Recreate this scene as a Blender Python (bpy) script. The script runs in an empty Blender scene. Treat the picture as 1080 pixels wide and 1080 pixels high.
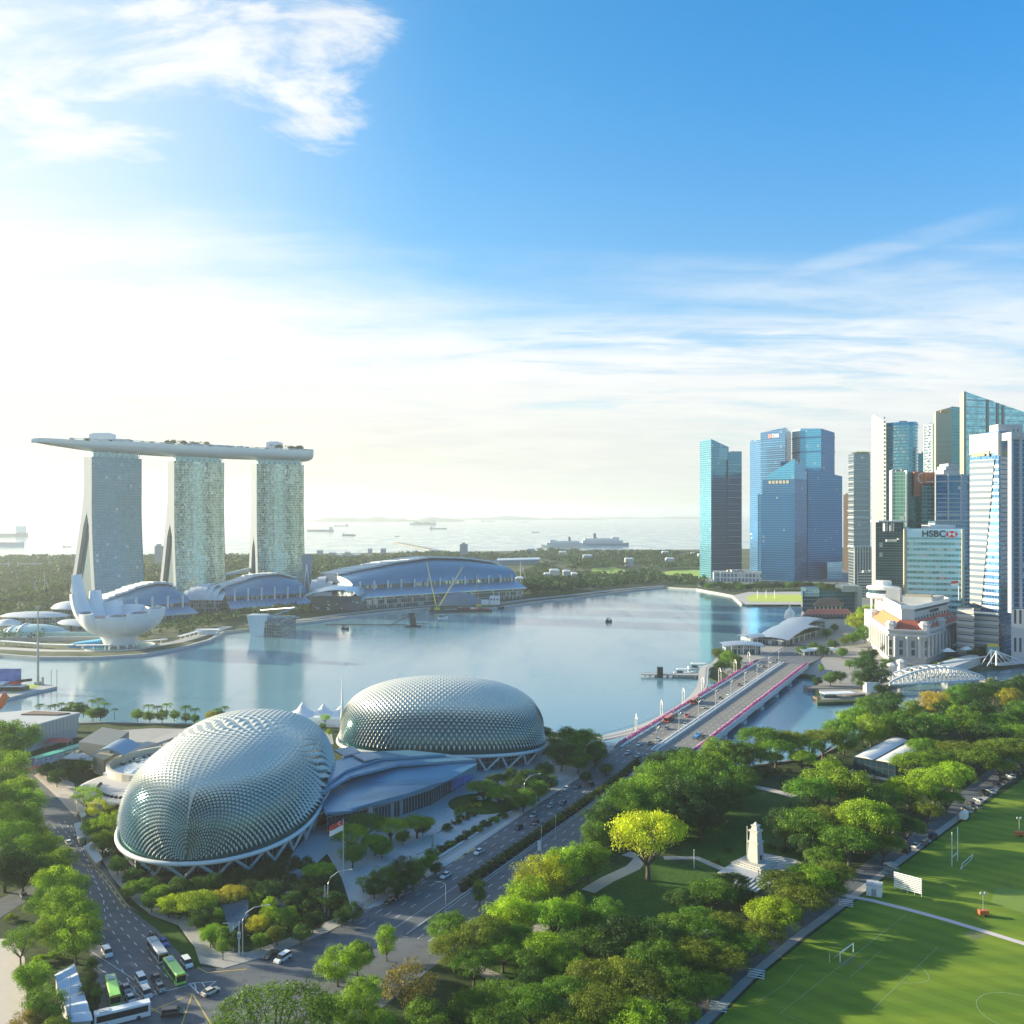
import bpy, bmesh, math, random
import numpy as np
from mathutils import Vector, Matrix
from mathutils.geometry import tessellate_polygon
R = math.radians
S = bpy.context.scene
COL = S.collection
rnd = random.Random(7)

# ---------------------------------------------------------------- camera
F, HY, H = 980.0, 541.0, 120.0          # focal length in photo pixels, horizon row, eye height in metres
cam = bpy.data.cameras.new('camera'); camo = bpy.data.objects.new('camera', cam); COL.objects.link(camo); S.camera = camo
camo.location = (0, 0, H); camo.rotation_euler = (R(90), 0, 0)
cam.sensor_width = 36; cam.lens = 36*F/1080; cam.shift_y = 1/1080; cam.clip_start = 1; cam.clip_end = 200000

# ---------------------------------------------------------------- sun, sky, exposure
SUN_EL, SUN_AZ = 13.5, 72.0              # azimuth measured to the left of the view
SUN_STRENGTH, SKY_STRENGTH = 5.0, 0.050
S.view_settings.view_transform = 'Standard'; S.view_settings.look = 'None'
S.view_settings.exposure = 1.50; S.view_settings.gamma = 1
sun = bpy.data.lights.new('sun', 'SUN'); suno = bpy.data.objects.new('sun', sun); COL.objects.link(suno)
sun.energy = SUN_STRENGTH; sun.angle = R(0.6); sun.color = (1.0, 0.90, 0.64)
sdir = Vector((-math.sin(R(SUN_AZ))*math.cos(R(SUN_EL)), math.cos(R(SUN_AZ))*math.cos(R(SUN_EL)), math.sin(R(SUN_EL))))
suno.rotation_euler = sdir.to_track_quat('Z', 'Y').to_euler()

class NX:
    """a socket with arithmetic"""
    def __init__(s, nt, k): s.nt, s.k = nt, k
    def _m(s, op, b=None, c=None, clamp=False):
        n = s.nt.nodes.new('ShaderNodeMath'); n.operation = op; n.use_clamp = clamp
        for i, v in enumerate((s, b, c)):
            if v is None: continue
            if isinstance(v, NX): s.nt.links.new(v.k, n.inputs[i])
            else: n.inputs[i].default_value = v
        return NX(s.nt, n.outputs[0])
    def __add__(s, b): return s._m('ADD', b)
    __radd__ = __add__
    def __sub__(s, b): return s._m('SUBTRACT', b)
    def __rsub__(s, b): return (s*-1)+b
    def __mul__(s, b): return s._m('MULTIPLY', b)
    __rmul__ = __mul__
    def __truediv__(s, b): return s._m('DIVIDE', b)
    def pw(s, b): return s._m('POWER', b)
    def fl(s): return s._m('FLOOR')
    def fr(s): return s._m('FRACT')
    def ab(s): return s._m('ABSOLUTE')
    def lt(s, b): return s._m('LESS_THAN', b)
    def gt(s, b): return s._m('GREATER_THAN', b)
    def mx(s, b): return s._m('MAXIMUM', b)
    def mn(s, b): return s._m('MINIMUM', b)
    def cl(s): return s._m('ADD', 0.0, clamp=True)
    def ss(s, a, b):
        n = s.nt.nodes.new('ShaderNodeMapRange'); n.interpolation_type = 'SMOOTHSTEP'
        s.nt.links.new(s.k, n.inputs[0])
        for i, v in ((1, a), (2, b)):
            if isinstance(v, NX): s.nt.links.new(v.k, n.inputs[i])
            else: n.inputs[i].default_value = v
        return NX(s.nt, n.outputs[0])
def nlink(nt, v, sock):
    if isinstance(v, NX): nt.links.new(v.k, sock)
    elif isinstance(v, (tuple, list)): sock.default_value = tuple(v)+((1,) if len(v) == 3 and len(sock.default_value) == 4 else ())
    else: sock.default_value = v
def nmix(nt, f, a, b, mode='MIX'):
    n = nt.nodes.new('ShaderNodeMix'); n.data_type = 'RGBA'; n.blend_type = mode
    nlink(nt, f, n.inputs[0]); nlink(nt, a, n.inputs[6]); nlink(nt, b, n.inputs[7])
    return NX(nt, n.outputs[2])
def nxyz(nt, x, y, z):
    n = nt.nodes.new('ShaderNodeCombineXYZ')
    for i, v in enumerate((x, y, z)): nlink(nt, v, n.inputs[i])
    return NX(nt, n.outputs[0])
def nsep(nt, v):
    n = nt.nodes.new('ShaderNodeSeparateXYZ'); nt.links.new(v.k, n.inputs[0])
    return [NX(nt, o) for o in n.outputs]
def nnoise(nt, vec, scale, detail=3, rough=0.55, dist=0.0, out=0):
    n = nt.nodes.new('ShaderNodeTexNoise'); n.inputs['Scale'].default_value = scale; n.inputs['Detail'].default_value = detail
    n.inputs['Roughness'].default_value = rough; n.inputs['Distortion'].default_value = dist
    if vec is not None: nt.links.new(vec.k, n.inputs['Vector'])
    return NX(nt, n.outputs[out])
def ncoord(nt, which='Object'):
    n = nt.nodes.new('ShaderNodeTexCoord'); return NX(nt, n.outputs[which])
def nmap(nt, v, sc=(1, 1, 1), rot=(0, 0, 0), loc=(0, 0, 0)):
    n = nt.nodes.new('ShaderNodeMapping'); n.inputs['Scale'].default_value = sc; n.inputs['Rotation'].default_value = rot
    n.inputs['Location'].default_value = loc; nt.links.new(v.k, n.inputs[0]); return NX(nt, n.outputs[0])

w = bpy.data.worlds.new('World'); S.world = w; w.use_nodes = True; wt = w.node_tree
bg = wt.nodes['Background']; bg.inputs[1].default_value = SKY_STRENGTH
sk = wt.nodes.new('ShaderNodeTexSky'); sk.sky_type = 'NISHITA'; sk.sun_disc = False
sk.sun_elevation = R(SUN_EL); sk.sun_rotation = R(-SUN_AZ); sk.air_density = 1.0; sk.dust_density = 0.6; sk.ozone_density = 2.5
dv = ncoord(wt, 'Generated'); dx, dy, dz = nsep(wt, dv)
hl = (dx*dx+dy*dy).pw(0.5).mx(0.001)
el = dz._m('ARCSINE')*57.2958                     # elevation in degrees
az = dx._m('ARCTAN2', dy)*57.2958                 # azimuth, 0 = +Y, positive to the right
sdot = (dx*sdir.x+dy*sdir.y+dz*sdir.z)
away = (1.0-sdot).ss(0.0, 1.25)                   # 0 near the sun .. 1 far from it
elf = el.ss(0.0, 30.0)
tint = nmix(wt, elf, (1.64, 1.70, 1.70), nmix(wt, away, (0.85, 1.72, 1.88), (0.27, 1.66, 2.40)))
clear = nmix(wt, 1.0, NX(wt, sk.outputs[0]), tint, 'MULTIPLY')
glow = (1.0-sdot).ss(0.60, 0.10)
clear = nmix(wt, glow*0.85, clear, (6.9, 7.15, 7.3))
# high streaky veil: coordinates on a flat layer high above
den = dz.mx(0.0)+0.10
lay = nxyz(wt, dx/den, dy/den, 0.0)
n1 = nnoise(wt, nmap(wt, lay, (0.55, 1.5, 1), (0, 0, R(14))), 1.0, 7, 0.60, 0.5)
n2 = nnoise(wt, nmap(wt, lay, (0.30, 1.7, 1), (0, 0, R(8)), (4.3, 1.1, 0)), 1.3, 8, 0.66, 0.8)
n3 = nnoise(wt, nmap(wt, lay, (1.3, 1.7, 1), (0, 0, R(-35)), (9.3, 2.1, 0)), 2.0, 8, 0.62, 0.6)
edge = 12.8+(az*-1.0).ss(-4.0, 26.0)*4.6+(n1-0.5)*10.0+(n3-0.5)*3.0
veil = (edge-el).ss(-2.6, 5.2)*(el.ss(-1.0, 2.5))
lft = (az*-1.0).ss(-16.0, 24.0)
low = el.ss(11.0, 1.5)
n4 = nnoise(wt, nmap(wt, lay, (0.9, 2.2, 1), (0, 0, R(10)), (1.7, 5.1, 0)), 1.8, 8, 0.6, 0.4)
veil = veil*(((n2*0.5+n4*0.5-0.385)*6.5).cl()*(0.95-low*0.2)+lft*0.62+low*0.45+0.20).cl()
# cloud bank high on the left, with torn edge, and a thin plume beside it
def blob(a0, e0, ra, re, k=0.0):
    u, v = (az-a0)/ra, ((el-e0)-(az-a0)*k)/re
    return 1.0-(u*u+v*v)
region = blob(-28.0, 22.5, 7.5, 4.6).mx(blob(-21.0, 27.5, 10.0, 5.6, -0.1)).mx(blob(-10.8, 27.0, 5.2, 5.6, 0.35))
puff = (region+(n3-0.5)*6.5+(n2-0.5)*3.0-0.28).ss(-0.1, 1.3)*(region.ss(-1.6, 0.1))
wisp = ((az-21.0).ab().ss(9.0, 2.0)*(el-(14.6+(az-21.0)*0.17)).ab().ss(0.9, 0.1)*((n2-0.35)*3.0).cl()*0.6).cl()
cl = veil.mx(puff*0.95).mx(wisp)
ccol = nmix(wt, low, (6.9, 7.1, 7.25), nmix(wt, (az*-1.0).ss(-30.0, 20.0), (5.7, 6.05, 5.95), (6.3, 6.15, 5.35)))
front = dy.ss(-0.3, 0.2)
ft = (n4-0.5)*0.30+(n3-0.5)*0.18+1.0
ccol = nmix(wt, 1.0, ccol, nxyz(wt, ft, ft, (n4-0.5)*0.24+1.0), 'MULTIPLY')
skyc = nmix(wt, cl*(0.35+front*0.65), clear, ccol)
wt.links.new(skyc.k, bg.inputs[0])

# ---------------------------------------------------------------- measuring helpers: points of the ground seen in the photograph
def G(px, py, z=2.0):
    Y = F*(H-z)/(py-HY); return Vector(((px-540)*Y/F, Y, z))
def PX(px, Y): return (px-540)*Y/F
def ZT(py, Y): return H-(py-HY)*Y/F
def at(px, Y, z=2.0): return Vector((PX(px, Y), Y, z))

# ---------------------------------------------------------------- materials
MATS = {}
def newmat(name):
    m = bpy.data.materials.new(name); m.use_nodes = True
    return m, m.node_tree, m.node_tree.nodes['Principled BSDF']
def mat(name, col, rough=0.6, metal=0.0, var=0.12, scale=0.6, bump=0.0, spec=None, vscale=(1, 1, 1), emit=0):
    if name in MATS: return MATS[name]
    m, nt, b = newmat(name)
    co = nmap(nt, ncoord(nt), vscale)
    n = nnoise(nt, co, scale, 5, 0.6)
    f = (n-0.5)*(2*var)+1.0
    c = nmix(nt, 1.0, col, nxyz(nt, f, f, f), 'MULTIPLY')
    nlink(nt, c, b.inputs['Base Color']); b.inputs['Metallic'].default_value = metal
    nlink(nt, ((n-0.5)*0.15+rough).cl(), b.inputs['Roughness'])
    if spec is not None: b.inputs['Specular IOR Level'].default_value = spec
    if bump:
        bn = nt.nodes.new('ShaderNodeBump'); bn.inputs['Strength'].default_value = bump; bn.inputs['Distance'].default_value = 0.5
        nt.links.new(nnoise(nt, co, scale*6, 4).k, bn.inputs['Height']); nt.links.new(bn.outputs[0], b.inputs['Normal'])
    if emit:
        nlink(nt, col, b.inputs['Emission Color']); b.inputs['Emission Strength'].default_value = emit
    MATS[name] = m; return m
def objpaint(name, rough=0.3, coat=0.6):
    m, nt, b = newmat(name)
    n = nt.nodes.new('ShaderNodeObjectInfo')
    nt.links.new(n.outputs['Color'], b.inputs['Base Color']); b.inputs['Roughness'].default_value = rough
    b.inputs['Coat Weight'].default_value = coat; b.inputs['Coat Roughness'].default_value = 0.08
    MATS[name] = m; return m
def facade(name, glass, frame, fh=4.0, fw=1.6, band=0.25, mull=0.12, rough=0.08, metal=0.75, tilt=0.03, vary=0.35, blinds=0.08, frough=0.5, fmetal=0.0, big=0.25, vs=.22):
    """curtain wall: UV is metres along the wall and metres up; every pane leans and tints a little differently"""
    if name in MATS: return MATS[name]
    m, nt, b = newmat(name)
    uv = ncoord(nt, 'UV'); u, v, _ = nsep(nt, uv)
    iu, iv = (u/fw).fl(), (v/fh).fl()
    fu, fv = (u/fw).fr(), (v/fh).fr()
    wn = nt.nodes.new('ShaderNodeTexWhiteNoise'); wn.noise_dimensions = '2D'; nt.links.new(nxyz(nt, iu, iv, 0.0).k, wn.inputs['Vector'])
    r1, r2, r3 = nsep(nt, NX(nt, wn.outputs['Color']))
    fm = fv.lt(band).mx(fu.lt(mull)).cl()
    g = nnoise(nt, nmap(nt, uv, (1, vs, 1)), 0.05, 3, 0.6)
    val = (r1-0.5)*vary+(g-0.5)*big*2+1.0
    gc = nmix(nt, 1.0, glass, nxyz(nt, val, val, val), 'MULTIPLY')
    gc = nmix(nt, r2.lt(blinds)*0.7, gc, (0.55, 0.58, 0.56))
    c = nmix(nt, fm, gc, frame)
    nlink(nt, c, b.inputs['Base Color'])
    nlink(nt, fm*(frough-rough)+rough+(r3*0.06), b.inputs['Roughness'])
    nlink(nt, fm*(fmetal-metal)+metal, b.inputs['Metallic'])
    ge = nt.nodes.new('ShaderNodeNewGeometry')
    vm = nt.nodes.new('ShaderNodeVectorMath'); vm.operation = 'ADD'
    off = nxyz(nt, (r1-0.5)*tilt*2*(1.0-fm), (r2-0.5)*tilt*2*(1.0-fm), (r3-0.5)*tilt*2*(1.0-fm))
    nt.links.new(ge.outputs['Normal'], vm.inputs[0]); nt.links.new(off.k, vm.inputs[1])
    nn = nt.nodes.new('ShaderNodeVectorMath'); nn.operation = 'NORMALIZE'; nt.links.new(vm.outputs[0], nn.inputs[0])
    nt.links.new(nn.outputs[0], b.inputs['Normal'])
    MATS[name] = m; return m

# ---------------------------------------------------------------- mesh builder
WL = {}
class MB:
    def __init__(s, o=(0, 0, 0), a=0.0):
        s.V, s.Fc, s.M, s.U = [], [], [], []
        s.o = Vector(o) if len(o) == 3 else Vector((o[0], o[1], 0)); s.ca, s.sa = math.cos(a), math.sin(a)
    def p(s, q):
        x, y, z = q
        return (s.o.x+x*s.ca-y*s.sa, s.o.y+x*s.sa+y*s.ca, s.o.z+z)
    def face(s, pts, m=0, uv=None):
        i = len(s.V); s.V += [s.p(q) for q in pts]; s.Fc.append(tuple(range(i, i+len(pts)))); s.M.append(m)
        s.U.append(uv or [(0, 0)]*len(pts))
    def grid(s, rows, m=0, closed=False, uv=False):
        """rows: list of lists of points -> shared-vertex surface"""
        i = len(s.V); nr, nc = len(rows), len(rows[0])
        for r in rows: s.V += [s.p(q) for q in r]
        for a in range(nr-1):
            for b in range(nc if closed else nc-1):
                c = (b+1) % nc
                s.Fc.append((i+a*nc+b, i+a*nc+c, i+(a+1)*nc+c, i+(a+1)*nc+b)); s.M.append(m)
                if uv:
                    p0, p1, p2 = Vector(rows[a][b]), Vector(rows[a][c]), Vector(rows[a+1][b])
                    lu = (p1-p0).length; lv = (p2-p0).length
                    s.U.append([(b*lu, a*lv), (b*lu+lu, a*lv), (b*lu+lu, a*lv+lv), (b*lu, a*lv+lv)])
                else: s.U.append([(0, 0)]*4)
    def box(s, x0, x1, y0, y1, z0, z1, m=0):
        if x0 > x1: x0, x1 = x1, x0
        if y0 > y1: y0, y1 = y1, y0
        c = [(x0, y0), (x1, y0), (x1, y1), (x0, y1)]; s.prism(c, z0, z1, m, m)
    def cbox(s, cx, cy, cz, lx, ly, lz, m=0): s.box(cx-lx/2, cx+lx/2, cy-ly/2, cy+ly/2, cz-lz/2, cz+lz/2, m)
    def prism(s, poly, z0, z1, m=0, mt=None, tops=None, top_poly=None, bottom=True, u0=0.0):
        """tops: a height per corner; top_poly: another outline at the top"""
        poly = [(q[0], q[1]) for q in poly]; n = len(poly)
        ar = sum(poly[i][0]*poly[(i+1) % n][1]-poly[(i+1) % n][0]*poly[i][1] for i in range(n))
        tp = [(q[0], q[1]) for q in (top_poly or poly)]; zt = list(tops) if tops else [z1]*n
        if ar < 0: poly.reverse(); tp.reverse(); zt.reverse()
        zb = z0 if isinstance(z0, (list, tuple)) else [z0]*n
        u = u0
        for i in range(n):
            j = (i+1) % n; L = math.hypot(poly[j][0]-poly[i][0], poly[j][1]-poly[i][1])
            s.face([(*poly[i], zb[i]), (*poly[j], zb[j]), (*tp[j], zt[j]), (*tp[i], zt[i])], m,
                   [(u, zb[i]), (u+L, zb[j]), (u+L, zt[j]), (u, zt[i])]); u += L
        s.cap([(*tp[i], zt[i]) for i in range(n)], m if mt is None else mt)
        if bottom: s.cap([(*poly[i], zb[i]) for i in range(n)][::-1], m)
    def cap(s, pts, m=0):
        if len(pts) <= 4: s.face(pts, m, [(q[0], q[1]) for q in pts]); return
        up = sum(pts[i][0]*pts[(i+1) % len(pts)][1]-pts[(i+1) % len(pts)][0]*pts[i][1] for i in range(len(pts))) > 0
        i = len(s.V); s.V += [s.p(q) for q in pts]
        for t in tessellate_polygon([[Vector((q[0], q[1], 0)) for q in pts]]):
            a, b, c = [pts[k] for k in t]
            ccw = (b[0]-a[0])*(c[1]-a[1])-(b[1]-a[1])*(c[0]-a[0]) > 0
            if ccw != up: t = t[::-1]
            s.Fc.append(tuple(i+k for k in t)); s.M.append(m); s.U.append([(pts[k][0], pts[k][1]) for k in t])
    def tube(s, path, r, m=0, n=8, caps=True):
        path = [Vector(q) for q in path]; rr = r if isinstance(r, (list, tuple)) else [r]*len(path)
        rows = []
        for i, q in enumerate(path):
            d = (path[min(i+1, len(path)-1)]-path[max(i-1, 0)]).normalized()
            up = Vector((0, 0, 1)) if abs(d.z) < 0.95 else Vector((1, 0, 0))
            x = d.cross(up).normalized(); y = x.cross(d)
            rows.append([q+(x*math.cos(2*math.pi*k/n)+y*math.sin(2*math.pi*k/n))*rr[i] for k in range(n)])
        s.grid(rows, m, True)
        if caps: s.face(rows[0], m); s.face(rows[-1][::-1], m)
    def cyl(s, x, y, z0, z1, r, m=0, n=12, r2=None):
        s.tube([(x, y, z0), (x, y, z1)], [r, r if r2 is None else r2], m, n)
    def lathe(s, x, y, prof, m=0, n=20):
        s.grid([[(x+r*math.cos(2*math.pi*k/n), y+r*math.sin(2*math.pi*k/n), z) for k in range(n)] for r, z in prof], m, True)
    def bands(s, poly, zs, h, off, m=0):
        """floor bands standing proud of the wall"""
        q = offset(poly, off)
        for z in zs: s.prism(q, z, z+h, m, m)
    def build(s, name, mats, parent=None, smooth=False, ang=None):
        me = bpy.data.meshes.new(name)
        wl = WL.get(parent.name, Vector((0, 0, 0))) if parent else Vector((0, 0, 0))
        V = np.array(s.V, dtype=np.float64)-np.array(wl) if len(s.V) else np.zeros((0, 3))
        me.from_pydata(V.tolist(), [], s.Fc)
        uvl = me.uv_layers.new(name='UVMap')
        flat = [c for f in s.U for q in f for c in q]; uvl.data.foreach_set('uv', flat)
        me.polygons.foreach_set('material_index', s.M)
        if smooth: me.polygons.foreach_set('use_smooth', [True]*len(s.Fc))
        for m in (mats if isinstance(mats, (list, tuple)) else [mats]): me.materials.append(m)
        me.update(); me.validate()
        o = bpy.data.objects.new(name, me); COL.objects.link(o)
        if parent: o.parent = parent; WL[o.name] = wl
        else: WL[o.name] = Vector((0, 0, 0))
        if smooth and ang:
            try: me.set_sharp_from_angle(angle=R(ang))
            except Exception: pass
        return o
def offset(poly, d):
    poly = [Vector((q[0], q[1])) for q in poly]; n = len(poly)
    if sum(poly[i].x*poly[(i+1) % n].y-poly[(i+1) % n].x*poly[i].y for i in range(n)) < 0: poly.reverse()
    out = []
    for i in range(n):
        a, b, c = poly[i-1], poly[i], poly[(i+1) % n]
        e1, e2 = (b-a).normalized(), (c-b).normalized()
        n1, n2 = Vector((e1.y, -e1.x)), Vector((e2.y, -e2.x))
        k = (n1+n2); k = k/max(0.25, k.dot(n1)) if k.length > 1e-6 else n1
        out.append((b.x+k.x*d, b.y+k.y*d))
    return out
def tag(o, label=None, cat=None, group=None, kind=None):
    if label: o['label'] = label
    if cat: o['category'] = cat
    if group: o['group'] = group
    if kind: o['kind'] = kind
    return o
def thing(name, label, cat, loc=(0, 0, 0), group=None):
    o = bpy.data.objects.new(name, None); COL.objects.link(o); o.location = loc; o.empty_display_size = 1
    WL[o.name] = Vector(loc); return tag(o, label, cat, group)
def copy_tree(o, parent=None):
    c = o.copy(); COL.objects.link(c); c.parent = parent
    for ch in o.children: copy_tree(ch, c)
    return c
def struct(o): o['kind'] = 'structure'; return o
def strip(mb, pts, wd, z, m=0, th=None):
    """a ribbon of width wd along ground points"""
    pts = [Vector((q[0], q[1])) for q in pts]
    L, Rr = [], []
    for i, q in enumerate(pts):
        d = (pts[min(i+1, len(pts)-1)]-pts[max(i-1, 0)]).normalized(); n = Vector((d.y, -d.x))*wd/2
        L.append(q-n); Rr.append(q+n)
    for i in range(len(pts)-1):
        zi = z
        q = [(*L[i], zi), (*Rr[i], zi), (*Rr[i+1], zi), (*L[i+1], zi)]
        mb.face(q, m)
        if th:
            for a, b in ((L[i+1], L[i]), (Rr[i], Rr[i+1])): mb.face([(*a, zi-th), (*b, zi-th), (*b, zi), (*a, zi)], m)
def ribbon_outline(pts, wd):
    pts = [Vector((q[0], q[1])) for q in pts]; L, Rr = [], []
    for i, q in enumerate(pts):
        d = (pts[min(i+1, len(pts)-1)]-pts[max(i-1, 0)]).normalized(); n = Vector((d.y, -d.x))*wd/2
        L.append(q-n); Rr.append(q+n)
    return L+Rr[::-1]
# ================================================================ the setting
def flat(name, px_list, z, m, zb=None, world=False, th=None):
    pts = px_list if world else [G(a, b, z) for a, b in px_list]
    mb = MB()
    if zb is None and th is None: mb.cap([(q[0], q[1], z) for q in ccw(pts)])
    else: mb.prism(pts, zb if zb is not None else z-th, z, 0, bottom=False)
    return struct(mb.build(name, m))
def ccw(p):
    a = sum(p[i][0]*p[(i+1) % len(p)][1]-p[(i+1) % len(p)][0]*p[i][1] for i in range(len(p)))
    return list(p) if a > 0 else list(p)[::-1]

# water
m_water, nt, b = newmat('bay_water')
b.inputs['Base Color'].default_value = (0.12, 0.25, 0.30, 1); b.inputs['IOR'].default_value = 2.0
co = ncoord(nt)
pt = nnoise(nt, nmap(nt, co, (1, 0.35, 1)), 0.012, 4, 0.6)
nlink(nt, pt.ss(.3, .7)*0.10+0.09+nnoise(nt, nmap(nt, co, (1, .12, 1), (0, 0, R(35))), 0.03, 5, .7).ss(.5, .7)*.06, b.inputs['Roughness'])
bn = nt.nodes.new('ShaderNodeBump'); bn.inputs['Strength'].default_value = 0.16; bn.inputs['Distance'].default_value = 0.30
h = nnoise(nt, nmap(nt, co, (1, 1, 1)), 0.35, 4, 0.6)*0.6+nnoise(nt, nmap(nt, co, (0.5, 1, 1)), 0.05, 3, 0.5)*0.8
nlink(nt, h, bn.inputs['Height']); nt.links.new(bn.outputs[0], b.inputs['Normal'])
mb = MB(); mb.face([(-90000, -3000, 0), (90000, -3000, 0), (90000, 95000, 0), (-90000, 95000, 0)])
water = struct(mb.build('bay_water', m_water))

# ground material: mottled planting and earth
def ground_mat(name, c1, c2, c3, s1=0.05, s2=0.5, rough=0.95):
    m, nt, b = newmat(name); co = ncoord(nt)
    a = nnoise(nt, co, s1, 4, 0.6).ss(0.42, 0.58); d = nnoise(nt, co, s2, 5, 0.7)
    c = nmix(nt, d.ss(0.4, 0.65), nmix(nt, a, c1, c2), c3)
    nlink(nt, c, b.inputs['Base Color']); b.inputs['Roughness'].default_value = rough; b.inputs['Specular IOR Level'].default_value = 0.2
    return m
m_gcover = ground_mat('ground_cover', (0.035, 0.06, 0.018), (0.06, 0.085, 0.022), (0.022, 0.04, 0.014))
m_dgrass = ground_mat('park_grass', (0.04, 0.10, 0.014), (0.06, 0.12, 0.016), (0.035, 0.08, 0.012), 0.04, 0.9)
m_fargreen = ground_mat('far_ground', (0.05, 0.085, 0.025), (0.12, 0.13, 0.08), (0.03, 0.055, 0.018), 0.004, 0.03)
m_pave = mat('paving', (0.36, 0.34, 0.31), 0.75, var=0.22, scale=0.25)
m_pave2 = mat('granite_paving', (0.45, 0.45, 0.45), 0.6, var=0.15, scale=0.35)
m_path = mat('path_gravel', (0.52, 0.43, 0.35), 0.9, var=0.15, scale=0.5)
m_conc = mat('concrete', (0.42, 0.41, 0.39), 0.75, var=0.18, scale=0.3, vscale=(1, 1, 0.3))
m_white = mat('white_paint', (0.78, 0.78, 0.76), 0.45, var=0.06, scale=0.5)
m_wline = mat('road_paint', (0.62, 0.62, 0.60), 0.7, var=0.3, scale=1.5)
m_yline = mat('yellow_road_paint', (0.60, 0.42, 0.08), 0.7, var=0.3, scale=1.5)
m_dark = mat('dark_metal', (0.03, 0.035, 0.04), 0.4, 0.4, var=0.2)
m_steel = mat('grey_steel', (0.35, 0.37, 0.38), 0.4, 0.6, var=0.1)
m_rock = mat('sea_wall_stone', (0.20, 0.19, 0.17), 0.9, var=0.35, scale=0.4)
m_road, nt, b = newmat('asphalt'); co = ncoord(nt)
a1 = nnoise(nt, co, 0.06, 4, 0.6); a2 = nnoise(nt, co, 4.0, 3, 0.6); a3 = nnoise(nt, nmap(nt, co, (0.25, 1.2, 1), (0, 0, R(-28))), 0.5, 3, 0.6)
f = (a1-0.5)*0.7+(a2-0.5)*0.4+(a3-0.5)*0.7+(nnoise(nt, co, .35, 2, .5).ss(.60, .62)*-.18)+1.0
nlink(nt, nmix(nt, 1.0, (0.115, 0.122, 0.132), nxyz(nt, f, f, f), 'MULTIPLY'), b.inputs['Base Color'])
b.inputs['Roughness'].default_value = 0.72

SH_FAR = [(-500, 668), (-120, 686), (0, 690), (40, 693), (100, 693), (150, 690), (190, 683), (220, 675), (236, 666), (262, 663), (300, 658), (330, 655),
          (365, 650), (400, 646), (449, 641), (470, 643), (520, 641), (540, 638), (560, 635), (605, 630), (650, 624), (700, 619), (735, 621), (773, 628),
          (783, 637), (846, 637), (847, 652), (838, 662), (815, 668), (795, 674), (765, 686), (752, 700), (748, 714), (775, 720), (812, 708), (858, 714), (862, 741), (908, 739), (928, 735), (940, 722),
          (985, 712), (1040, 705), (1140, 690), (1500, 660)]
pts = [G(*q) for q in SH_FAR]
pts += [at(1600, 3300), at(900, 3200), at(740, 3000), at(560, 2900), at(330, 2700), at(0, 2450), at(-700, 2200)]
flat('marina_ground', pts, 2.0, m_fargreen, -3, world=True)
mb = MB(); strip(mb, [G(*q) for q in SH_FAR[:32]], 3.0, 2.35, 0, 2.3)
struct(mb.build('quay_edge', m_conc))

SH_NEAR = [(-300, 768), (0, 766), (110, 763), (150, 764), (240, 765), (352, 768), (580, 773), (628, 778), (642, 790), (660, 802), (700, 816), (745, 820), (800, 808), (860, 800),
           (905, 778), (950, 752), (1000, 737), (1035, 723), (1140, 703), (1600, 690)]
pts = [G(*q) for q in SH_NEAR]+[Vector((900, 250, 0)), Vector((900, -60, 0)), Vector((-800, -60, 0)), Vector((-800, 500, 0))]
flat('park_ground', pts, 2.0, m_gcover, -3, world=True)
mb = MB(); strip(mb, [G(*q) for q in SH_NEAR], 1.2, 2.7, 0, 2.8)
struct(mb.build('sea_wall', m_rock))

# islands on the horizon
m_isle = mat('island_hills', (0.05, 0.08, 0.06), 0.95, var=0.3, scale=0.001)
def island(x0, x1, Y, hpx, seed):
    r = random.Random(seed); n = 60; X0, X1 = PX(x0, Y), PX(x1, Y); rows = []
    k = [r.uniform(0, 6) for _ in range(4)]
    for j in range(9):
        v = j/8; row = []
        for i in range(n+1):
            u = i/n; e = math.sin(math.pi*u)**0.6*math.sin(math.pi*v)
            hh = 0.6*hpx*Y/F*e*(0.55+0.25*math.sin(7*u+k[0])+0.16*math.sin(17*u+k[1]+3*v)+0.08*math.sin(37*u+k[2]))
            row.append((X0+(X1-X0)*u, Y+(v-0.5)*1800, max(-2, hh)))
        rows.append(row)
    mb = MB(); mb.grid(rows); return struct(mb.build('island_hills', m_isle, smooth=True))
island(330, 490, 13500, 13, 1); island(470, 640, 17000, 7, 2); island(-60, 110, 15000, 8, 3); island(610, 760, 20000, 5, 4); island(100, 330, 19000, 6, 5)

# the avenue: frame (s across to the right, t along, away from the camera)
A0, AD, AN = Vector((7.6, 373.0)), Vector((0.466, 0.885)).normalized(), Vector((0.885, -0.466)).normalized()
def zr(t):
    def sst(a, b, x): x = min(1, max(0, (x-a)/(b-a))); return x*x*(3-2*x)
    return 2.06+3.2*sst(45, 105, t)*(1-0.9*sst(385, 450, t))
def RA(s, t, dz=0.0): q = A0+AD*t+AN*s; return (q.x, q.y, zr(t)+dz)
def road_strip(mb, s0, s1, t0, t1, dz, m=0, step=12, side=0.0):
    n = max(1, int(abs(t1-t0)/step)); 
    for i in range(n):
        ta, tb = t0+(t1-t0)*i/n, t0+(t1-t0)*(i+1)/n
        mb.face([RA(s0, ta, dz), RA(s1, ta, dz), RA(s1, tb, dz), RA(s0, tb, dz)], m)
        if side:
            mb.face([RA(s1, ta, dz-side), RA(s1, tb, dz-side), RA(s1, tb, dz), RA(s1, ta, dz)], m)
            mb.face([RA(s0, tb, dz-side), RA(s0, ta, dz-side), RA(s0, ta, dz), RA(s0, tb, dz)], m)
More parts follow.
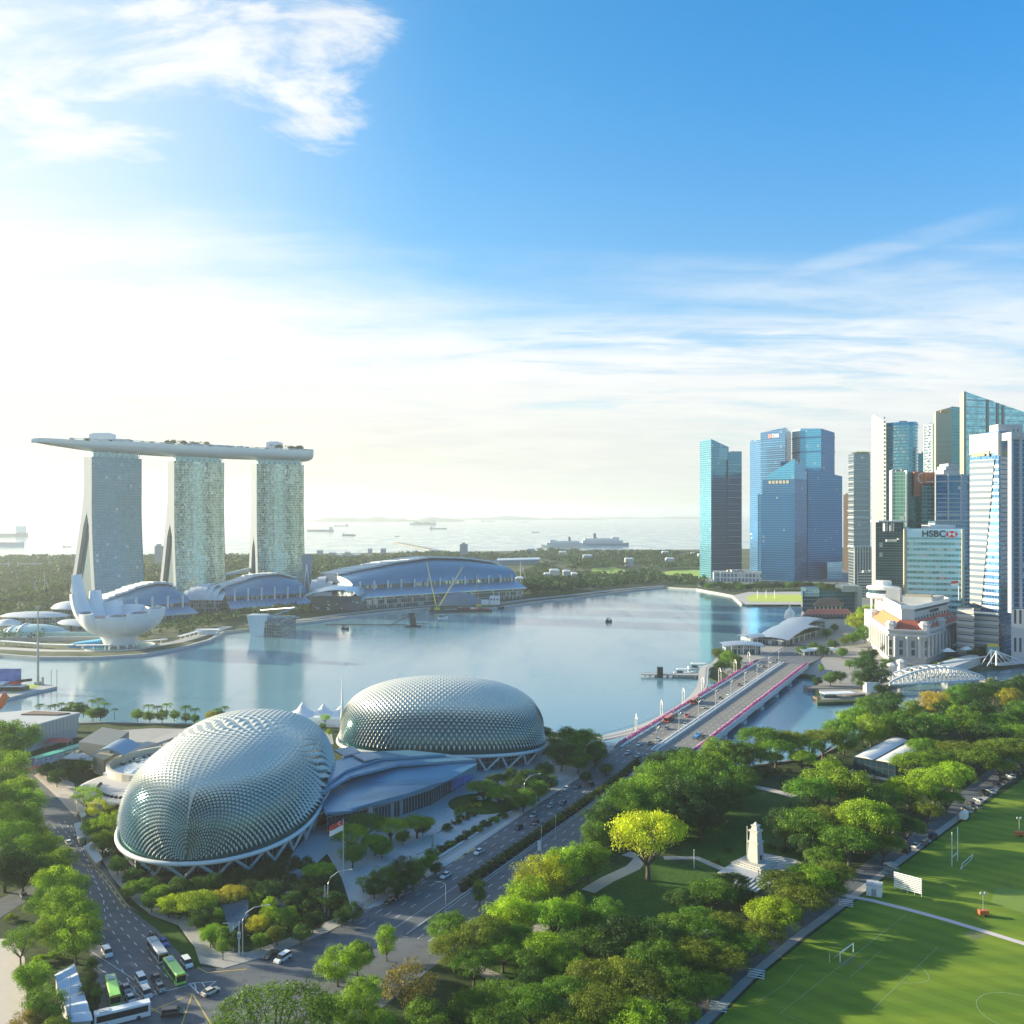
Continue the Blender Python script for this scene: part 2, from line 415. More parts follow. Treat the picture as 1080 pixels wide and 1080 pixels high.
mb = MB(); road_strip(mb, 0, 36.5, -290, 96, 0.0, side=3.5); struct(mb.build('avenue_road', m_road))
mb = MB(); road_strip(mb, -2, 37, 391, 520, 0.0, side=1.5); struct(mb.build('far_avenue_road', m_road))
# cross road coming down on the left
CR_R = [(40, 800), (70, 815), (82, 850), (89, 893), (111, 915), (133, 952), (167, 977), (194, 1004), (211, 1020), (235, 1022)]
CR_L = [(-60, 790), (28, 812), (34, 835), (51, 877), (83, 924), (97, 971), (92, 993), (97, 1015), (105, 1054), (100, 1090), (60, 1160)]
pl = [G(*q) for q in CR_R]+[Vector((-35, 195, 0)), Vector((-70, 160, 0))]+[G(*q) for q in CR_L[::-1]]
flat('cross_road', pl, 2.052, m_road, world=True)
flat('junction_road', [(345, 983.5), (280, 1009), (236, 1021.5), (205, 1020), (150, 1090), (420, 1090)], 2.046, m_road)
# side slip road on far left
flat('side_road', [(-30, 985), (0, 968), (20, 955), (38, 945), (46, 934), (40, 928), (20, 938), (0, 948), (-40, 968)], 2.03, m_road)
flat('side_forecourt', [(-60, 990), (12, 990), (26, 1010), (30, 1090), (-60, 1120)], 2.03, mat('warm_paving', (0.55, 0.47, 0.40), 0.8, var=0.1))

# markings
def dash(mb, f, t0, t1, ln, gap, wd):
    t = t0
    while t < t1:
        a, b_ = f(t), f(min(t+ln, t1)); a, b_ = Vector(a), Vector(b_)
        d = (b_-a).normalized(); n = Vector((d.y, -d.x, 0))*wd/2
        mb.face([a-n, a+n, b_+n, b_-n], 0); t += ln+gap
mb = MB()
for s_ in (3.9, 7.4, 10.9, 24.0, 27.5, 31.0, 34.0):
    dash(mb, lambda t, s_=s_: RA(s_, t, 0.012), -118, 500, 3.0, 5.0, 0.22)
for s_ in (0.5, 14.6, 20.9, 36.0):
    n = 50
    dash(mb, lambda t, s_=s_: RA(s_, t, 0.012), -118 if s_ < 20 else -100, 500, 9.9, 0.05, 0.18)
struct(mb.build('avenue_lane_marks', m_wline))
def pline(pts_px, z):
    P = [G(a, b, z) for a, b in pts_px]; L = [0]
    for i in range(1, len(P)): L.append(L[-1]+(P[i]-P[i-1]).length)
    def f(t):
        for i in range(1, len(P)):
            if t <= L[i] or i == len(P)-1: k = (t-L[i-1])/(L[i]-L[i-1]); return P[i-1]+(P[i]-P[i-1])*k
    return f, L[-1]
mb = MB()
for q in ([(57, 872), (98, 925), (118, 968), (150, 1003), (186, 1040)], [(62, 868), (104, 922), (128, 965), (165, 1000), (200, 1030)],
          [(68, 866), (110, 926), (140, 966), (175, 996)], [(75, 870), (108, 945), (112, 972), (138, 1010), (168, 1052)], [(95, 940), (103, 975), (118, 1005), (150, 1058)]):
    f, L = pline(q, 2.064); dash(mb, f, 0, L, 2.4, 3.4, 0.26)
for q in ([(100, 1066), (163, 1045), (205, 1037)], [(199, 1037), (228, 1035)], [(199, 1037), (210, 1048)], [(228, 1035), (212, 1046)], [(205, 1036), (207, 1044)], [(213, 1036), (216, 1041)]):
    f, L = pline(q, 2.064); dash(mb, f, 0, L, 50, 1, 0.30)
for q in ([(95, 1015), (118, 1022), (142, 1040), (150, 1052)], [(97, 1004), (120, 1014), (146, 1036)]):
    f, L = pline(q, 2.064); dash(mb, f, 0, L, 50, 1, 0.18)
struct(mb.build('cross_road_lane_marks', m_wline))
mb = MB()
for q in ([(155, 1068), (203, 1048), (226, 1086)], [(203, 1048), (190, 1085)], [(153, 1060), (176, 1072)],
          [(76, 905), (90, 912), (104, 915), (116, 930), (134, 955), (168, 981), (190, 1003), (214, 1026), (260, 1022)], [(78, 908), (92, 915), (102, 918), (114, 933), (132, 958)]):
    f, L = pline(q, 2.068)
    P = [f(L*i/24) for i in range(25)]; strip(mb, P, 0.28, 2.068)
f = lambda t: RA(1.2, t, 0.014); dash(mb, f, -60, 60, 119, 1, 0.15)
for a, b_ in ((-66, -56), (-60, -50)): mb.face([RA(0.6, a, .013), RA(3.4, a+2, .013), RA(3.4, b_, .013), RA(0.6, b_, .013)])
struct(mb.build('yellow_road_marks', m_yline))

# pavements (a kerb step above the road)
def walk(name, px, m, z=2.14, world=False): return flat(name, px, z, m, world=world, th=0.2)
walk('avenue_pavement', [RA(-0.4, t) for t in (-112, 44)]+[RA(-4.2, t) for t in (44, -106)], m_pave, world=True)
mb = MB()
n = 12
for i in range(n):
    t0, t1 = 44+52*i/n, 44+52*(i+1)/n
    mb.face([RA(-4.2, t0, .08), RA(-0.4, t0, .08), RA(-0.4, t1, .08), RA(-4.2, t1, .08)])
struct(mb.build('avenue_ramp_pavement', m_pave))
walk('corner_pavement', [(211, 1016), (236, 1021), (262, 1012), (245, 1003), (228, 1003), (214, 985), (196, 966), (176, 965), (160, 950), (140, 925), (120, 898), (112, 893), (104, 900), (118, 925), (139, 948), (160, 965), (188, 975), (205, 998)], m_pave, 2.15)
walk('corner_avenue_pavement', [(378, 958), (383, 963.5), (345, 983), (280, 1008.5), (238, 1020.5), (246, 1004), (262, 1004), (300, 991), (345, 972)], m_pave, 2.145)
walk('stage_door_pavement', [(92, 893), (104, 900), (112, 893), (100, 868), (88, 848), (82, 850)], m_pave, 2.15)
walk('pavement_ramp', [(36, 818), (45, 812), (78, 826), (84, 850), (80, 862), (62, 842)], m_path, 2.12)
flat('verge_grass', [(134, 956), (168, 982), (190, 1006), (206, 1022), (211, 1018), (204, 1000), (186, 978), (160, 968)], 2.13, m_dgrass)
flat('avenue_verge_grass', [RA(-4.6, t) for t in (-100, 0)]+[RA(-6.6, t) for t in (0, -100)], 2.12, m_dgrass, world=True)
# theatre forecourt
walk('theatre_plaza', [(330, 872), (350, 868), (495, 812), (575, 796), (632, 797), (640, 803), (604, 824), (560, 853), (520, 880), (480, 907), (440, 932), (400, 955), (372, 962), (360, 925), (345, 900), (318, 925), (300, 960), (288, 950), (305, 905)], m_pave2, 2.12)
walk('waterfront_promenade', [(100, 772), (160, 768), (350, 772), (352, 785), (240, 782), (150, 790), (110, 800)], m_pave, 2.12)
walk('waterfront_walk', [(575, 776), (628, 780), (640, 792), (655, 800), (636, 806), (600, 790), (575, 786)], m_pave, 2.13)
# park lawns and paths
flat('memorial_lawn', [(720, 880), (800, 835), (860, 845), (870, 905), (800, 910), (755, 925), (720, 905)], 2.03, m_dgrass)
flat('park_lawn', [(480, 1090), (520, 985), (600, 940), (640, 915), (700, 905), (760, 925), (740, 960), (790, 985), (700, 1090)], 2.03, m_dgrass)
def path(name, px, wd, m=None, z=2.05): 
    mb = MB(); strip(mb, [G(*q) for q in px], wd, z); return struct(mb.build(name, m or m_path))
path('park_path', [(735, 800), (765, 815), (785, 828), (812, 833), (838, 840)], 4.5)
path('park_path', [(620, 940), (640, 928), (668, 915), (676, 905), (660, 900)], 5.0)
path('park_path', [(500, 1020), (530, 1035), (560, 1050), (600, 1060)], 4.0, m_pave)
path('park_path', [(545, 1000), (560, 985), (575, 975)], 4.5, m_pave)
path('park_path', [(700, 905), (735, 905), (765, 918)], 3.0, m_pave)
walk('memorial_terrace', [(757, 920), (780, 905), (802, 899), (838, 906), (850, 912), (822, 928), (800, 937), (780, 930)], m_pave2, 2.2)
# park road beside the field
path('park_road', [(640, 1180), (720, 1085), (780, 1025), (830, 985), (880, 950), (930, 911), (974, 878), (1016, 847), (1047, 819), (1085, 793)], 9.0, m_road, 2.05)
path('park_road_footway', [(735, 1085), (795, 1027), (843, 987), (892, 951), (944, 912), (987, 880), (1030, 848), (1075, 812)], 2.5, m_pave, 2.06)
# sports field
m_field, nt, b = newmat('field_grass'); co = ncoord(nt)
g1 = nnoise(nt, nmap(nt, co, (0.3, 1.3, 1), (0, 0, R(18))), 0.05, 4, 0.6); g2 = nnoise(nt, co, 1.4, 4, 0.7)
yx, yy, _ = nsep(nt, nmap(nt, co, (1, 1, 1), (0, 0, R(-48)))); mow = ((yx/7.0).fr()).gt(0.5)
c = nmix(nt, g1.ss(0.35, 0.65), (0.105, 0.185, 0.016), (0.19, 0.26, 0.022))
c = nmix(nt, g2.ss(0.45, 0.7)*0.5, c, (0.13, 0.19, 0.035)); g3 = nnoise(nt, co, 0.13, 5, 0.7); c = nmix(nt, g3.ss(0.56, 0.72)*0.55, c, (0.15, 0.155, 0.05)); fm = mow*0.13+0.94
nlink(nt, nmix(nt, 1.0, c, nxyz(nt, fm, fm, fm), 'MULTIPLY'), b.inputs['Base Color']); b.inputs['Roughness'].default_value = 0.9
b.inputs['Specular IOR Level'].default_value = 0.15
flat('sports_field', [(660, 1180), (748, 1085), (806, 1027), (854, 988), (902, 951), (952, 912), (996, 880), (1040, 848), (1090, 815), (1300, 740), (1700, 900), (1400, 1180)], 2.045, m_field)
mb = MB()
strip(mb, [G(*q) for q in [(888, 944), (920, 950), (960, 960), (1000, 971), (1040, 983), (1085, 997), (1200, 1030)]], 2.2, 2.075)
struct(mb.build('field_path', mat('pale_path', (0.62, 0.52, 0.50), 0.9, var=0.1)))
mb = MB(); z = 2.08
def ln(px, wd=0.16): strip(mb, [G(a, b_, z) for a, b_ in px], wd, z)
ln([(955, 965), (823, 1068)]); ln([(823, 1068), (880, 1092), (930, 1110)]); ln([(876, 1025), (896, 1031), (929, 1003), (912, 999)]); ln([(989, 999), (920, 1065)])
ln([(845, 1018+0), (828, 1038), (800, 1056)], 0.15)
c0 = G(962, 1024); arc = []
P0, P1 = G(969, 1018), G(950, 1037)
for i in range(13):
    k = i/12; mid = P0.lerp(P1, k); bul = Vector((.72, -.69, 0))*4.6*math.sin(math.pi*k); q = mid+bul; arc.append(q)
strip(mb, arc, 0.2, z)
c1 = G(1075, 1068); strip(mb, [(c1.x+9.1*math.cos(a), c1.y+9.1*math.sin(a)) for a in [R(x) for x in range(0, 361, 12)]], 0.2, z)
struct(mb.build('pitch_markings', mat('faded_pitch_paint', (.26, .35, .14), .9, var=.5, scale=.8)))
for px in ([(884, 1017), (890, 1013), (899, 1006), (903, 1009), (897, 1016), (889, 1020)], [(903, 1019), (909, 1016), (912, 1019), (906, 1022)], [(1015, 985), (1030, 980), (1044, 986), (1028, 992)]): flat('worn_turf', px, 2.052, mat('worn_turf', (0.14, 0.17, 0.05), 0.9, var=0.4, scale=0.8))
flat('worn_pitch_square', [(1050, 935), (1085, 940), (1085, 965), (1045, 952)], 2.06, mat('worn_square_turf', (0.16, 0.24, 0.03), 0.9, var=0.25, scale=0.3))

# far side: lawns, peninsula, promenade
m_brightlawn = mat('bright_lawn', (0.28, 0.40, 0.05), 0.9, var=0.15, scale=0.02)
for px in ([(625, 599), (648, 598), (662, 602), (650, 606), (622, 605)], [(694, 604), (715, 601), (745, 601), (745, 611), (715, 610)], [(655, 588), (690, 587), (698, 591), (662, 593)], [(590, 585), (612, 585), (610, 588), (588, 588)]):
    flat('far_lawn', px, 2.1, m_brightlawn)
walk('waterfront_lawn_terrace', [(773, 628), (787, 637.5), (848, 637.5), (848, 624), (790, 624)], m_conc, 2.6)
flat('waterfront_lawn', [(786, 630), (791, 634.5), (846, 634.5), (846, 627), (795, 627)], 2.72, mat('lime_lawn', (0.42, 0.50, 0.08), 0.9, var=0.15, scale=0.05))
strip_pts = [G(*q) for q in [(-100, 681), (0, 684), (50, 686.5), (100, 686.5), (150, 683.5), (188, 677), (216, 669), (240, 661)]]
mb = MB(); strip(mb, strip_pts, 12, 2.3, 0, 0.4); struct(mb.build('museum_promenade', m_conc))
mb = MB(); strip(mb, [G(*q) for q in [(262, 660), (300, 655.5), (330, 652.5), (365, 647.5), (400, 643.5), (449, 639), (530, 636), (560, 632), (605, 627.5), (650, 622), (700, 617.5)]], 14, 2.3, 0, 0.4)
struct(mb.build('bay_promenade', mat('promenade_deck', (0.30, 0.30, 0.30), 0.8, var=0.2, scale=0.05)))
flat('city_streets', [(735, 619), (800, 618), (900, 618), (905, 640), (950, 640), (1010, 700), (1100, 690), (1400, 660), (1400, 600), (740, 600)], 2.05, mat('city_ground', (0.16, 0.17, 0.17), 0.85, var=0.3, scale=0.02))
flat('hotel_forecourt', [(752, 700), (790, 679), (850, 655), (905, 645), (935, 690), (1000, 705), (935, 722), (908, 737), (866, 738), (860, 712), (812, 706), (775, 718)], 2.06, mat('quay_paving', (0.30, 0.28, 0.26), 0.8, var=0.3, scale=0.08))
# floating platform on the left
pl = [(-90, 700), (-20, 712), (20, 720), (45, 721), (60, 724), (20, 733), (0, 738), (-90, 752)]
flat('floating_platform', pl, 1.6, m_conc, -1)
flat('platform_grass', [(8, 726), (24, 721.5), (44, 722.5), (32, 727), (12, 731)], 1.68, m_brightlawn)

# ---------------------------------------------------------------- haze
HAZE_D = 0.000078
mb = MB(); mb.box(-85000, 85000, -2000, 90000, -4.2, 330)
m_h = bpy.data.materials.new('haze_air'); m_h.use_nodes = True; nt = m_h.node_tree; nt.nodes.clear()
o_ = nt.nodes.new('ShaderNodeOutputMaterial'); pv = nt.nodes.new('ShaderNodeVolumePrincipled')
pv.inputs['Color'].default_value = (0.88, 0.96, 1.0, 1); pv.inputs['Density'].default_value = HAZE_D; pv.inputs['Anisotropy'].default_value = 0.35
nt.links.new(pv.outputs[0], o_.inputs['Volume'])
hz = mb.build('haze', m_h); tag(hz, kind='stuff')
# ================================================================ across the bay: hotel towers, museum, theatres, exhibition hall
m_hglassA = facade('hotel_glass_grey', (0.085, 0.20, 0.255), (0.11, 0.20, 0.24), 3.4, 3.2, 0.18, 0.10, 0.22, 0.5, 0.02, 0.25, 0.015, 0.4, 0.3, 0.3, .1)
m_hglassB = facade('hotel_glass_mottled', (0.27, 0.36, 0.31), (0.30, 0.33, 0.27), 3.4, 2.0, 0.14, 0.12, 0.16, 0.7, 0.03, 0.7, 0.10, 0.4, 0.3, 1.9, .02)
m_hwhite = mat('hotel_end_wall', (0.28, 0.31, 0.35), 0.8, var=0.05, scale=0.05, spec=0.05)
m_hdark = mat('atrium_glass', (0.05, 0.11, 0.14), 0.15, 0.4, var=0.2, scale=0.05)
m_hull = mat('deck_hull', (0.46, 0.52, 0.54), 0.35, 0.35, var=0.06, scale=0.1)
m_teal = mat('pale_teal_glass', (0.35, 0.55, 0.55), 0.2, 0.3, var=0.15, scale=0.2)
def hotel(px0, px1, Y0, fdir, zap, mat_g, label, spl=34, push=12):
    P0 = at(px0, Y0, 0); d = Vector((fdir[0], fdir[1], 0)).normalized(); e = Vector((-d.y, d.x, 0))
    k = (px1-540)/F; s = (k*P0.y-P0.x)/(d.x-k*d.y)
    root = thing('hotel_tower', label, 'skyscraper', (P0.x, P0.y, 2), 'three leaning hotel towers under one roof deck')
    N = 24; ZT_ = 191
    def wf(z): q = max(0, 1-(z-2)/130); return -push*q**1.8        # bay-side slab, front
    def wb(z): q = max(0, 1-(z-2)/150); return 21+spl*q**1.25      # rear slab, back
    def th(z): return 9.5
    mg = MB(); 
    zs = [2+(ZT_-2)*i/N for i in range(N+1)]
    def pt(a, wv, z, dz=0): q = P0+d*a+e*wv; return (q.x, q.y, z)
    # glass front, gently bowed along its length
    M = 14
    rows = [[pt(s*j/M, wf(z)-3.0*math.sin(math.pi*j/M), z) for j in range(M+1)] for z in zs]
    for a in range(N):
        for j in range(M):
            mg.face([rows[a][j], rows[a][j+1], rows[a+1][j+1], rows[a+1][j]], 0, [(s*j/M, zs[a]), (s*(j+1)/M, zs[a]), (s*(j+1)/M, zs[a+1]), (s*j/M, zs[a+1])])
    mg.build('glass_front', mat_g, root, smooth=False)
    mr = MB()
    rows = [[pt(s, wb(z), z), pt(0, wb(z), z)] for z in zs]
    mr.grid(rows, 0); mr.build('rear_slab_face', m_hdark, root)
    me = MB()
    for a0, sg in ((0, 1), (s, -1)):
        for i in range(N):
            za, zb = zs[i], zs[i+1]
            def seg(z):
                f, bk = wf(z), wb(z)
                if z < zap: t_ = 9.0; return [f, f+t_+ (bk-f-2*t_)*0.5*max(0, (z-(zap-14))/14), bk-t_-(bk-f-2*t_)*0.5*max(0, (z-(zap-14))/14), bk]
                m_ = (f+bk)/2; return [f, m_, m_, bk]
            A_, B_ = seg(za), seg(zb)
            for k0, k1 in ((0, 1), (2, 3)):
                q = [pt(a0-sg*0.4, A_[k0], za), pt(a0-sg*0.4, A_[k1], za), pt(a0-sg*0.4, B_[k1], zb), pt(a0-sg*0.4, B_[k0], zb)]
                me.face(q if sg < 0 else q[::-1], 0)
                if za < zap:                                   # reveals of the legs
                    for kk in ((k1,) if k0 == 0 else (k0,)):
                        me.face([pt(a0-sg*0.4, A_[kk], za), pt(a0+sg*4, A_[kk], za), pt(a0+sg*4, B_[kk], zb), pt(a0-sg*0.4, B_[kk], zb)], 0)
    for a0 in (0, s):
        for f_ in (wf, wb):
            r_ = [[pt(a0-(0.4 if a0 == 0 else -0.4), f_(z)+dw, z) for dw in (-0.5, 0.7)] for z in zs]
            me.grid(r_, 0)
    me.cap([pt(0, 0, ZT_), pt(s, 0, ZT_), pt(s, 21, ZT_), pt(0, 21, ZT_)], 0)
    me.build('end_wall', m_hwhite, root)
    for a0 in (4, s-4):
        ma = MB()
        for i in range(N):
            if zs[i] < zap: ma.face([pt(a0, wf(zs[i])+8, zs[i]), pt(a0, wb(zs[i])-8, zs[i]), pt(a0, wb(zs[i+1])-8, zs[i+1]), pt(a0, wf(zs[i+1])+8, zs[i+1])], 0)
        ma.build('atrium_glazing', mat('atrium_shade_glass', (.05, .11, .14), .6, spec=.1), root)
    mt = MB(); n_ = 9                                          # recessed glazed storey and V props carrying the deck
    mt.prism([pt(3, 3, 0)[:2], pt(s-3, 3, 0)[:2], pt(s-3, 18, 0)[:2], pt(3, 18, 0)[:2]], 191, 197.5, 0)
    for i in range(n_):
        a = 4+(s-8)*i/(n_-1)
        for dd in (-3, 3): mt.tube([pt(a, 1, 191), pt(a+dd, -1, 198)], 0.5, 0, 5)
    mt.build('top_storey', m_teal, root)
    return P0, d, e, s
T3 = hotel(97, 149, 1170, (0.66, 0.75), 121, m_hglassA, 'grey teal glass hotel tower with forked white end wall, nearest and leftmost of the three', 47, 12)
T2 = hotel(184, 236, 1262, (0.74, 0.67), 105, m_hglassB, 'mottled glass hotel tower in the middle of the three under the roof deck', 34, 9)
T1 = hotel(271, 320, 1335, (0.82, 0.57), 84, m_hglassB, 'narrow mottled glass hotel tower at the right end of the roof deck', 16, 8)
# the long roof deck
def deckc():
    t = [at(33, 1105, 0)]
    for P0, d, e, s in (T3, T2, T1): t += [P0+d*3+e*10, P0+d*(s-3)+e*10]
    t.append(at(316, 1388, 0)); return t
cp = deckc()
def bez(P, n):
    out = []
    for i in range(len(P)-1):
        a, b_, c, d = P[max(i-1, 0)], P[i], P[i+1], P[min(i+2, len(P)-1)]
        for k in range(n):
            t = k/n; out.append(0.5*((2*b_)+(c-a)*t+(2*a-5*b_+4*c-d)*t*t+(3*b_-a-3*c+d)*t**3))
    out.append(P[-1]); return out
path_ = bez(cp, 7); L = len(path_)-1
root = thing('roof_deck', 'long curved boat shaped deck laid across the tops of the three hotel towers', 'sky deck', (path_[L//2].x, path_[L//2].y, 197))
rows, edge_pts = [], []
for i, q in enumerate(path_):
    t = i/L; d = (path_[min(i+1, L)]-path_[max(i-1, 0)]).normalized(); n = Vector((-d.y, d.x, 0))
    wv = 19*min(1, (t/0.22))**0.55*(1 if t < 0.97 else (0.9)); zt = 209.5+3.0*min(1, t*4)-(0 if t > .02 else 2)
    bot = 196.6+8.5*(1-min(1, t/0.2))**1.3
    row = []
    for k in range(13):
        a = math.pi*k/12; row.append(tuple(q+n*(wv*math.cos(a)))[:2]+(zt-4.5-(zt-4.5-bot)*math.sin(a)**0.7,))
    row = [tuple(q+n*wv)[:2]+(zt,)]+row+[tuple(q-n*wv)[:2]+(zt,)]
    rows.append(row); edge_pts.append((q, n, wv, zt))
mb = MB(); mb.grid(rows, 0); mb.face(rows[-1], 0); mb.face(rows[0][::-1], 0); mb.build('hull', m_hull, root, smooth=True, ang=50)
mb = MB(); mb.grid([[tuple(q+n*(wv-.3))[:2]+(zt-.6,), tuple(q-n*(wv-.3))[:2]+(zt-.6,)] for q, n, wv, zt in edge_pts], 0)
mb.build('deck_floor', m_conc, root)
mb = MB()
for sg in (1, -1):
    P = [tuple(q+n*(wv*sg))[:2]+(zt+1.2,) for q, n, wv, zt in edge_pts[4:]]; mb.tube(P, 0.35, 0, 5)
mb.build('parapet_rail', m_hull, root)
def on_deck(t, off): 
    i = min(L, max(0, int(t*L))); q, n, wv, zt = edge_pts[i]; f_ = t*L-i; q2 = edge_pts[min(L, i+1)][0]; p_ = q.lerp(q2, f_)+n*off; return (p_.x, p_.y, zt-.6)
for t0 in (0.12, 0.15, 0.18, 0.21, 0.24, 0.47, 0.5, 0.53, 0.56, 0.59, 0.62, 0.65, 0.93, 0.96):
    x, y, z = on_deck(t0, rnd.uniform(-14, -4)); mb = MB(); mb.cbox(x, y, z+1.8, rnd.uniform(6, 14), 6, 3.6, 0); mb.build('deck_pavilion', m_hull, root)
for i in range(26):
    x, y, z = on_deck(0.08+0.9*i/26, -15+rnd.uniform(-1, 1)); mb = MB(); mb.cbox(x, y, z+1.2, rnd.uniform(3, 6), 3, 2.5, 0); mb.build('deck_cabana', (m_hull, m_fargreen)[i % 2], root)
for pxa, pxb, ty, t_, lab in ((96.5, 120, 457.5, .33, 0), (282, 297, 466.5, .91, 1)):
    x, y, z = on_deck(t_, 0); Yc = y; xa, xb = PX(pxa, Yc), PX(pxb, Yc)
    mb = MB(); mb.box(xa, xb, Yc-7, Yc+7, 208, ZT(ty, Yc-7)); mb.box(xa+2, xb-4, Yc-3, Yc+3, ZT(ty, Yc-7), ZT(ty, Yc-7)+1.6); mb.build('lift_core', mat('core_white', (0.66, 0.68, 0.72), .5, var=.04), root)
DECK = (on_deck,)

# flower-shaped museum
MC = at(126, 818, 2)
root = thing('lotus_museum', 'white museum shaped like an open lotus flower beside the promenade', 'museum', MC)
m_petal = mat('museum_white_shell', (0.70, 0.70, 0.70), 0.38, var=0.05, scale=0.15)
m_pwin = mat('museum_skylight', (0.04, 0.07, 0.10), 0.12, 0.3, var=0.2)
def petal(ang, Lr, top, width, thick, tap=.16):
    """a finger growing out and up from the middle; ang 0 = right, 90 = away"""
    N, Mn = 14, 8; ca, sa = math.cos(R(ang)), math.sin(R(ang)); outer, inner = [], []
    for i in range(N+1):
        t = i/N
        r = 5+Lr*math.sin(t*math.pi/2*0.96)**0.95
        z = 13+(top-13)*(1-math.cos(t*math.pi/2*1.0))**1.05
        wv = (3.0+(width-3.0)*math.sin(min(1, t*1.18)*math.pi/2)**0.9)*(1-tap*max(0, t-.35)/.65)
        tk = thick*(0.35+0.65*math.sin(t*math.pi*0.62))*(1-(.55 if top > 45 else .1)*t)
        nr, nz = math.cos(t*1.3), math.sin(t*1.3)          # from under to outside
        ro, ri = [], []
        for k in range(Mn+1):
            u = -1+2*k/Mn; bul = (1-u*u)
            rr = r+bul*tk*0.42*nz; zz = z-bul*tk*0.42*nr
            ro.append((MC.x+rr*ca-u*wv*sa, MC.y+rr*sa+u*wv*ca, zz))
            rr = r-tk*(0.35+0.65*bul)*nz*0.9; zz = z+tk*(0.35+0.65*bul)*nr*0.9
            ri.append((MC.x+rr*ca-u*wv*sa, MC.y+rr*sa+u*wv*ca, zz))
        outer.append(ro); inner.append(ri)
    mb = MB(); mb.grid([o[::-1] for o in outer], 0); mb.grid(inner, 0)
    for sd in (0, -1): mb.grid([[outer[i][sd], inner[i][sd]] for i in range(N+1)], 0)
    mb.face(outer[-1][::-1]+inner[-1], 0)
    o = mb.build('petal', m_petal, root, smooth=True, ang=40)
    # skylight let into the cut end of the finger
    A_, B_ = outer[-1], inner[-1]; c = sum((Vector(q) for q in A_+B_), Vector())/len(A_+B_)
    nrm = Vector((ca*0.35, sa*0.35, 0.94))
    wq = [c+(Vector(q)-c)*0.72+nrm*0.25 for q in A_[::-1]+B_]
    mw = MB(); mw.face([tuple(q) for q in wq], 0); mw.build('skylight', m_pwin, o)
    return o
for a_ in ((176, 35, 65, 12.5, 11, .42), (150, 29, 50, 11, 9, .5), (205, 33, 50, 12, 10, .35), (124, 26, 39, 12, 9, .3), (233, 27, 34, 12.5, 8), (263, 24, 31, 13.5, 8),
           (293, 25, 32, 13, 7), (321, 29, 34, 12.5, 7), (347, 33, 37, 12, 7), (17, 31, 36, 12, 7), (52, 27, 34, 12.5, 8), (90, 25, 36, 12, 8)):
    petal(*a_)
mb = MB(); mb.lathe(MC.x, MC.y, [(13, 5.0), (14.5, 10), (17.5, 13.5), (18, 15)], 0, 28); mb.build('bowl_base', m_petal, root, smooth=True)
mb = MB()
for i in range(10):
    a = 2*math.pi*i/10; a2 = a+0.33
    for aa, ab in ((a, a2), (a+0.63, a2)):
        mb.tube([(MC.x+12*math.cos(aa), MC.y+12*math.sin(aa), 2), (MC.x+10*math.cos(ab), MC.y+10*math.sin(ab), 13)], 0.7, 0, 6)
mb.cyl(MC.x, MC.y, 2, 13, 5, 0, 16)
mb.build('slanted_column', m_white, root)
# lily pond wall round it
mb = MB(); mb.lathe(MC.x, MC.y, [(30, 2.0), (30, 3.2), (29, 3.2), (29, 2.2)], 0, 40); o = mb.build('pond_wall', m_conc, None)
tag(o, 'low round pond wall at the foot of the lotus shaped museum', 'pond wall')
mb = MB(); mb.lathe(MC.x, MC.y, [(29, 2.4), (0.1, 2.4)], 0, 30); struct(mb.build('pond_water', m_water))

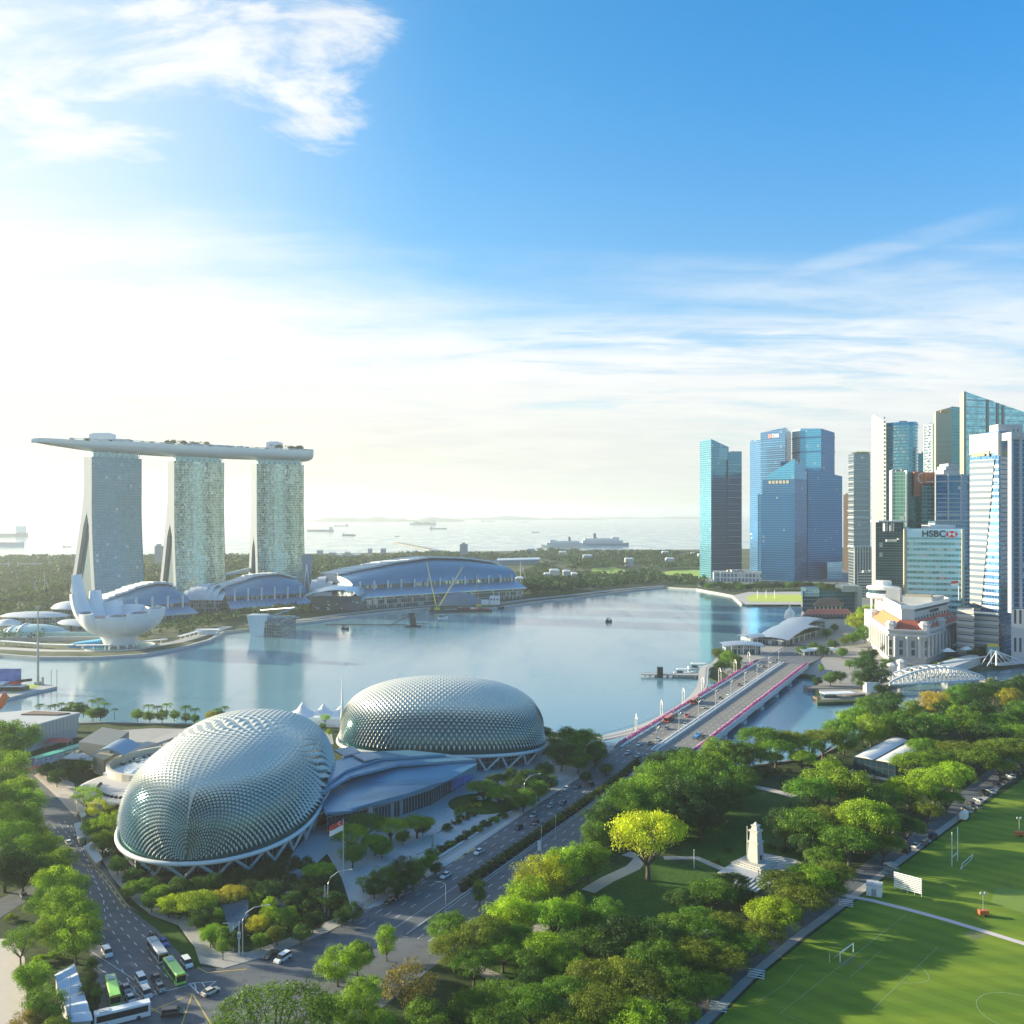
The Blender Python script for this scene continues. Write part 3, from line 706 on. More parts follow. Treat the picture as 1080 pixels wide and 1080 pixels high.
# curved roofs of the casino, theatres and exhibition hall
m_blueroof = mat('blue_glass_roof', (0.10, 0.25, 0.36), 0.3, 0.35, var=0.15, scale=0.02)
nt = m_blueroof.node_tree
m_louvre = mat('white_roof_louvre', (0.60, 0.61, 0.61), 0.45, var=0.05, scale=0.05)
m_canopy, nt, b = newmat('pale_blue_canopy'); uv = ncoord(nt, 'UV'); u, v, _ = nsep(nt, uv)
ln_ = ((u/6.0).fr()).lt(0.08)
nlink(nt, nmix(nt, ln_, (0.25, 0.42, 0.58), (0.5, 0.58, 0.62)), b.inputs['Base Color']); b.inputs['Roughness'].default_value = 0.25; b.inputs['Metallic'].default_value = 0.35
m_shopg = facade('shop_glazing', (0.06, 0.12, 0.15), (0.30, 0.32, 0.32), 6, 3, .15, .12, .2, .5, .03, .6, .25, .5)
def vaulthall(name, label, cat, pl, Yl, pr, Yr, ridge, depth, zc, zb, canopy_d, cz, masts, steps, side_l=True, mh=16):
    """ridge: heights (in metres) at fractions of the length; front line from (pl,Yl) to (pr,Yr)"""
    A, B = at(pl, Yl, 0), at(pr, Yr, 0); d = (B-A).normalized(); n = Vector((-d.y, d.x, 0)); Ln = (B-A).length
    root = thing(name, label, cat, (A.x, A.y, 2))
    def hz(t):
        for i in range(1, len(ridge)):
            if t <= ridge[i][0]: k = (t-ridge[i-1][0])/(ridge[i][0]-ridge[i-1][0]); k = k*k*(3-2*k)*0.4+k*0.6; return ridge[i-1][1]+(ridge[i][1]-ridge[i-1][1])*k
        return ridge[-1][1]
    N = 36
    rows = []
    for i in range(N+1):
        t = i/N; q = A+d*(Ln*t); h = hz(t); row = []
        for k in range(9):
            a = math.pi/2*k/8
            p_ = q+n*(depth*(1-math.cos(a))); row.append((p_.x, p_.y, zb+(h-zb)*math.sin(a)))
        rows.append(row)
    mb = MB(); mb.grid(rows, 0)
    mb.build('vaulted_roof', m_blueroof, root, smooth=True)
    mb = MB()                                         # back slope and end walls
    back = [[r_[-1], (r_[-1][0]+n.x*depth*0.8, r_[-1][1]+n.y*depth*0.8, zb)] for r_ in rows]; mb.grid(back, 0)
    for r_, bk in ((rows[0], back[0]), (rows[-1], back[-1])): mb.face([*r_, bk[1]], 0)
    mb.build('roof_back', m_louvre, root)
    # stepped white louvre slabs riding over the ridge
    mb = MB()
    for i in range(steps):
        t0, t1 = i/steps, (i+1.18)/steps; h = hz((i+0.5)/steps)+2.4
        q0, q1 = A+d*(Ln*t0), A+d*(Ln*min(t1, 1.0)); f0 = n*depth*0.60; f1 = n*depth*1.35
        P = [q0+f0, q1+f0, q1+f1, q0+f1]
        sl = (hz(min(1, t1))-hz(t0))*0.35
        zz = [h-sl, h+sl, h+sl-2, h-sl-2]
        for dz_ in (0,):
            mb.prism([(p_.x, p_.y) for p_ in P], [z_-2.2 for z_ in zz], 0, 0, tops=zz)
    mb.build('roof_louvres', m_louvre, root)
    mb = MB(); mb.prism([tuple((A+n*4)[:2]), tuple((B+n*4)[:2]), tuple((B+n*depth)[:2]), tuple((A+n*depth)[:2])], 2, zb, 0, 0)
    mb.build('glazed_wall', m_shopg, root)
    # sloping canopy toward the bay
    mb = MB(); C0, C1 = A-n*canopy_d-d*2, B-n*canopy_d+d*2
    A2, B2 = A+n*3, B+n*3
    mb.face([(C0.x, C0.y, cz), (C1.x, C1.y, cz), (B2.x, B2.y, zc), (A2.x, A2.y, zc)], 0, [(0, 0), (Ln, 0), (Ln, 20), (0, 20)])
    mb.face([(C0.x, C0.y, cz-1.5), (C1.x, C1.y, cz-1.5), (C1.x, C1.y, cz), (C0.x, C0.y, cz)], 0)
    mb.face([(C0.x, C0.y, cz-1.5), (A2.x, A2.y, zc-1.5), (A2.x, A2.y, zc), (C0.x, C0.y, cz)], 0)
    mb.face([(C1.x, C1.y, cz-1.5), (B2.x, B2.y, zc-1.5), (B2.x, B2.y, zc), (C1.x, C1.y, cz)], 0)
    mb.face([(A2.x, A2.y, zc-1.5), (B2.x, B2.y, zc-1.5), (C1.x, C1.y, cz-1.5), (C0.x, C0.y, cz-1.5)], 0)
    mb.build('canopy', m_canopy, root)
    mb = MB(); D0, D1 = A-n*(canopy_d-5), B-n*(canopy_d-5)
    mb.prism([tuple(D0[:2]), tuple(D1[:2]), tuple((B+n*4)[:2]), tuple((A+n*4)[:2])], 2, cz-2.2, 0, 0)
    mb.build('shopfront', m_shopg, root)
    for i in range(masts):
        t = (i+0.5)/masts; q = A+d*(Ln*t)-n*1.5
        mb = MB(); mb.prism([(q.x-.9, q.y-.9), (q.x+.9, q.y-.9), (q.x+.9, q.y+.9), (q.x-.9, q.y+.9)], zc-1, zc+mh, 0); q2 = q+n*8
        mb.tube([(q.x, q.y, zc+mh-2), (q2.x, q2.y, zb+3)], 0.4, 0, 5)
        mb.build('roof_mast', m_louvre, root)
    return root, A, B, d, n
vaulthall('exhibition_hall', 'longest low hall with blue vaulted roof and stepped white edge across the bay', 'exhibition hall', 372, 1150, 545, 1300,
          [(0, 41), (.15, 47), (.35, 54), (.55, 58.5), (.75, 56), (1, 48)], 70, 25, 30, 20, 17, 13, 17, mh=10)
vaulthall('theatre_hall', 'blue vaulted hall with white fins in front of the right hotel tower', 'theatre', 240, 1110, 323, 1165,
          [(0, 27), (.2, 33), (.5, 41), (.75, 42), (1, 36)], 55, 15, 20, 18, 8, 6, 12, mh=14)
vaulthall('casino_hall', 'blue roofed hall partly hidden behind the lotus museum below the left hotel tower', 'casino', 118, 1000, 200, 1060,
          [(0, 22), (.25, 29), (.5, 36), (.7, 39), (.85, 38), (1, 31)], 50, 14, 18, 18, 8, 5, 12, mh=13)
# tall white shade sail beside the right tower
q = at(324, 1240); root = thing('wind_sculpture', 'tall white tapering sail standing at the right end of the hotel row', 'sculpture', q)
mb = MB(); mb.prism([(q.x-3, q.y-2), (q.x+2, q.y-2), (q.x+2, q.y+2), (q.x-3, q.y+2)], 2, ZT(585, 1240), 0, top_poly=[(q.x-7, q.y-2), (q.x+7, q.y-2), (q.x+7, q.y+2), (q.x-7, q.y+2)])
mb.build('sail', m_hwhite, root)
mb = MB()
for dx_ in (-5, 6): mb.tube([(q.x+dx_, q.y-3, 2), (q.x, q.y-3, 52)], 0.8, 0, 6)
mb.build('prop', m_white, root)
# bowed white shell roofs between the halls
def shell_roof(px0, px1, Yc, z0, zt, dep, name='shell_roof', label='', cat='roof', m=None, n=7):
    c = at((px0+px1)/2, Yc); root = thing(name, label, cat, c)
    X0, X1 = PX(px0, Yc), PX(px1, Yc)
    for i in range(n):
        t = i/n; xa = X0+(X1-X0)*t; xb = X0+(X1-X0)*(t+1.25/n); hh = z0+(zt-z0)*math.sin(math.pi*(0.15+0.75*(t+.5/n)))
        rows = []
        for k in range(9):
            a = math.pi*k/8; rows.append([(xa, Yc-dep*math.cos(a), z0+(hh-z0)*math.sin(a)), (xb, Yc-dep*math.cos(a), z0+(hh-z0)*math.sin(a)*1.06)])
        mb = MB(); mb.grid(rows, 0); mb.grid([[r_[1], (r_[1][0], r_[1][1], r_[1][2]-1.6)] for r_ in rows], 0); mb.build('shell', m or m_louvre, root, smooth=True, ang=40)
    mb = MB(); mb.box(X0+2, X1-2, Yc-dep+3, Yc+dep-3, 2, z0+2); mb.build('glazed_base', m_shopg, root)
    return root
shell_roof(198, 240, 1130, 16, 34, 24, label='overlapping cream shell roofs left of the middle blue hall', cat='hall')
shell_roof(329, 350, 1190, 22, 38, 12, label='small white domed roof between the two larger blue halls', cat='hall', n=3)
# dark plaza hall with crane, between halls
q0, q1 = at(322, 1085), at(384, 1120)
root = thing('event_plaza_hall', 'dark fronted plaza hall with thin curved roof between two blue halls', 'hall', q0)
mb = MB(); rows = []
for i in range(13):
    t = i/12; p_ = q0.lerp(q1, t); hh = 25+6*math.sin(math.pi*t)-(0 if t < .85 else (t-.85)*60); rows.append([(p_.x, p_.y-8, hh-2), (p_.x, p_.y+8, hh), (p_.x, p_.y+50, hh+1)])
mb.grid(rows, 0); mb.build('curved_roof', m_canopy, root, smooth=True)
mb = MB(); mb.box(q0.x+2, q1.x-2, q0.y+22, q1.y+45, 2, 21); mb.build('dark_front', m_hdark, root)
for i in range(18): p_ = q0.lerp(q1, rnd.random()); mb = MB(); mb.cbox(p_.x, q0.y+21.5, rnd.uniform(4, 16), rnd.uniform(1, 3), .5, rnd.uniform(.6, 1.5)); mb.build('stage_panel', (mat('warm_lamp', (0.9, 0.6, 0.2), .5), m_white)[i % 2], root)
# low mall roofs on the left of the museum
def lens_roof(px0, px1, Yc, dep, z0, zt, label, name='mall_roof', tilt=0.0):
    c = at((px0+px1)/2, Yc); X0, X1 = PX(px0, Yc), PX(px1, Yc); root = thing(name, label, 'roof', c)
    rows = []
    for i in range(17):
        t = i/16; wv = dep*math.sin(math.pi*min(1, max(0, t*0.94+.03)))**0.7
        rows.append([(X0+(X1-X0)*t, Yc-wv+2*wv*k/6, z0+tilt*t+(zt-z0)*math.sin(math.pi*k/6)*math.sin(math.pi*t)**.5) for k in range(7)])
    mb = MB(); mb.grid(rows, 0); mb.grid([[r_[0], (r_[0][0], r_[0][1], r_[0][2]-1)] for r_ in rows], 0); mb.build('roof_shell', m_louvre, root, smooth=True)
    mb = MB(); mb.prism([(X0+(X1-X0)*.08, Yc-dep*.35), (X0+(X1-X0)*.92, Yc-dep*.35), (X0+(X1-X0)*.92, Yc+dep*.5), (X0+(X1-X0)*.08, Yc+dep*.5)], 2, z0+.4); mb.build('glazed_wall', m_shopg, root)
    return root
lens_roof(2, 72, 935, 16, 17, 21, 'flat white lens shaped roof left of the lotus museum')
lens_roof(55, 100, 985, 16, 20, 27, 'pointed pale roof just behind the lotus museum', 'mall_roof')
lens_roof(62, 112, 905, 15, 14, 18, 'tilted silver roof tucked against the left side of the museum', 'mall_roof', -3)
lens_roof(-5, 22, 905, 9, 12, 17, 'small white roof at the far left edge of the mall', 'mall_roof')
q = at(36, 880); root = thing('glass_pavilion', 'rounded glass pavilion with white ribs left of the museum', 'pavilion', q)
mb = MB(); rows = []
for i in range(13):
    t = i/12; sc = math.sin(math.pi*(0.1+0.85*t))**.6; rows.append([(q.x-30+66*t, q.y-18*sc*math.cos(math.pi*k/8), 2+13*sc*math.sin(math.pi*k/8)) for k in range(9)])
mb.grid(rows, 0); mb.build('glass_vault', m_teal, root, smooth=True)
mb = MB()
for i in (0, 1, 2, 4): mb.tube(rows[i], 1.4, 0, 5)
mb.build('rib', m_white, root)
q = at(45, 860); root = thing('pavilion_terrace', 'long pale terrace wall in front of the glass pavilion', 'terrace', q)
mb = MB(); mb.prism([(q.x-50, q.y-4), (q.x+66, q.y-2), (q.x+70, q.y+10), (q.x-40, q.y+14)], 2, 5.5); mb.build('wall', m_conc, root)
mb = MB(); mb.prism([(q.x-46, q.y+4), (q.x+60, q.y+5), (q.x+60, q.y+9), (q.x-46, q.y+8)], 5.5, 9); mb.build('glazing', m_teal, root)
# blue ticket kiosk and covered walks
q = at(93, 818); root = thing('ticket_kiosk', 'bright blue angular kiosk on the promenade left of the museum', 'kiosk', q)
mb = MB(); mb.prism([(q.x-16, q.y-5), (q.x+10, q.y-5), (q.x+15, q.y+5), (q.x-11, q.y+5)], 2, 8, tops=[5, 8, 9.5, 6]); mb.build('body', mat('bright_blue', (0.06, 0.35, 0.62), .4), root)
mb = MB()
for k in range(4): mb.cbox(q.x-10+k*6, q.y-5.1, 4.3, 2.4, .3, 1.6)
mb.build('window', m_hdark, root)
def covered_walk(pts, label):
    P = [G(*q) for q in pts]; root = thing('covered_walkway', label, 'walkway', P[0], 'white covered walkways on the museum promenade')
    mb = MB(); strip(mb, P, 4.5, 6.2, 0, 0.5); strip(mb, P, 4.5, 5.7); mb.build('roof', m_white, root)
    LL = 0
    for i in range(len(P)-1):
        n_ = max(1, int((P[i+1]-P[i]).length/9))
        for k in range(n_):
            p_ = P[i].lerp(P[i+1], (k+.5)/n_); mb = MB(); mb.cyl(p_.x, p_.y, 2.3, 5.8, .35, 0, 6); mb.build('post', m_white, root)
covered_walk([(0, 680.5), (40, 683.5)], 'covered walkway on the far left of the museum promenade')
covered_walk([(40, 684), (78, 685)], 'covered walkway second from the left along the museum promenade')
covered_walk([(80, 685.3), (117, 685)], 'covered walkway just left of the museum legs on the promenade')
covered_walk([(138, 682.5), (176, 678.5)], 'covered walkway just right of the museum legs on the promenade')
covered_walk([(188, 676), (216, 668)], 'covered walkway at the right end of the curved museum promenade')
q = at(219, 905); mb = MB(); mb.box(q.x-9, q.x+9, q.y-4, q.y+4, 2, 6); mb.box(q.x-11, q.x+11, q.y-5, q.y+5, 6, 6.8); tag(mb.build('promenade_cafe', m_white), 'small white cafe at the right tip of the museum promenade', 'cafe')
# crystal pavilion on the water
A_, B_, C_, D_ = G(268, 671, 0), G(296, 673, 0), G(312, 667, 0), G(275, 663, 0)
root = thing('crystal_pavilion', 'angular grey glass pavilion standing in the water by the promenade', 'pavilion', A_)
m_cry = facade('crystal_glass', (0.10, 0.17, 0.19), (0.2, 0.26, 0.27), 3, 3, .1, .1, .1, .7, .03, .4, .05)
mb = MB(); mb.prism([A_[:2], B_[:2], C_[:2], D_[:2]], -1, 14, 0, tops=[17, 13, 17, 15]); mb.build('main_volume', m_cry, root)
mb = MB(); mb.prism([(A_.x-2, A_.y-4), (A_.x+12, A_.y-5), (A_.x+12, A_.y+6), (A_.x, A_.y+6)], 0, 21, 0, top_poly=[(A_.x-6, A_.y-5), (A_.x+14, A_.y-6), (A_.x+12, A_.y+10), (A_.x-4, A_.y+10)]); mb.build('tilted_entrance', mat('pale_panel', (.55, .66, .72), .25, .4), root)
mb = MB(); P = [(A_.x+12, A_.y-4, 18), (C_.x, C_.y, 25), (C_.x+3, C_.y, 15), (D_.x, D_.y, 19)]; mb.tube([P[0], P[1]], .8); mb.tube([P[1], P[3]], .8); mb.tube([P[0], P[2]], .8); mb.build('roof_fin', m_steel, root)
# fountain rig in the bay
q = G(436, 661, 0); root = thing('fountain_rig', 'dark floating rig with boom in the bay below the exhibition hall', 'barge', (q.x, q.y, 0))
mb = MB(); mb.cbox(q.x, q.y, .6, 16, 10, 1.8); mb.build('pontoon', m_dark, root)
mb = MB(); mb.prism([(q.x-3, q.y-3), (q.x+3, q.y-3), (q.x+3, q.y+3), (q.x-3, q.y+3)], 1.5, 15, 0, top_poly=[(q.x-4.5, q.y-3), (q.x+1, q.y-3), (q.x+1, q.y+3), (q.x-4.5, q.y+3)]); mb.build('tower', m_dark, root)
mb = MB(); mb.tube([(q.x-2, q.y, 13), (q.x-26, q.y-4, 1)], .5, 0, 5); mb.tube([(q.x, q.y, 4), (q.x+17, q.y, 3)], .35, 0, 5); mb.tube([(q.x-8, q.y+8, 1), (q.x-95, q.y+12, 1)], .5, 0, 5); mb.build('boom', m_dark, root)
# construction barge with yellow cranes
m_yel = mat('crane_yellow', (0.62, 0.55, 0.08), .5); m_red = mat('signal_red', (0.55, 0.05, 0.03), .45); m_green = mat('net_green', (.05, .35, .18), .6)
for px0, py0, tips, lab in ((461, 644, ((450, 594), (488, 598)), 'yellow crane with V shaped booms on the barge below the exhibition hall'), (505, 640, ((503, 604),), 'upright yellow and orange crane at the right of the construction barge')):
    q = G(px0, py0, 1.5); root = thing('barge_crane', lab, 'crane', q)
    mb = MB(); mb.cbox(q.x, q.y, 3, 7, 5, 3); mb.build('cab', m_yel, root)
    for tx, ty in tips:
        mb = MB(); mb.tube([(q.x, q.y, 3), (PX(tx, q.y), q.y+3, ZT(ty, q.y))], [.55, .3], 0, 5); mb.build('boom', m_yel if tx != 503 else mat('crane_orange', (.6, .22, .04), .5), root)
q = G(486, 645, 0); root = thing('construction_barge', 'cluttered dark work barge moored under the exhibition hall', 'barge', (q.x, q.y, 0))
mb = MB(); mb.cbox(q.x, q.y, 1, 76, 14, 2.6); mb.build('hull', m_dark, root)
for i in range(22): mb = MB(); mb.cbox(q.x+rnd.uniform(-36, 36), q.y+rnd.uniform(-5, 5), 3.2, rnd.uniform(2, 7), rnd.uniform(2, 4), rnd.uniform(1, 3.5)); mb.build('deck_cargo', rnd.choice((mat('rust_brown', (.14, .06, .04), .7), m_red, m_white, m_dark)), root)
q = G(478, 637); root = thing('mesh_dome', 'low grey mesh dome behind the work barge', 'dome', q)
mb = MB(); mb.lathe(q.x+4, q.y+14, [(36, 2), (31, 8), (20, 13), (8, 16), (.3, 16.5)], 0, 22); mb.build('shell', mat('grey_mesh', (.20, .24, .27), .6, .3), root, smooth=True)
q = G(519, 638); root = thing('site_cabins', 'white stacked site cabins at the right of the work barge', 'cabin', q)
mb = MB(); mb.box(q.x-14, q.x-4, q.y, q.y+8, 2, 8); mb.box(q.x-3, q.x+10, q.y, q.y+9, 2, 13); mb.build('walls', m_white, root)
mb = MB()
for k in range(3): mb.cbox(q.x-1+k*4, q.y-.1, 9, 2, .3, 2)
mb.build('window', m_hdark, root)
# leftmost promenade pole and the stand
# ================================================================ the city on the right
FMT = {}
def gl(name, glass, frame=(0.12, 0.2, 0.26), **k):
    d = dict(fh=4.0, fw=3.0, band=.22, mull=.10, rough=.10, metal=.68, tilt=.010, vary=.16, blinds=.007, big=.16); d.update(k)
    return facade(name, glass, frame, **d)
m_sail = gl('deep_teal_glass', (0.02, 0.20, 0.31), (0.012, 0.11, 0.18)); m_sail_lit = gl('sunlit_teal_glass', (0.10, 0.34, 0.46), (0.06, 0.22, 0.32))  # second is a lighter copy; the left face's sunlight is in its colour
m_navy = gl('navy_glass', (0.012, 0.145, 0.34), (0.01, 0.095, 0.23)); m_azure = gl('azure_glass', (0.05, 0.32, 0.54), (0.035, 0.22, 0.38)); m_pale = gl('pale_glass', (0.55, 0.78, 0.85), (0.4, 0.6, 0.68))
m_slit = gl('slatted_glass', (0.08, 0.20, 0.29), (0.36, 0.42, 0.45), band=.36)
m_roofg = mat('roof_grey', (0.30, 0.31, 0.32), .8, var=.2, scale=.1)
m_roofw = mat('roof_white', (0.48, 0.48, 0.47), .7, var=.12, scale=.1)
m_cream = mat('cream_cladding', (0.36, 0.33, 0.24), .5, var=.06, scale=.05)
m_greyclad = mat('grey_cladding', (0.34, 0.36, 0.38), .5, var=.08, scale=.05)
m_tan = mat('tan_cladding', (0.42, 0.27, 0.16), .6, var=.1, scale=.05)
def chain(c, depth=None, back=None):
    """c: (px, Y) corners seen from the camera, left to right; the far side is closed behind"""
    P = [Vector((PX(a, b_), b_)) for a, b_ in c]
    if back: P += [Vector((PX(a, b_), b_)) for a, b_ in back]
    elif len(P) == 2: P += [P[1]+Vector((P[1].x, P[1].y)).normalized()*(depth or 30), P[0]+Vector((P[0].x, P[0].y)).normalized()*(depth or 30)]
    elif len(P) == 3: P.append(P[0]+P[2]-P[1])
    return [(q.x, q.y) for q in P]
def text(mb_name, s, size, loc, rz, m, parent, ext=0.15, bold=True):
    cu = bpy.data.curves.new('lettering', 'FONT'); cu.body = s; cu.size = size; cu.extrude = ext; cu.align_x = 'CENTER'; cu.align_y = 'CENTER'
    if bold: cu.offset = size*0.018
    t = bpy.data.objects.new('tmp', cu); COL.objects.link(t); bpy.context.view_layer.update()
    me = bpy.data.meshes.new_from_object(t.evaluated_get(bpy.context.evaluated_depsgraph_get())); bpy.data.objects.remove(t)
    mat_ = Matrix.Translation(Vector(loc)-(WL[parent.name] if parent else Vector()))@Matrix.Rotation(rz, 4, 'Z')@Matrix.Rotation(R(90), 4, 'X')
    me.transform(mat_); me.materials.clear(); me.materials.append(m)
    o = bpy.data.objects.new(mb_name, me); COL.objects.link(o)
    if parent: o.parent = parent; WL[o.name] = WL[parent.name]
    return o
def face_sign(poly, i, j, t, z, out=0.4):
    a, b_ = Vector(poly[i]), Vector(poly[j]); p_ = a.lerp(b_, t); d = (b_-a).normalized(); n = Vector((d.y, -d.x))
    return (p_.x+n.x*out, p_.y+n.y*out, z), math.atan2(d.y, d.x)
def tower(name, label, poly, tops, mats_side, roof=None, z0=2, bands=None, cat='skyscraper', parts=True):
    """mats_side: a material for each wall in the order of the outline"""
    root = thing(name, label, cat, (poly[0][0], poly[0][1], 2))
    n = len(poly); zt = tops if isinstance(tops, (list, tuple)) else [tops]*n
    ar = sum(poly[i][0]*poly[(i+1) % n][1]-poly[(i+1) % n][0]*poly[i][1] for i in range(n))
    ms = mats_side if isinstance(mats_side, (list, tuple)) else [mats_side]*n
    uniq = []
    for m in ms:
        if m not in uniq: uniq.append(m)
    for m in uniq:
        mb = MB(); u = 0
        for i in range(n):
            j = (i+1) % n; Lw = math.dist(poly[i], poly[j])
            if ms[i] is m:
                q = [(*poly[i], z0), (*poly[j], z0), (*poly[j], zt[j]), (*poly[i], zt[i])]; uv = [(u, z0), (u+Lw, z0), (u+Lw, zt[j]), (u, zt[i])]
                if ar < 0: q.reverse(); uv.reverse()
                mb.face(q, 0, uv)
            u += Lw
        mb.build('facade', m, root)
    mb = MB(); cpts = [(poly[i][0], poly[i][1], zt[i]-0.8) for i in range(n)]
    mb.cap(cpts if ar > 0 else cpts[::-1], 0)
    cx, cy = sum(q[0] for q in poly)/n, sum(q[1] for q in poly)/n; zm = min(zt)
    mb.build('roof', roof or m_roofg, root)
    if parts:
        mb = MB(); r_ = random.Random(int(abs(cx)*7)); sz = math.sqrt(abs(ar)/2)
        for k in range(4):
            mb.cbox(cx+r_.uniform(-.25, .25)*sz, cy+r_.uniform(-.2, .2)*sz, zm+.2, sz*r_.uniform(.1, .28), sz*r_.uniform(.1, .22), r_.uniform(3, 6))
        mb.build('roof_plant', m_roofg, root)
    if bands:
        zs, h, off, m, sel = bands
        mb = MB(); q = offset(poly, off)
        if sel is None:
            for z in zs: mb.prism(q, z, z+h)
        else:
            qq = [Vector(v) for v in poly]
            for i in sel:
                j = (i+1) % n; a, b_ = qq[i], qq[j]; d = (b_-a).normalized(); nn = Vector((d.y, -d.x))*(1 if ar > 0 else -1)
                for z in zs:
                    P = [a-nn*.3, b_-nn*.3, b_+nn*off, a+nn*off]; mb.prism([tuple(v) for v in P], z, z+h)
        mb.build('floor_bands', m, root)
    return root
def zz(py, Y): return ZT(py, Y)
def fl(a, b_, s=4.0): return [a+s*i for i in range(int((b_-a)/s))]

# --- waterfront pair (sail-like)
Y = 1700
p_ = chain([(738, Y+20), (750, Y-22), (768.5, Y)], back=[(757, Y+48)])
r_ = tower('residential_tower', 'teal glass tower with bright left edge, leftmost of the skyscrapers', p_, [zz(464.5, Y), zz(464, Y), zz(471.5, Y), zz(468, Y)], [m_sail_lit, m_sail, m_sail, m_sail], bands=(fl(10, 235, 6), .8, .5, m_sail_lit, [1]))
mb = MB(); mb.box(PX(752, Y-16), PX(768, Y-16), Y-12, Y+2, 216, 238); mb.build('crown_terrace', m_sail_lit, r_)
p_ = chain([(768, Y-4), (782.3, Y+12)], 34)
tower('residential_tower', 'shorter teal tower joined to the right of the leftmost skyscraper', p_, [zz(477, Y), zz(475.5, Y), zz(476, Y), zz(477, Y)], m_sail, bands=(fl(10, 225, 6), .8, .5, m_slit, [0]))
# --- financial centre group
Y = 1850
tower('office_tower', 'plain dark blue slab at the left end of the big blue tower group', chain([(790.8, Y), (803, Y-30)], 40), [zz(465.5, Y), zz(465, Y), zz(465, Y), zz(465.5, Y)], m_navy)
Y = 1760
p_ = chain([(802, Y), (828.5, Y-45), (834.5, Y+5)])
r_ = tower('office_tower', 'navy glass tower with small red and white bank sign near its top', p_, [zz(456.5, Y), zz(453, Y), zz(456.5, Y), zz(457, Y)], [m_navy, m_slit, m_navy, m_navy], bands=(fl(20, 262, 8), 1.0, .5, m_azure, [0]))
loc, rz = face_sign(p_, 0, 1, .62, zz(460, Y-20), .8)
text('lettering', 'DBS', 8.5, loc, rz, m_white, r_, .2)
loc2, _ = face_sign(p_, 0, 1, .40, zz(460, Y-20), .8)
mb = MB(o=loc2, a=rz); mb.prism([(-4, -.2), (4, -.2), (4, .2), (-4, .2)], -3.4, 3.4); mb.build('red_mark', m_red, r_)
Y = 1640   # crowned front tower
p_ = chain([(804, Y+10), (838, Y-30), (851, Y+8)])
r_ = tower('office_tower', 'blue glass tower with sloping pointed crown in front of the blue group', p_, zz(506, Y), m_azure if False else m_navy, bands=None)
mb = MB(); x0, x1, x2 = p_[0], p_[1], p_[2]; cz = [zz(501.5, Y), zz(484.5, Y), zz(497.5, Y), zz(497, Y)]; q4 = p_[3]
x0 = (p_[0][0]+(p_[1][0]-p_[0][0])*.16, p_[0][1]+(p_[1][1]-p_[0][1])*.16)
mb.prism([x0, x1, x2, q4], zz(507, Y), 0, 0, tops=cz); mb.build('sloped_crown', m_azure, r_)
mb = MB()
for k in range(6):
    (lx, ly, lz), rz = face_sign([x0, x1], 0, 1, .10+.13*k, zz(508.7, Y), .3); mb2 = MB(o=(lx, ly, lz), a=rz); 
    mb2.box(-2.3, 2.3, -.4, .3, -2.6, 2.6); mb.V += mb2.V; k0 = len(mb.V)-len(mb2.V); mb.Fc += [tuple(i+k0 for i in f_) for f_ in mb2.Fc]; mb.M += mb2.M; mb.U += mb2.U
mb.build('crown_window', m_cream, r_)
mb = MB(); (lx, ly, _), rz = face_sign([p_[0], p_[1]], 0, 1, .72, 0, .35); mb = MB(o=(lx, ly, 0), a=rz); mb.box(-1.2, 1.2, -.4, .3, 4, zz(522, Y)); mb.build('dark_slot', m_hdark, r_)
p2 = chain([(802.5, Y-4), (838, Y-36)], 40)
tower('office_wing', 'lower blue glass wing at the foot of the pointed crown tower', [p2[0], p2[1], (p2[1][0], p2[1][1]+20), (p2[0][0], p2[0][1]+20)], zz(521, Y), m_navy, parts=False)
Y = 1720
p_ = chain([(835.5, Y+25), (844, Y-10), (866, Y-32), (880.3, Y-5)], back=[(868, Y+60), (845, Y+62)])
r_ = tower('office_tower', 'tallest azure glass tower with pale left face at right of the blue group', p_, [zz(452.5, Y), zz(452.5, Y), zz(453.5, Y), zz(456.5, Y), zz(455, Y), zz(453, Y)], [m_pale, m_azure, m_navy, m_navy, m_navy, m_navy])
mb = MB(); q = offset(p_, .6)
for z_ in (zz(463, Y), zz(478, Y)): mb.prism(q, z_, z_+3)
mb.build('floor_bands', m_navy, r_)
p_ = chain([(838.5, Y-50), (852, Y-64), (888.3, Y-30)], back=[(880, Y+20), (850, Y+10)])
r_ = tower('office_tower', 'dark blue stepped tower at the right foot of the tallest blue tower', p_, [zz(496, Y)]*2+[zz(503, Y)]*3, m_navy)
p3 = chain([(872.5, Y-70), (888.5, Y-60)], 20); mb = MB(); mb.prism(p3, 2, zz(597, Y)); mb.prism(p3, zz(597.6, Y), zz(591, Y)); mb.build('lit_podium', m_pale, r_)
tower('office_tower', 'narrow dark slab between the pointed crown tower and the tallest blue tower', chain([(824, 1800), (846, 1790)], 30), zz(486, 1790), m_navy)
# low club building at their foot
Y = 1600
r_ = tower('waterfront_hall', 'low white and grey hall at the foot of the blue tower group', chain([(751, Y), (803, Y-20)], 40), zz(603, Y), facade('hall_front', (.12, .2, .25), (.55, .58, .6), 8, 6, .3, .3, .3, .3), m_roofg, cat='building')
mb = MB()
for k in range(7): a, b_ = (PX(753+k*7, Y-3), Y-3); mb.cyl(a, b_, 2, zz(603, Y), 1.2, 0, 8)
mb.build('column', m_white, r_)
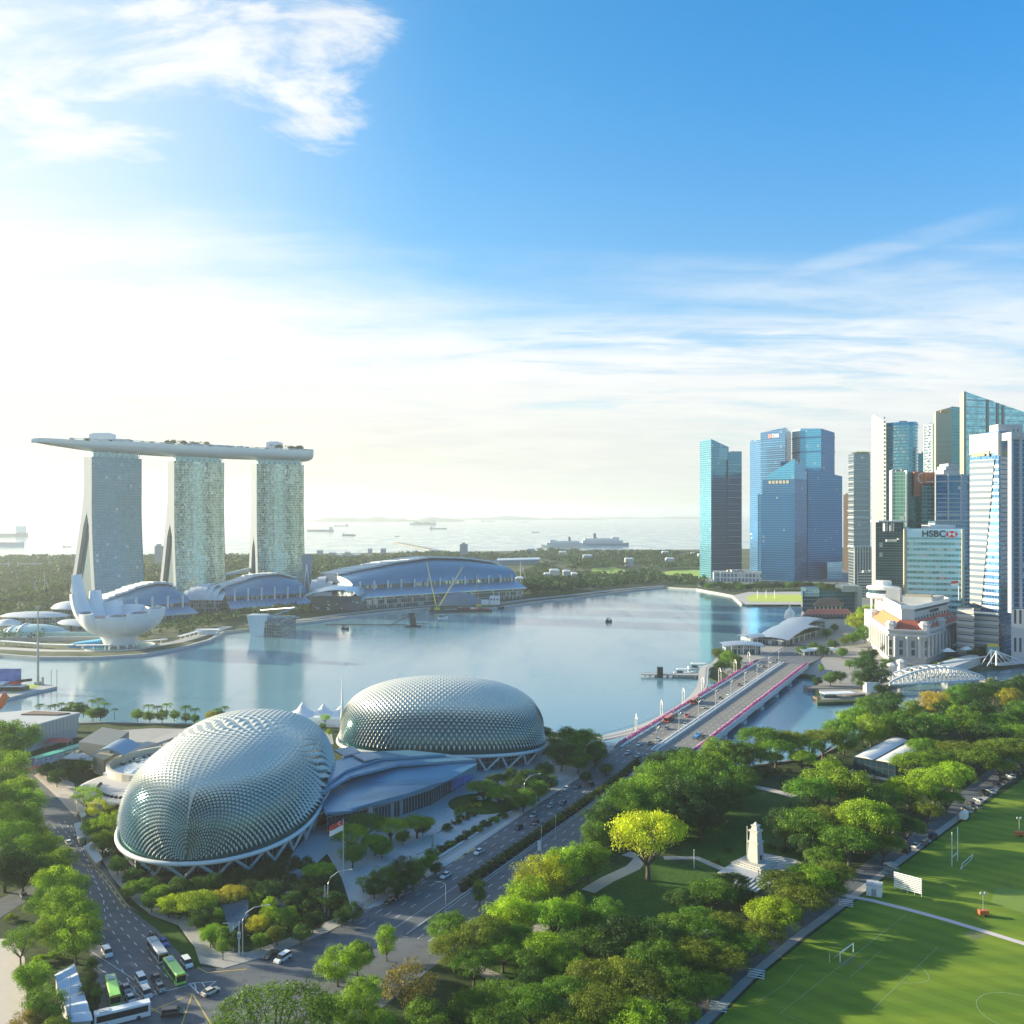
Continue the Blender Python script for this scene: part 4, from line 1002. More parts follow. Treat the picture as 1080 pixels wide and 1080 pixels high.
# --- tan slab, grey tower with rooftop garden
tower('tan_tower', 'thin tan brick tower between the blue group and the grey tower', chain([(889.5, 1900), (896, 1895)], 30), zz(521.5, 1900), m_tan)
Y = 1440; p_ = chain([(894.8, Y+18), (900.5, Y-12), (917.8, Y)])
m_gt = gl('grey_tower_glass', (.11, .17, .22), (.19, .21, .22), fh=4.5)
r_ = tower('grey_tower', 'grey glass tower with garden on its roof left of the white pointed tower', p_, zz(478.5, Y), m_gt, bands=(fl(60, 205, 9), 1.2, .5, m_greyclad, None), parts=False)
mb = MB(); q = offset(p_, -.5); mb.prism(q, zz(546, Y), zz(539.5, Y)+0.01); mb.build('dark_mid_storey', m_hdark, r_)
mb = MB(); q = offset(p_, 1.2)
for z_ in (zz(546.5, Y), zz(539, Y), zz(577, Y)): mb.prism(q, z_, z_+1.5)
for k in range(7):
    (lx, ly, _), rz = face_sign([p_[1], p_[2]], 0, 1, k/6, 0, 1.5); mb.cyl(lx, ly, 2, zz(577, Y), .9, 0, 6)
mb.build('tall_column', m_roofw, r_)
GARDEN = (p_, zz(478.5, Y))
# --- white pointed tower with curved blue glass
Y = 1150
m_wpoint = facade('white_fin_wall', (.3, .35, .38), (.5, .5, .48), 4, 40, .75, .02, .3, .2, frough=.45)
c = [(919.5, Y+28), (921, Y-4), (934.5, Y-18)]; P = chain(c, back=[(936, Y+30)])
r_ = tower('white_pointed_tower', 'tall white tower rising to a sharp point beside curved blue glass', P, [zz(437, Y), zz(437.5, Y), zz(446, Y), zz(446, Y)], [mat('white_concrete', (.35, .35, .33), .5, var=.04, scale=.05)]*4, parts=False)
mb = MB()
for k in range(44):
    z_ = 20+k*5; (lx, ly, _), rz = face_sign([P[1], P[2]], 0, 1, .88, 0, .25); m2 = MB(o=(lx, ly, z_), a=rz); m2.box(-.8, .8, -.3, .2, 0, 2.4)
    k0 = len(mb.V); mb.V += m2.V; mb.Fc += [tuple(i+k0 for i in f_) for f_ in m2.Fc]; mb.M += m2.M; mb.U += m2.U
mb.build('slot_windows', m_hdark, r_)
arc = [(935.2+33*math.sin(a)**1.0*1.0, Y-6-16*math.sin(a*2)*.9) for a in [math.pi/2*k/8 for k in range(9)]]
P = [(PX(a, b_), b_) for a, b_ in arc]+[(PX(968, Y+40), Y+40), (PX(936, Y+45), Y+45)]
m_curv = gl('curved_blue_glass', (.16, .42, .52), (.20, .36, .42), fw=1.8, band=.25, blinds=.12)
tower('curved_office_tower', 'tall blue green glass tower with curved front right of the white pointed tower', P, zz(447.5, Y), m_curv, bands=([zz(450, Y)], 4, .5, m_azure, None))
# --- dark teal tower, lattice tower, cream tower
Y = 1350
tower('dark_teal_tower', 'short dark teal tower peeping out right of the curved blue tower', chain([(967, Y), (977, Y)], 30), zz(478, Y), m_sail)
Y = 1280; P = chain([(974.5, Y+10), (983, Y-8), (991, Y+4)])
r_ = tower('lattice_tower', 'slim tower with white jagged lattice edge left of the cream tower', P, [zz(449, Y), zz(446, Y), zz(452, Y), zz(452, Y)], [m_slit, m_curv, m_curv, m_curv], parts=False)
mb = MB(); rr = random.Random(3)
for k in range(22):
    z_ = 60+k*8.2
    a, b_ = Vector(P[0]), Vector(P[1]); q0 = a.lerp(b_, rr.uniform(0, .5)); q1 = a.lerp(b_, rr.uniform(.5, 1))
    mb.tube([(q0.x-1.2, q0.y-1.5, z_), (q1.x-.5, q1.y-1.5, z_+rr.uniform(3, 8))], .8, 0, 4)
    mb.tube([(q1.x-.5, q1.y-1.5, z_+4), (q0.x-1.5, q0.y-1.5, z_+9)], .7, 0, 4)
for q in (P[0], P[1]): mb.tube([(q[0]-.5, q[1]-1.4, 40), (q[0]-.5, q[1]-1.4, zz(447, Y))], .7, 0, 4)
mb.build('white_lattice', m_white, r_)
Y = 1210; P = chain([(985, Y+25), (987, Y-8), (1003.5, Y-14)], back=[(1006, Y+30)])
r_ = tower('cream_tower', 'cream stone tower with small orange logo near its sloping top', P, [zz(434, Y), zz(434.5, Y), zz(430.5, Y), zz(430.5, Y)], m_cream, parts=False)
(lx, ly, lz), rz = face_sign(P, 1, 2, .5, zz(435, Y), .5)
mb = MB(o=(lx, ly, lz), a=rz); mb.cyl(-3, 0, -1.2, 1.2, 1.0, 0, 10); mb.box(-5, -1, -.2, .2, -1.4, 1.6); mb.box(0, 5, -.2, .2, -1.3, 1.3); mb.build('logo', mat('logo_orange', (.65, .28, .05), .5), r_)
mb = MB(o=(lx, ly, 0), a=rz)
for k in range(30): mb.box(-8.5, 8.5, -.35, -.15, 40+k*6, 40.5+k*6)
mb.build('panel_joints', m_roofw, r_)
tower('dark_glass_tower', 'dark green glass slab joined to the right side of the cream tower', chain([(1003.2, Y-10), (1012.5, Y)], 30), [zz(429.5, Y)]*4, gl('green_black_glass', (.06, .28, .30), (.03, .14, .15)), parts=False)
# --- green block with orange logo panel
Y = 1010; m_grn = gl('green_glass', (.13, .32, .27), (.22, .38, .33), fw=4, blinds=.06); m_dgrn = gl('dark_green_glass', (.03, .10, .11), (.05, .14, .14))
P = chain([(940.6, Y), (956.8, Y-8)], 40)
r_ = tower('green_office_block', 'pale green glass block left of the orange logo panel', P, zz(497.5, Y), m_grn)
for kx in (940.8, 956.5):
    mb = MB(); mb.box(PX(kx, Y-9)-.5, PX(kx, Y-9)+.5, Y-10, Y-3, 2, zz(496.5, Y)); mb.build('corner_fin', m_roofw, r_)
P = chain([(956.8, Y+2), (974, Y+2), (987, Y+2)], back=[(990, Y+50), (958, Y+50)])
r_ = tower('logo_office_block', 'dark green glass block with orange brown logo panel at its top', P, zz(498, Y), [m_dgrn]*5, parts=False)
mb = MB(); mb.box(PX(963.5, Y), PX(974, Y), Y-1.5, Y+1, zz(523.5, Y), zz(497.5, Y)); mb.box(PX(974, Y), PX(987, Y), Y+1, Y+4, zz(511, Y), zz(498, Y)); mb.build('orange_panel', mat('terracotta_panel', (.42, .13, .06), .5), r_)
(lx, lz) = (PX(971, Y), zz(504, Y)); mb = MB()
for r0, c_ in ((5.2, 0), (3.6, 1)):
    mb.tube([(lx+r0*.75*math.cos(R(a)), Y-2.0, lz+r0*math.sin(R(a))) for a in range(70, 300, 20)], .55, c_, 5)
mb.tube([(lx+1.5, Y-2, lz-5), (lx+4.5, Y-2, lz-4), (lx+4.5, Y-2, lz+3)], .6, 1, 5)
mb.build('arc_logo', [m_white, mat('logo_amber', (.75, .3, .05), .5)], r_)
mb = MB(); mb.box(PX(973, Y-6), PX(987, Y-6), Y-6, Y+3, zz(560, Y), zz(512, Y)); mb.build('lower_bay', m_grn, r_)
mb = MB(); mb.tube([(PX(973, Y), Y-8, zz(508.5, Y)), (PX(988, Y), Y-8, zz(508.5, Y))], .5); mb.build('roof_rail', m_white, r_)
# --- blue and white grid tower
Y = 985; P = chain([(986.8, Y), (1013.5, Y-6), (1021.5, Y+22)])
m_bw = gl('cobalt_glass', (.03, .17, .34), (.07, .22, .38), fw=2.4)
r_ = tower('blue_white_tower', 'cobalt glass tower framed by white bands with stepped white top', P, zz(500, Y), m_bw, bands=(fl(20, zz(513, Y), 4.6), .9, .35, m_roofw, [0, 1]), parts=False)
mb = MB(); q = offset(P, .6)
for z_ in (zz(501.5, Y), zz(508.5, Y), zz(543, Y), zz(550, Y)): mb.prism(q, z_, z_+1.4)
for t_ in (0, .5, 1):
    (lx, ly, _), rz = face_sign(P, 0, 1, t_, 0, .5); mb.box(lx-.6, lx+.6, ly-.6, ly+.6, 2, zz(500, Y))
(lx, ly, _), rz = face_sign(P, 1, 2, 1, 0, .5); mb.box(lx-.5, lx+.5, ly-.5, ly+.5, 2, zz(500, Y))
mb.build('white_frame', m_roofw, r_)
mb = MB()
for a, b_, t0, t1 in ((996, 1013, 500, 495), (998.5, 1011.5, 495.5, 491.5), (1001, 1010, 491.8, 488.8)): mb.box(PX(a, Y), PX(b_, Y), Y+2, Y+22, zz(t0, Y), zz(t1, Y))
mb.build('stepped_top', m_roofw, r_)
mb = MB(); mb.box(PX(984.3, Y-20), PX(1014, Y-20), Y-24, Y-8, 2, zz(549.5, Y-20)); mb.build('lower_block', m_slit, r_)
# --- tall tower with slanting roof, right edge
Y = 1060
P = chain([(1012.3, Y+24), (1017, Y-4), (1100, Y+34)], back=[(1098, Y+70)])
r_ = tower('slanted_roof_tower', 'tallest cream edged glass tower with roof sloping down to the right edge', P, [zz(412.5, Y), zz(413, Y), zz(441.5, Y+34), zz(441, Y+70)], [m_cream, gl('sea_green_glass', (.22, .48, .52), (.42, .58, .56), band=.14, fw=2.5, blinds=.18, vary=.5), m_azure, m_azure], parts=False)
mb = MB()
for t_ in (.0, .285, .41, .48):
    (lx, ly, _), rz = face_sign(P, 1, 2, t_, 0, .6); zt_ = zz(413, Y)+(zz(441.5, Y+34)-zz(413, Y))*t_; mb.box(lx-1.3, lx+1.3, ly-.6, ly+.6, 2, zt_-.5)
mb.build('cream_pier', m_cream, r_)
mb = MB()
for k in range(8):
    z_ = zz(422+k*7, Y)
    zt_end = .98
    for t_ in (0,):
        te = min(1.0, max(.05, (zz(413, Y)-z_)/(zz(413, Y)-zz(441.5, Y+34))*.98))
        a, b_ = Vector(P[1]), Vector(P[2]).lerp(Vector(P[1]), 1-te); m2 = MB(); mb.face([(a.x, a.y-.5, z_), (b_.x, b_.y-.5, z_), (b_.x, b_.y-.5, z_+.7), (a.x, a.y-.5, z_+.7)])
mb.build('floor_bands', m_roofw, r_)
# --- striped white and blue bank tower
Y = 775
P = chain([(1023.5, Y+22), (1053.3, Y-4), (1067.5, Y+20)])
zt_ = zz(455.5, Y); m_mb = gl('bank_blue_glass', (.05, .16, .36), (.07, .2, .4), metal=.6)
r_ = tower('striped_bank_tower', 'white and blue striped bank tower with cream crown and diagonal edge', P, [zz(457, Y), zz(454.5, Y), zz(453, Y), zz(455, Y)], [m_mb, gl('steel_blue_glass', (.14, .25, .36), (.2, .3, .4), metal=.5), m_mb, m_mb], parts=False)
a, b_ = Vector(P[0]), Vector(P[1]); d = (b_-a).normalized(); n = Vector((d.y, -d.x)); Lw = (b_-a).length; rz = math.atan2(d.y, d.x)
zs = fl(12, zz(484, Y), 5.6)
def wedge(z): return Lw*(0.30+.58*max(0, min(1, (z-30)/(zt_-30))))
mb = MB(o=(a.x, a.y, 0), a=rz)
for z_ in zs: mb.box(0, Lw+.3, -.45, .2, z_, z_+2.3)
mb.build('floor_bands', m_roofw, r_)
mb = MB(o=(a.x, a.y, 0), a=rz)
mb.face([(0, -.8, 10), (wedge(10)*.98, -.8, 10), (wedge(zt_-2), -.8, zz(484, Y)), (0, -.8, zz(484, Y))], 0, [(0, 10), (wedge(10), 10), (wedge(zt_), 180), (0, 180)])
m_ws = facade('white_stripe_wall', (.05, .10, .18), (.33, .325, .30), 5.6, 100, .52, 0.0, .55, 0.0, frough=.6)
mb.build('white_wedge_wall', m_ws, r_)
mb = MB(o=(a.x, a.y, 0), a=rz)
mb.prism([(-.3, -.9), (Lw*.9, -.9), (Lw*.9, .3), (-.3, .3)], zz(478, Y), 0, 0, tops=[zz(456.5, Y)]*4); mb.prism([(Lw*.9, -.9), (Lw+.2, -.9), (Lw+.2, .3), (Lw*.9, .3)], zz(480, Y), 0, 0, tops=[zz(456, Y)]*4); mb.build('cream_crown', mat('crown_cream', (.34, .29, .21), .5, var=.04), r_)
mb = MB(o=(a.x, a.y, 0), a=rz); mb.box(3, 15, -1.3, -.9, zz(480, Y), zz(476.8, Y)); mb.box(17.5, 20, -1.4, -.9, zz(481, Y), zz(475, Y), 1); mb.build('yellow_sign', [mat('sign_yellow', (.85, .6, .06), .5), m_dark], r_)
a2, b2 = Vector(P[1]), Vector(P[2]); rz2 = math.atan2(b2.y-a2.y, b2.x-a2.x); mb = MB(o=(a2.x, a2.y, 0), a=rz2); L2 = (b2-a2).length
mb.box(L2*.25, L2*.75, -.5, .1, zz(479, Y), zz(476.5, Y)); mb.build('yellow_sign', MATS['sign_yellow'], r_)
mb = MB(o=(a2.x, a2.y, 0), a=rz2); mb.box(-.2, L2+.2, -.4, .1, zz(480, Y)-1, zz(457, Y)); mb.build('grey_crown', mat('crown_grey', (.5, .5, .5), .5), r_)
mb = MB(); mb.box(PX(1054, Y+10), PX(1080, Y+10), Y+12, Y+26, zz(470, Y), zz(446, Y)); mb.build('roof_tank', m_roofw, r_)
# stepped podium
for k, (x0, x1, zt_, lab) in enumerate(((1009.5, 1027, 640, 'pale stepped podium block left of the striped bank tower'), (1024, 1053, 644, 'banded podium block at the foot of the striped bank tower'))):
    P2 = chain([(x0, Y-22+k*4), (x1, Y-34+k*2)], 26)
    tower('tower_podium', lab, P2, zz(zt_, Y), m_ws, m_roofw, cat='building', bands=(fl(8, zz(zt_, Y), 5.6), 2.4, .4, m_roofw, None), parts=False)
q = at(1046, Y-36); mb = MB(); mb.box(q.x-4.5, q.x+4.5, q.y-3, q.y, 8, 14); mb.box(q.x-4, q.x+4, q.y-3.2, q.y, 14, 16, 1); tag(mb.build('advert_screen', [m_teal, MATS['sign_yellow']]), 'small bright screen with yellow top strip at foot of the striped bank tower', 'screen')
# --- right-most pale tower
Y = 745; P = chain([(1066.5, Y), (1110, Y-10)], 40)
r_ = tower('pale_blue_tower', 'pale blue and white tower cut off by the right edge', P, zz(456, Y), gl('pale_blue_wall', (.03, .11, .24), (.24, .34, .45), fw=6, mull=.38, band=.2, metal=.5), bands=(fl(60, zz(470, Y), 200), 2, .5, m_roofw, None), parts=False)
mb = MB()
for a in (1066.5, 1075.5): mb.box(PX(a, Y-3), PX(a+2.4, Y-3), Y-3, Y+2, 40, zz(457, Y))
mb.build('white_pier', m_roofw, r_)
mb = MB()
for k in range(38): mb.box(PX(1068.9, Y-3)+.3, PX(1070.6, Y-3), Y-1.5, Y-1, 48+k*3.7, 50.2+k*3.7); mb.box(PX(1073.2, Y-3), PX(1075, Y-3), Y-1.5, Y-1, 48+k*3.7, 50.2+k*3.7)
mb.build('small_windows', m_hdark, r_)
mb = MB(); mb.box(PX(1065, Y)-1, PX(1110, Y), Y-4, Y+10, zz(464, Y), zz(456, Y)); mb.cyl(PX(1072, Y), Y-4.2, zz(461.5, Y), zz(459.5, Y)+.01, 1.3, 0, 10); mb.build('top_band', m_roofw, r_)
tower('white_base_block', 'white block with tall dark window slots at the right edge below the towers', chain([(1066.5, Y-14), (1110, Y-24)], 20), zz(641, Y), facade('slot_wall', (.03, .04, .06), (.5, .5, .52), 22, 3.6, .5, .55, .3, .1), m_roofw, cat='building', parts=False)
# --- HSBC
Y = 845; P = chain([(954.5, Y+6), (1015.5, Y-10)], 38)
m_hs = facade('aqua_band_glass', (.16, .36, .37), (.50, .68, .66), 5.2, 3.2, .48, .05, .12, .6, .02, .5, .2, .35, .3)
r_ = tower('bank_office_block', 'aqua banded office block with dark lettering and red hexagon logo on top', P, zz(562, Y), m_hs, m_roofw, bands=(fl(10, zz(566, Y), 5.2), 2.2, .35, mat('aqua_spandrel', (.50, .70, .68), .35, .2), [0]), parts=False)
mb = MB(); q = offset(P, .5); mb.prism(q, zz(567, Y), zz(558, Y)); mb.build('sign_parapet', mat('aqua_parapet', (.50, .70, .74), .4), r_)
loc, rz = face_sign(P, 0, 1, .50, zz(563.2, Y-2), .75); text('lettering', 'HSBC', 8.2, loc, rz, m_dark, r_, .2)
(lx, ly, lz), rz = face_sign(P, 0, 1, .81, zz(563.2, Y-2), .75); mb = MB(o=(lx, ly, lz), a=rz); hx, hy = 5.2, 2.8
def tri(mb, pts, m): mb.face([(x, -.15, z_) for x, z_ in pts], m)
mb.box(-hy, hy, -.1, .1, -hy, hy, 1)
tri(mb, [(-hy, -hy), (-hy, hy), (-hx, 0)][::-1], 0); tri(mb, [(hy, -hy), (hx, 0), (hy, hy)], 0); tri(mb, [(-hy, hy), (0, 0), (hy, hy)], 0); tri(mb, [(-hy, -hy), (hy, -hy), (0, 0)], 0)
mb.build('hexagon_logo', [mat('logo_red', (.65, .02, .02), .5), m_white], r_)
mb = MB(); 
for t_ in (0, 1): (lx, ly, _), rz = face_sign(P, 0, 1, t_, 0, .4); mb.box(lx-1.2, lx+1.2, ly-1, ly+1, 2, zz(558, Y))
mb.build('corner_pier', m_cream, r_)
mb = MB(); mb.box(PX(985, Y), PX(1012, Y), Y+8, Y+26, zz(562, Y), zz(554, Y)); mb.build('roof_plant', m_roofw, r_)
# dark block left of it
Y = 870; P = chain([(923.5, Y), (953, Y-8)], 36)
r_ = tower('dark_office_block', 'near black office block with small pale lettering left of the aqua block', P, zz(550.5, Y), gl('black_glass', (.03, .06, .08), (.05, .09, .10), fh=4.6, metal=.5), m_roofg, bands=(fl(12, zz(556, Y), 4.6), .5, .3, mat('dark_sill', (.08, .12, .13), .5), [0]), parts=False)
mb = MB(); mb.box(PX(922.5, Y), PX(951.5, Y), Y-9.5, Y+10, zz(550.5, Y), zz(549, Y))
for a in (929, 931, 936, 938): mb.box(PX(a, Y), PX(a+.9, Y), Y-9, Y-5, zz(560, Y), zz(551, Y))
mb.build('roof_frame', m_roofw, r_)
mb = MB()
for k in range(6): mb.box(PX(930.5+k*1.9, Y), PX(931.7+k*1.9, Y), Y-9.6, Y-8, zz(571, Y), zz(568.7, Y))
mb.box(PX(942.3, Y), PX(944, Y), Y-9.6, Y-8, zz(569.4, Y), zz(567.6, Y)); mb.build('pale_lettering', m_roofw, r_)
tower('grey_stair_tower', 'narrow plain grey slab between the black block and the aqua block', chain([(952.5, Y-12), (959.5, Y-14)], 30), zz(556, Y), m_greyclad, parts=False)
# filler blocks behind, visible in gaps
for x0, x1, Yb, ty, m_, lab in ((1015, 1030, 1120, 470, m_gt, 'grey glass tower seen in the gap behind the striped bank tower'),
                           (905, 925, 1300, 604, m_slit, 'low slatted block behind the round rooftop restaurant'),
                           (1005, 1030, 950, 600, m_slit, 'grey block filling the gap between the aqua block and striped tower')):
    tower('background_block', lab, chain([(x0, Yb), (x1, Yb)], 30), zz(ty, Yb), m_, cat='building')
# --- round rooftop restaurant
q = at(931.5, 850); root = thing('round_restaurant', 'white disc shaped rooftop restaurant on a stem behind the columned hotel', 'restaurant', q)
mb = MB(); mb.lathe(q.x, q.y, [(6, 2), (6, 40), (8, 41), (14.5, 43), (14.5, 46), (13, 47), (13, 50), (14.5, 51), (14, 53), (7, 54), (7, 58), (.2, 58.5)], 0, 32); mb.build('disc', m_white, root, smooth=True, ang=35)
mb = MB(); mb.lathe(q.x, q.y, [(13.2, 47), (13.2, 50)], 0, 32); mb.build('window_band', m_hdark, root)
for k in range(10):
    a = 2*math.pi*k/10; mb = MB(); mb.cyl(q.x+10.5*math.cos(a), q.y+10.5*math.sin(a), 30, 42, .5, 0, 6); mb.build('post', m_white, root)
mb = MB(); mb.box(q.x-12, q.x+22, q.y-6, q.y+14, 2, 31); mb.build('base_building', m_greyclad, root)

# --- bayfront office (low, blue glass, roof garden) and the red-roofed pier
Y = 1130; P = chain([(846.5, Y-10), (905, Y+4)], 34)
r_ = tower('bayfront_office', 'low blue glass office with roof garden beside the waterfront lawn', P, zz(623, Y), gl('bayfront_glass', (.08, .20, .28), (.12, .24, .3), fh=5), m_roofg, cat='building', parts=False)
mb = MB(); mb.box(PX(846, Y), PX(860, Y), Y-14, Y+5, zz(628, Y), zz(619, Y)); mb.build('glass_corner', m_pale, r_)
mb = MB(); mb.box(PX(887, Y), PX(905.5, Y), Y-6, Y+20, zz(624, Y), zz(617.5, Y)); mb.box(PX(902, Y), PX(906.5, Y), Y-8, Y+20, 2, zz(619, Y)); mb.build('white_wing', m_roofw, r_)
BFROOF = (PX(861, Y), PX(888, Y), Y-4, Y+16, zz(623, Y))
Y = 1075; P = chain([(859.5, Y), (887.5, Y+4)], 22)
r_ = tower('customs_house', 'white arcaded house with brown hipped roof in front of the low blue office', P, zz(639, Y), facade('arcade_wall', (.05, .06, .07), (.68, .66, .64), 6, 5, .3, .3, .5, .1, frough=.6), m_roofg, cat='building', parts=False)
mb = MB(); q = offset(P, 2); qt = offset(P, -6); mb.prism(q, zz(639, Y), zz(632, Y), top_poly=qt); mb.build('brown_roof', mat('brown_roof_tile', (.16, .09, .08), .7, var=.15), r_)
Y = 1035
r_ = thing('pier_building', 'long arcaded pier house with pink red roof on the quay', 'building', at(848, Y), None)
mb = MB(); P = chain([(848, Y), (899, Y+6)], 16); mb.prism(P, 2, zz(651, Y)); mb.build('arcade_wall', MATS['arcade_wall'], r_)
mb = MB(); q = offset(P, 1.6); qt = offset(P, -4.5); mb.prism(q, zz(650.5, Y), zz(643.5, Y), top_poly=qt); mb.build('red_roof', mat('pink_red_roof', (.50, .13, .11), .7, var=.08), r_)
mb = MB()
for k in range(14):
    x_ = P[0][0]+(P[1][0]-P[0][0])*(k+.5)/14; mb.lathe(x_, Y-1.0, [(1.3, 2), (1.3, 6.6), (.9, 7.6), (.1, 8)], 0, 10)
mb.build('arch', m_hdark, r_)
q = at(833, 1040); root = thing('domed_kiosk', 'small white domed kiosk with spire at the left end of the pier house', 'kiosk', q)
mb = MB(); mb.lathe(q.x, q.y, [(6, 2), (6, 6), (5.5, 7), (5, 9.5), (3, 12), (1, 13.5), (.5, 17), (.1, 20)], 0, 18); mb.build('dome', m_white, root, smooth=True, ang=50)
mb = MB()
for k in range(10): a = 2*math.pi*k/10; mb.cyl(q.x+6*math.cos(a), q.y+6*math.sin(a), 2, 6, .3, 0, 5)
mb.build('post', m_white, root)
# waterfront restaurants with wave roofs
def wave_roof(c0, c1, dep, z0, amp, label, waves=1.0, m=None, slats=True):
    A, B = G(*c0), G(*c1); d = (B-A).normalized(); n = Vector((-d.y, d.x, 0)); Ln = (B-A).length
    root = thing('wave_roofed_restaurant', label, 'restaurant', A, 'wave roofed waterfront restaurants')
    rows = []
    for i in range(21):
        t = i/20; q = A+d*(Ln*t); hh = z0+amp*math.sin(math.pi*waves*t)*(1 if waves <= 1 else .6)
        rows.append([tuple(q+n*(dep*(k/4-.15)))[:2]+(hh+1.4*math.sin(math.pi*k/4),) for k in range(5)])
    mb = MB(); mb.grid(rows, 0); mb.grid([[r_[0], (r_[0][0], r_[0][1], r_[0][2]-.7)] for r_ in rows], 0); mb.build('wave_roof', m or m_waver, root, smooth=True)
    mb = MB(); A2, B2 = A+d*3+n*1, B-d*3+n*1; mb.prism([A2[:2], B2[:2], (B2+n*dep*.6)[:2], (A2+n*dep*.6)[:2]], 2, z0-.4); mb.build('glazed_wall', m_shopg, root)
    for k in range(7):
        p_ = A.lerp(B, (k+.5)/7)-n*.5; mb = MB(); mb.cyl(p_.x, p_.y, 2, z0, .25, 0, 6); mb.build('post', m_white, root)
m_waver, nt, b = newmat('zinc_wave_roof'); u, v, _ = nsep(nt, ncoord(nt)); ln_ = ((u*.7+v*.3)/1.2).fr().lt(.12)
nlink(nt, nmix(nt, ln_, (.46, .50, .54), (.3, .34, .38)), b.inputs['Base Color']); b.inputs['Roughness'].default_value = .4; b.inputs['Metallic'].default_value = .4
wave_roof((762, 690), (806, 690), 22, 9, 1.5, 'flat grey roofed pavilion at the near tip of the wave roofs')
wave_roof((790, 681), (828, 677), 20, 9, 1.0, 'terrace pavilion with pale roof, middle of the wave roofs', 2.0)
wave_roof((826, 682), (868, 669), 30, 8, 6, 'silver wave roof curling over the quay restaurants')
wave_roof((838, 676), (872, 662), 26, 9, 7, 'largest silver wave roof nearest the pier house')
wave_roof((845, 692), (882, 690), 10, 6, .5, 'long white canopy beside the end of the bridge', m=m_white)
# jetty and moored boat
root = thing('jetty', 'concrete boat jetty on piles left of the bridge end', 'jetty', G(676, 713, 0))
P = [G(676, 711, 1.6), G(745, 712, 1.6)]; mb = MB(); strip(mb, P, 7, 2.2, 0, .8); mb.build('deck', m_conc, root)
mb = MB(); strip(mb, [P[0]+Vector((0, -3.4, 0)), P[1]+Vector((0, -3.4, 0))], .12, 3.3, 0, .25); mb.build('railing', m_steel, root)
for k in range(11):
    p_ = P[0].lerp(P[1], (k+.5)/11); mb = MB(); mb.cyl(p_.x, p_.y-2.5, -2, 1.4, .5, 0, 8); mb.cyl(p_.x, p_.y+2.5, -2, 1.4, .5, 0, 8); mb.build('pile', m_conc, root)
p_ = P[0].lerp(P[1], .28); mb = MB(); mb.box(p_.x-2, p_.x+2, p_.y-5, p_.y-1, -1, 7.5); mb.build('dark_pile_block', m_dark, root)
def bumboat(px, py, ln_, label, name='bumboat', roofc=None, ang=0, hullc=None):
    q = G(px, py, 0); root = thing(name, label, 'boat', (q.x, q.y, 0)); m_w = roofc or m_white
    mb = MB(o=(q.x, q.y, 0), a=ang); n_ = 10; rows = []
    for i in range(n_+1):
        t = i/n_; wv = ln_*.15*math.sin(math.pi*(0.12+.8*t))**.5*(1-.75*max(0, t-.7)/.3); zt_ = 1.6+1.2*abs(t-.4)**2*4
        rows.append([((t-.5)*ln_, wv, zt_), ((t-.5)*ln_, wv*.75, -.3), ((t-.5)*ln_, -wv*.75, -.3), ((t-.5)*ln_, -wv, zt_)])
    mb.grid(rows, 0); mb.grid([[r_[0], r_[3]] for r_ in rows], 0); mb.face(rows[0], 0); mb.face(rows[-1][::-1], 0); mb.build('hull', hullc or mat('boat_brown', (.16, .09, .05), .6), root, smooth=False)
    mb = MB(o=(q.x, q.y, 0), a=ang); mb.cbox(-.05*ln_, 0, 4.6, ln_*.62, ln_*.24, .3); mb.build('awning', m_w, root)
    mb = MB(o=(q.x, q.y, 0), a=ang)
    for k in range(5):
        for sg in (-1, 1): mb.cyl((-.33+.14*k)*ln_, sg*ln_*.1, 1.2, 4.5, .12, 0, 5)
    mb.build('awning_posts', m_hdark, root); mb = MB(o=(q.x, q.y, 0), a=ang); mb.box(-.36*ln_, -.1*ln_, -ln_*.09, ln_*.09, 1.2, 3.4); mb.build('cabin', m_hdark, root)
    return root
bumboat(722, 712, 16, 'white two deck cruise boat at the end of the jetty', 'cruise_boat', hullc=m_white)
bumboat(738, 706, 18, 'white tour boat moored behind the jetty beside the trees', 'cruise_boat', hullc=m_white)
# restaurant boat and quay in the river
root = bumboat(886, 738, 34, 'long brown river restaurant boat with white awnings by the dark trees', 'restaurant_boat', ang=R(8))
q = G(893, 730, 0); mb = MB(); mb.box(q.x-26, q.x+17, q.y, q.y+10, -1, 2.6); o = mb.build('boat_quay', m_rock); tag(o, 'stone landing behind the river restaurant boat', 'quay')
q = G(919, 733, 0); mb = MB(); mb.box(q.x-4, q.x+4, q.y-2, q.y+4, 0, 8); mb.box(q.x-4.4, q.x+4.4, q.y-2.4, q.y+4.4, 8, 8.5); tag(mb.build('white_stall', m_white), 'small blank white stall at the river edge right of the restaurant boat', 'stall')
# ================================================================ columned hotel by the river
A, B_, C, D, E = Vector((317, 822)), Vector((297, 732)), Vector((322, 724)), Vector((387, 797)), Vector((402, 880))
HP = [tuple(A), tuple(B_), tuple(C), tuple(D), tuple(E)]
m_stone = mat('pale_granite', (0.40, 0.40, 0.38), .7, var=.14, scale=.12, vscale=(1, 1, .4))
m_tile = mat('terracotta_tile', (0.36, 0.085, 0.05), .7, var=.15, scale=.2)
m_tileo = mat('orange_tile', (0.52, 0.20, 0.08), .7, var=.15, scale=.2)
root = thing('columned_hotel', 'grand pale stone hotel with columns and red sloping roofs by the river', 'hotel', (322, 724, 2))
mb = MB(); mb.prism(HP, 2, 27); mb.build('stone_walls', m_stone, root)
mb = MB(); q = offset(HP, 1.2)
for z_, h in ((6.5, .7), (23.2, 1.6), (27, 1.4)): mb.prism(q, z_, z_+h)
mb.build('cornice', m_roofw, root)
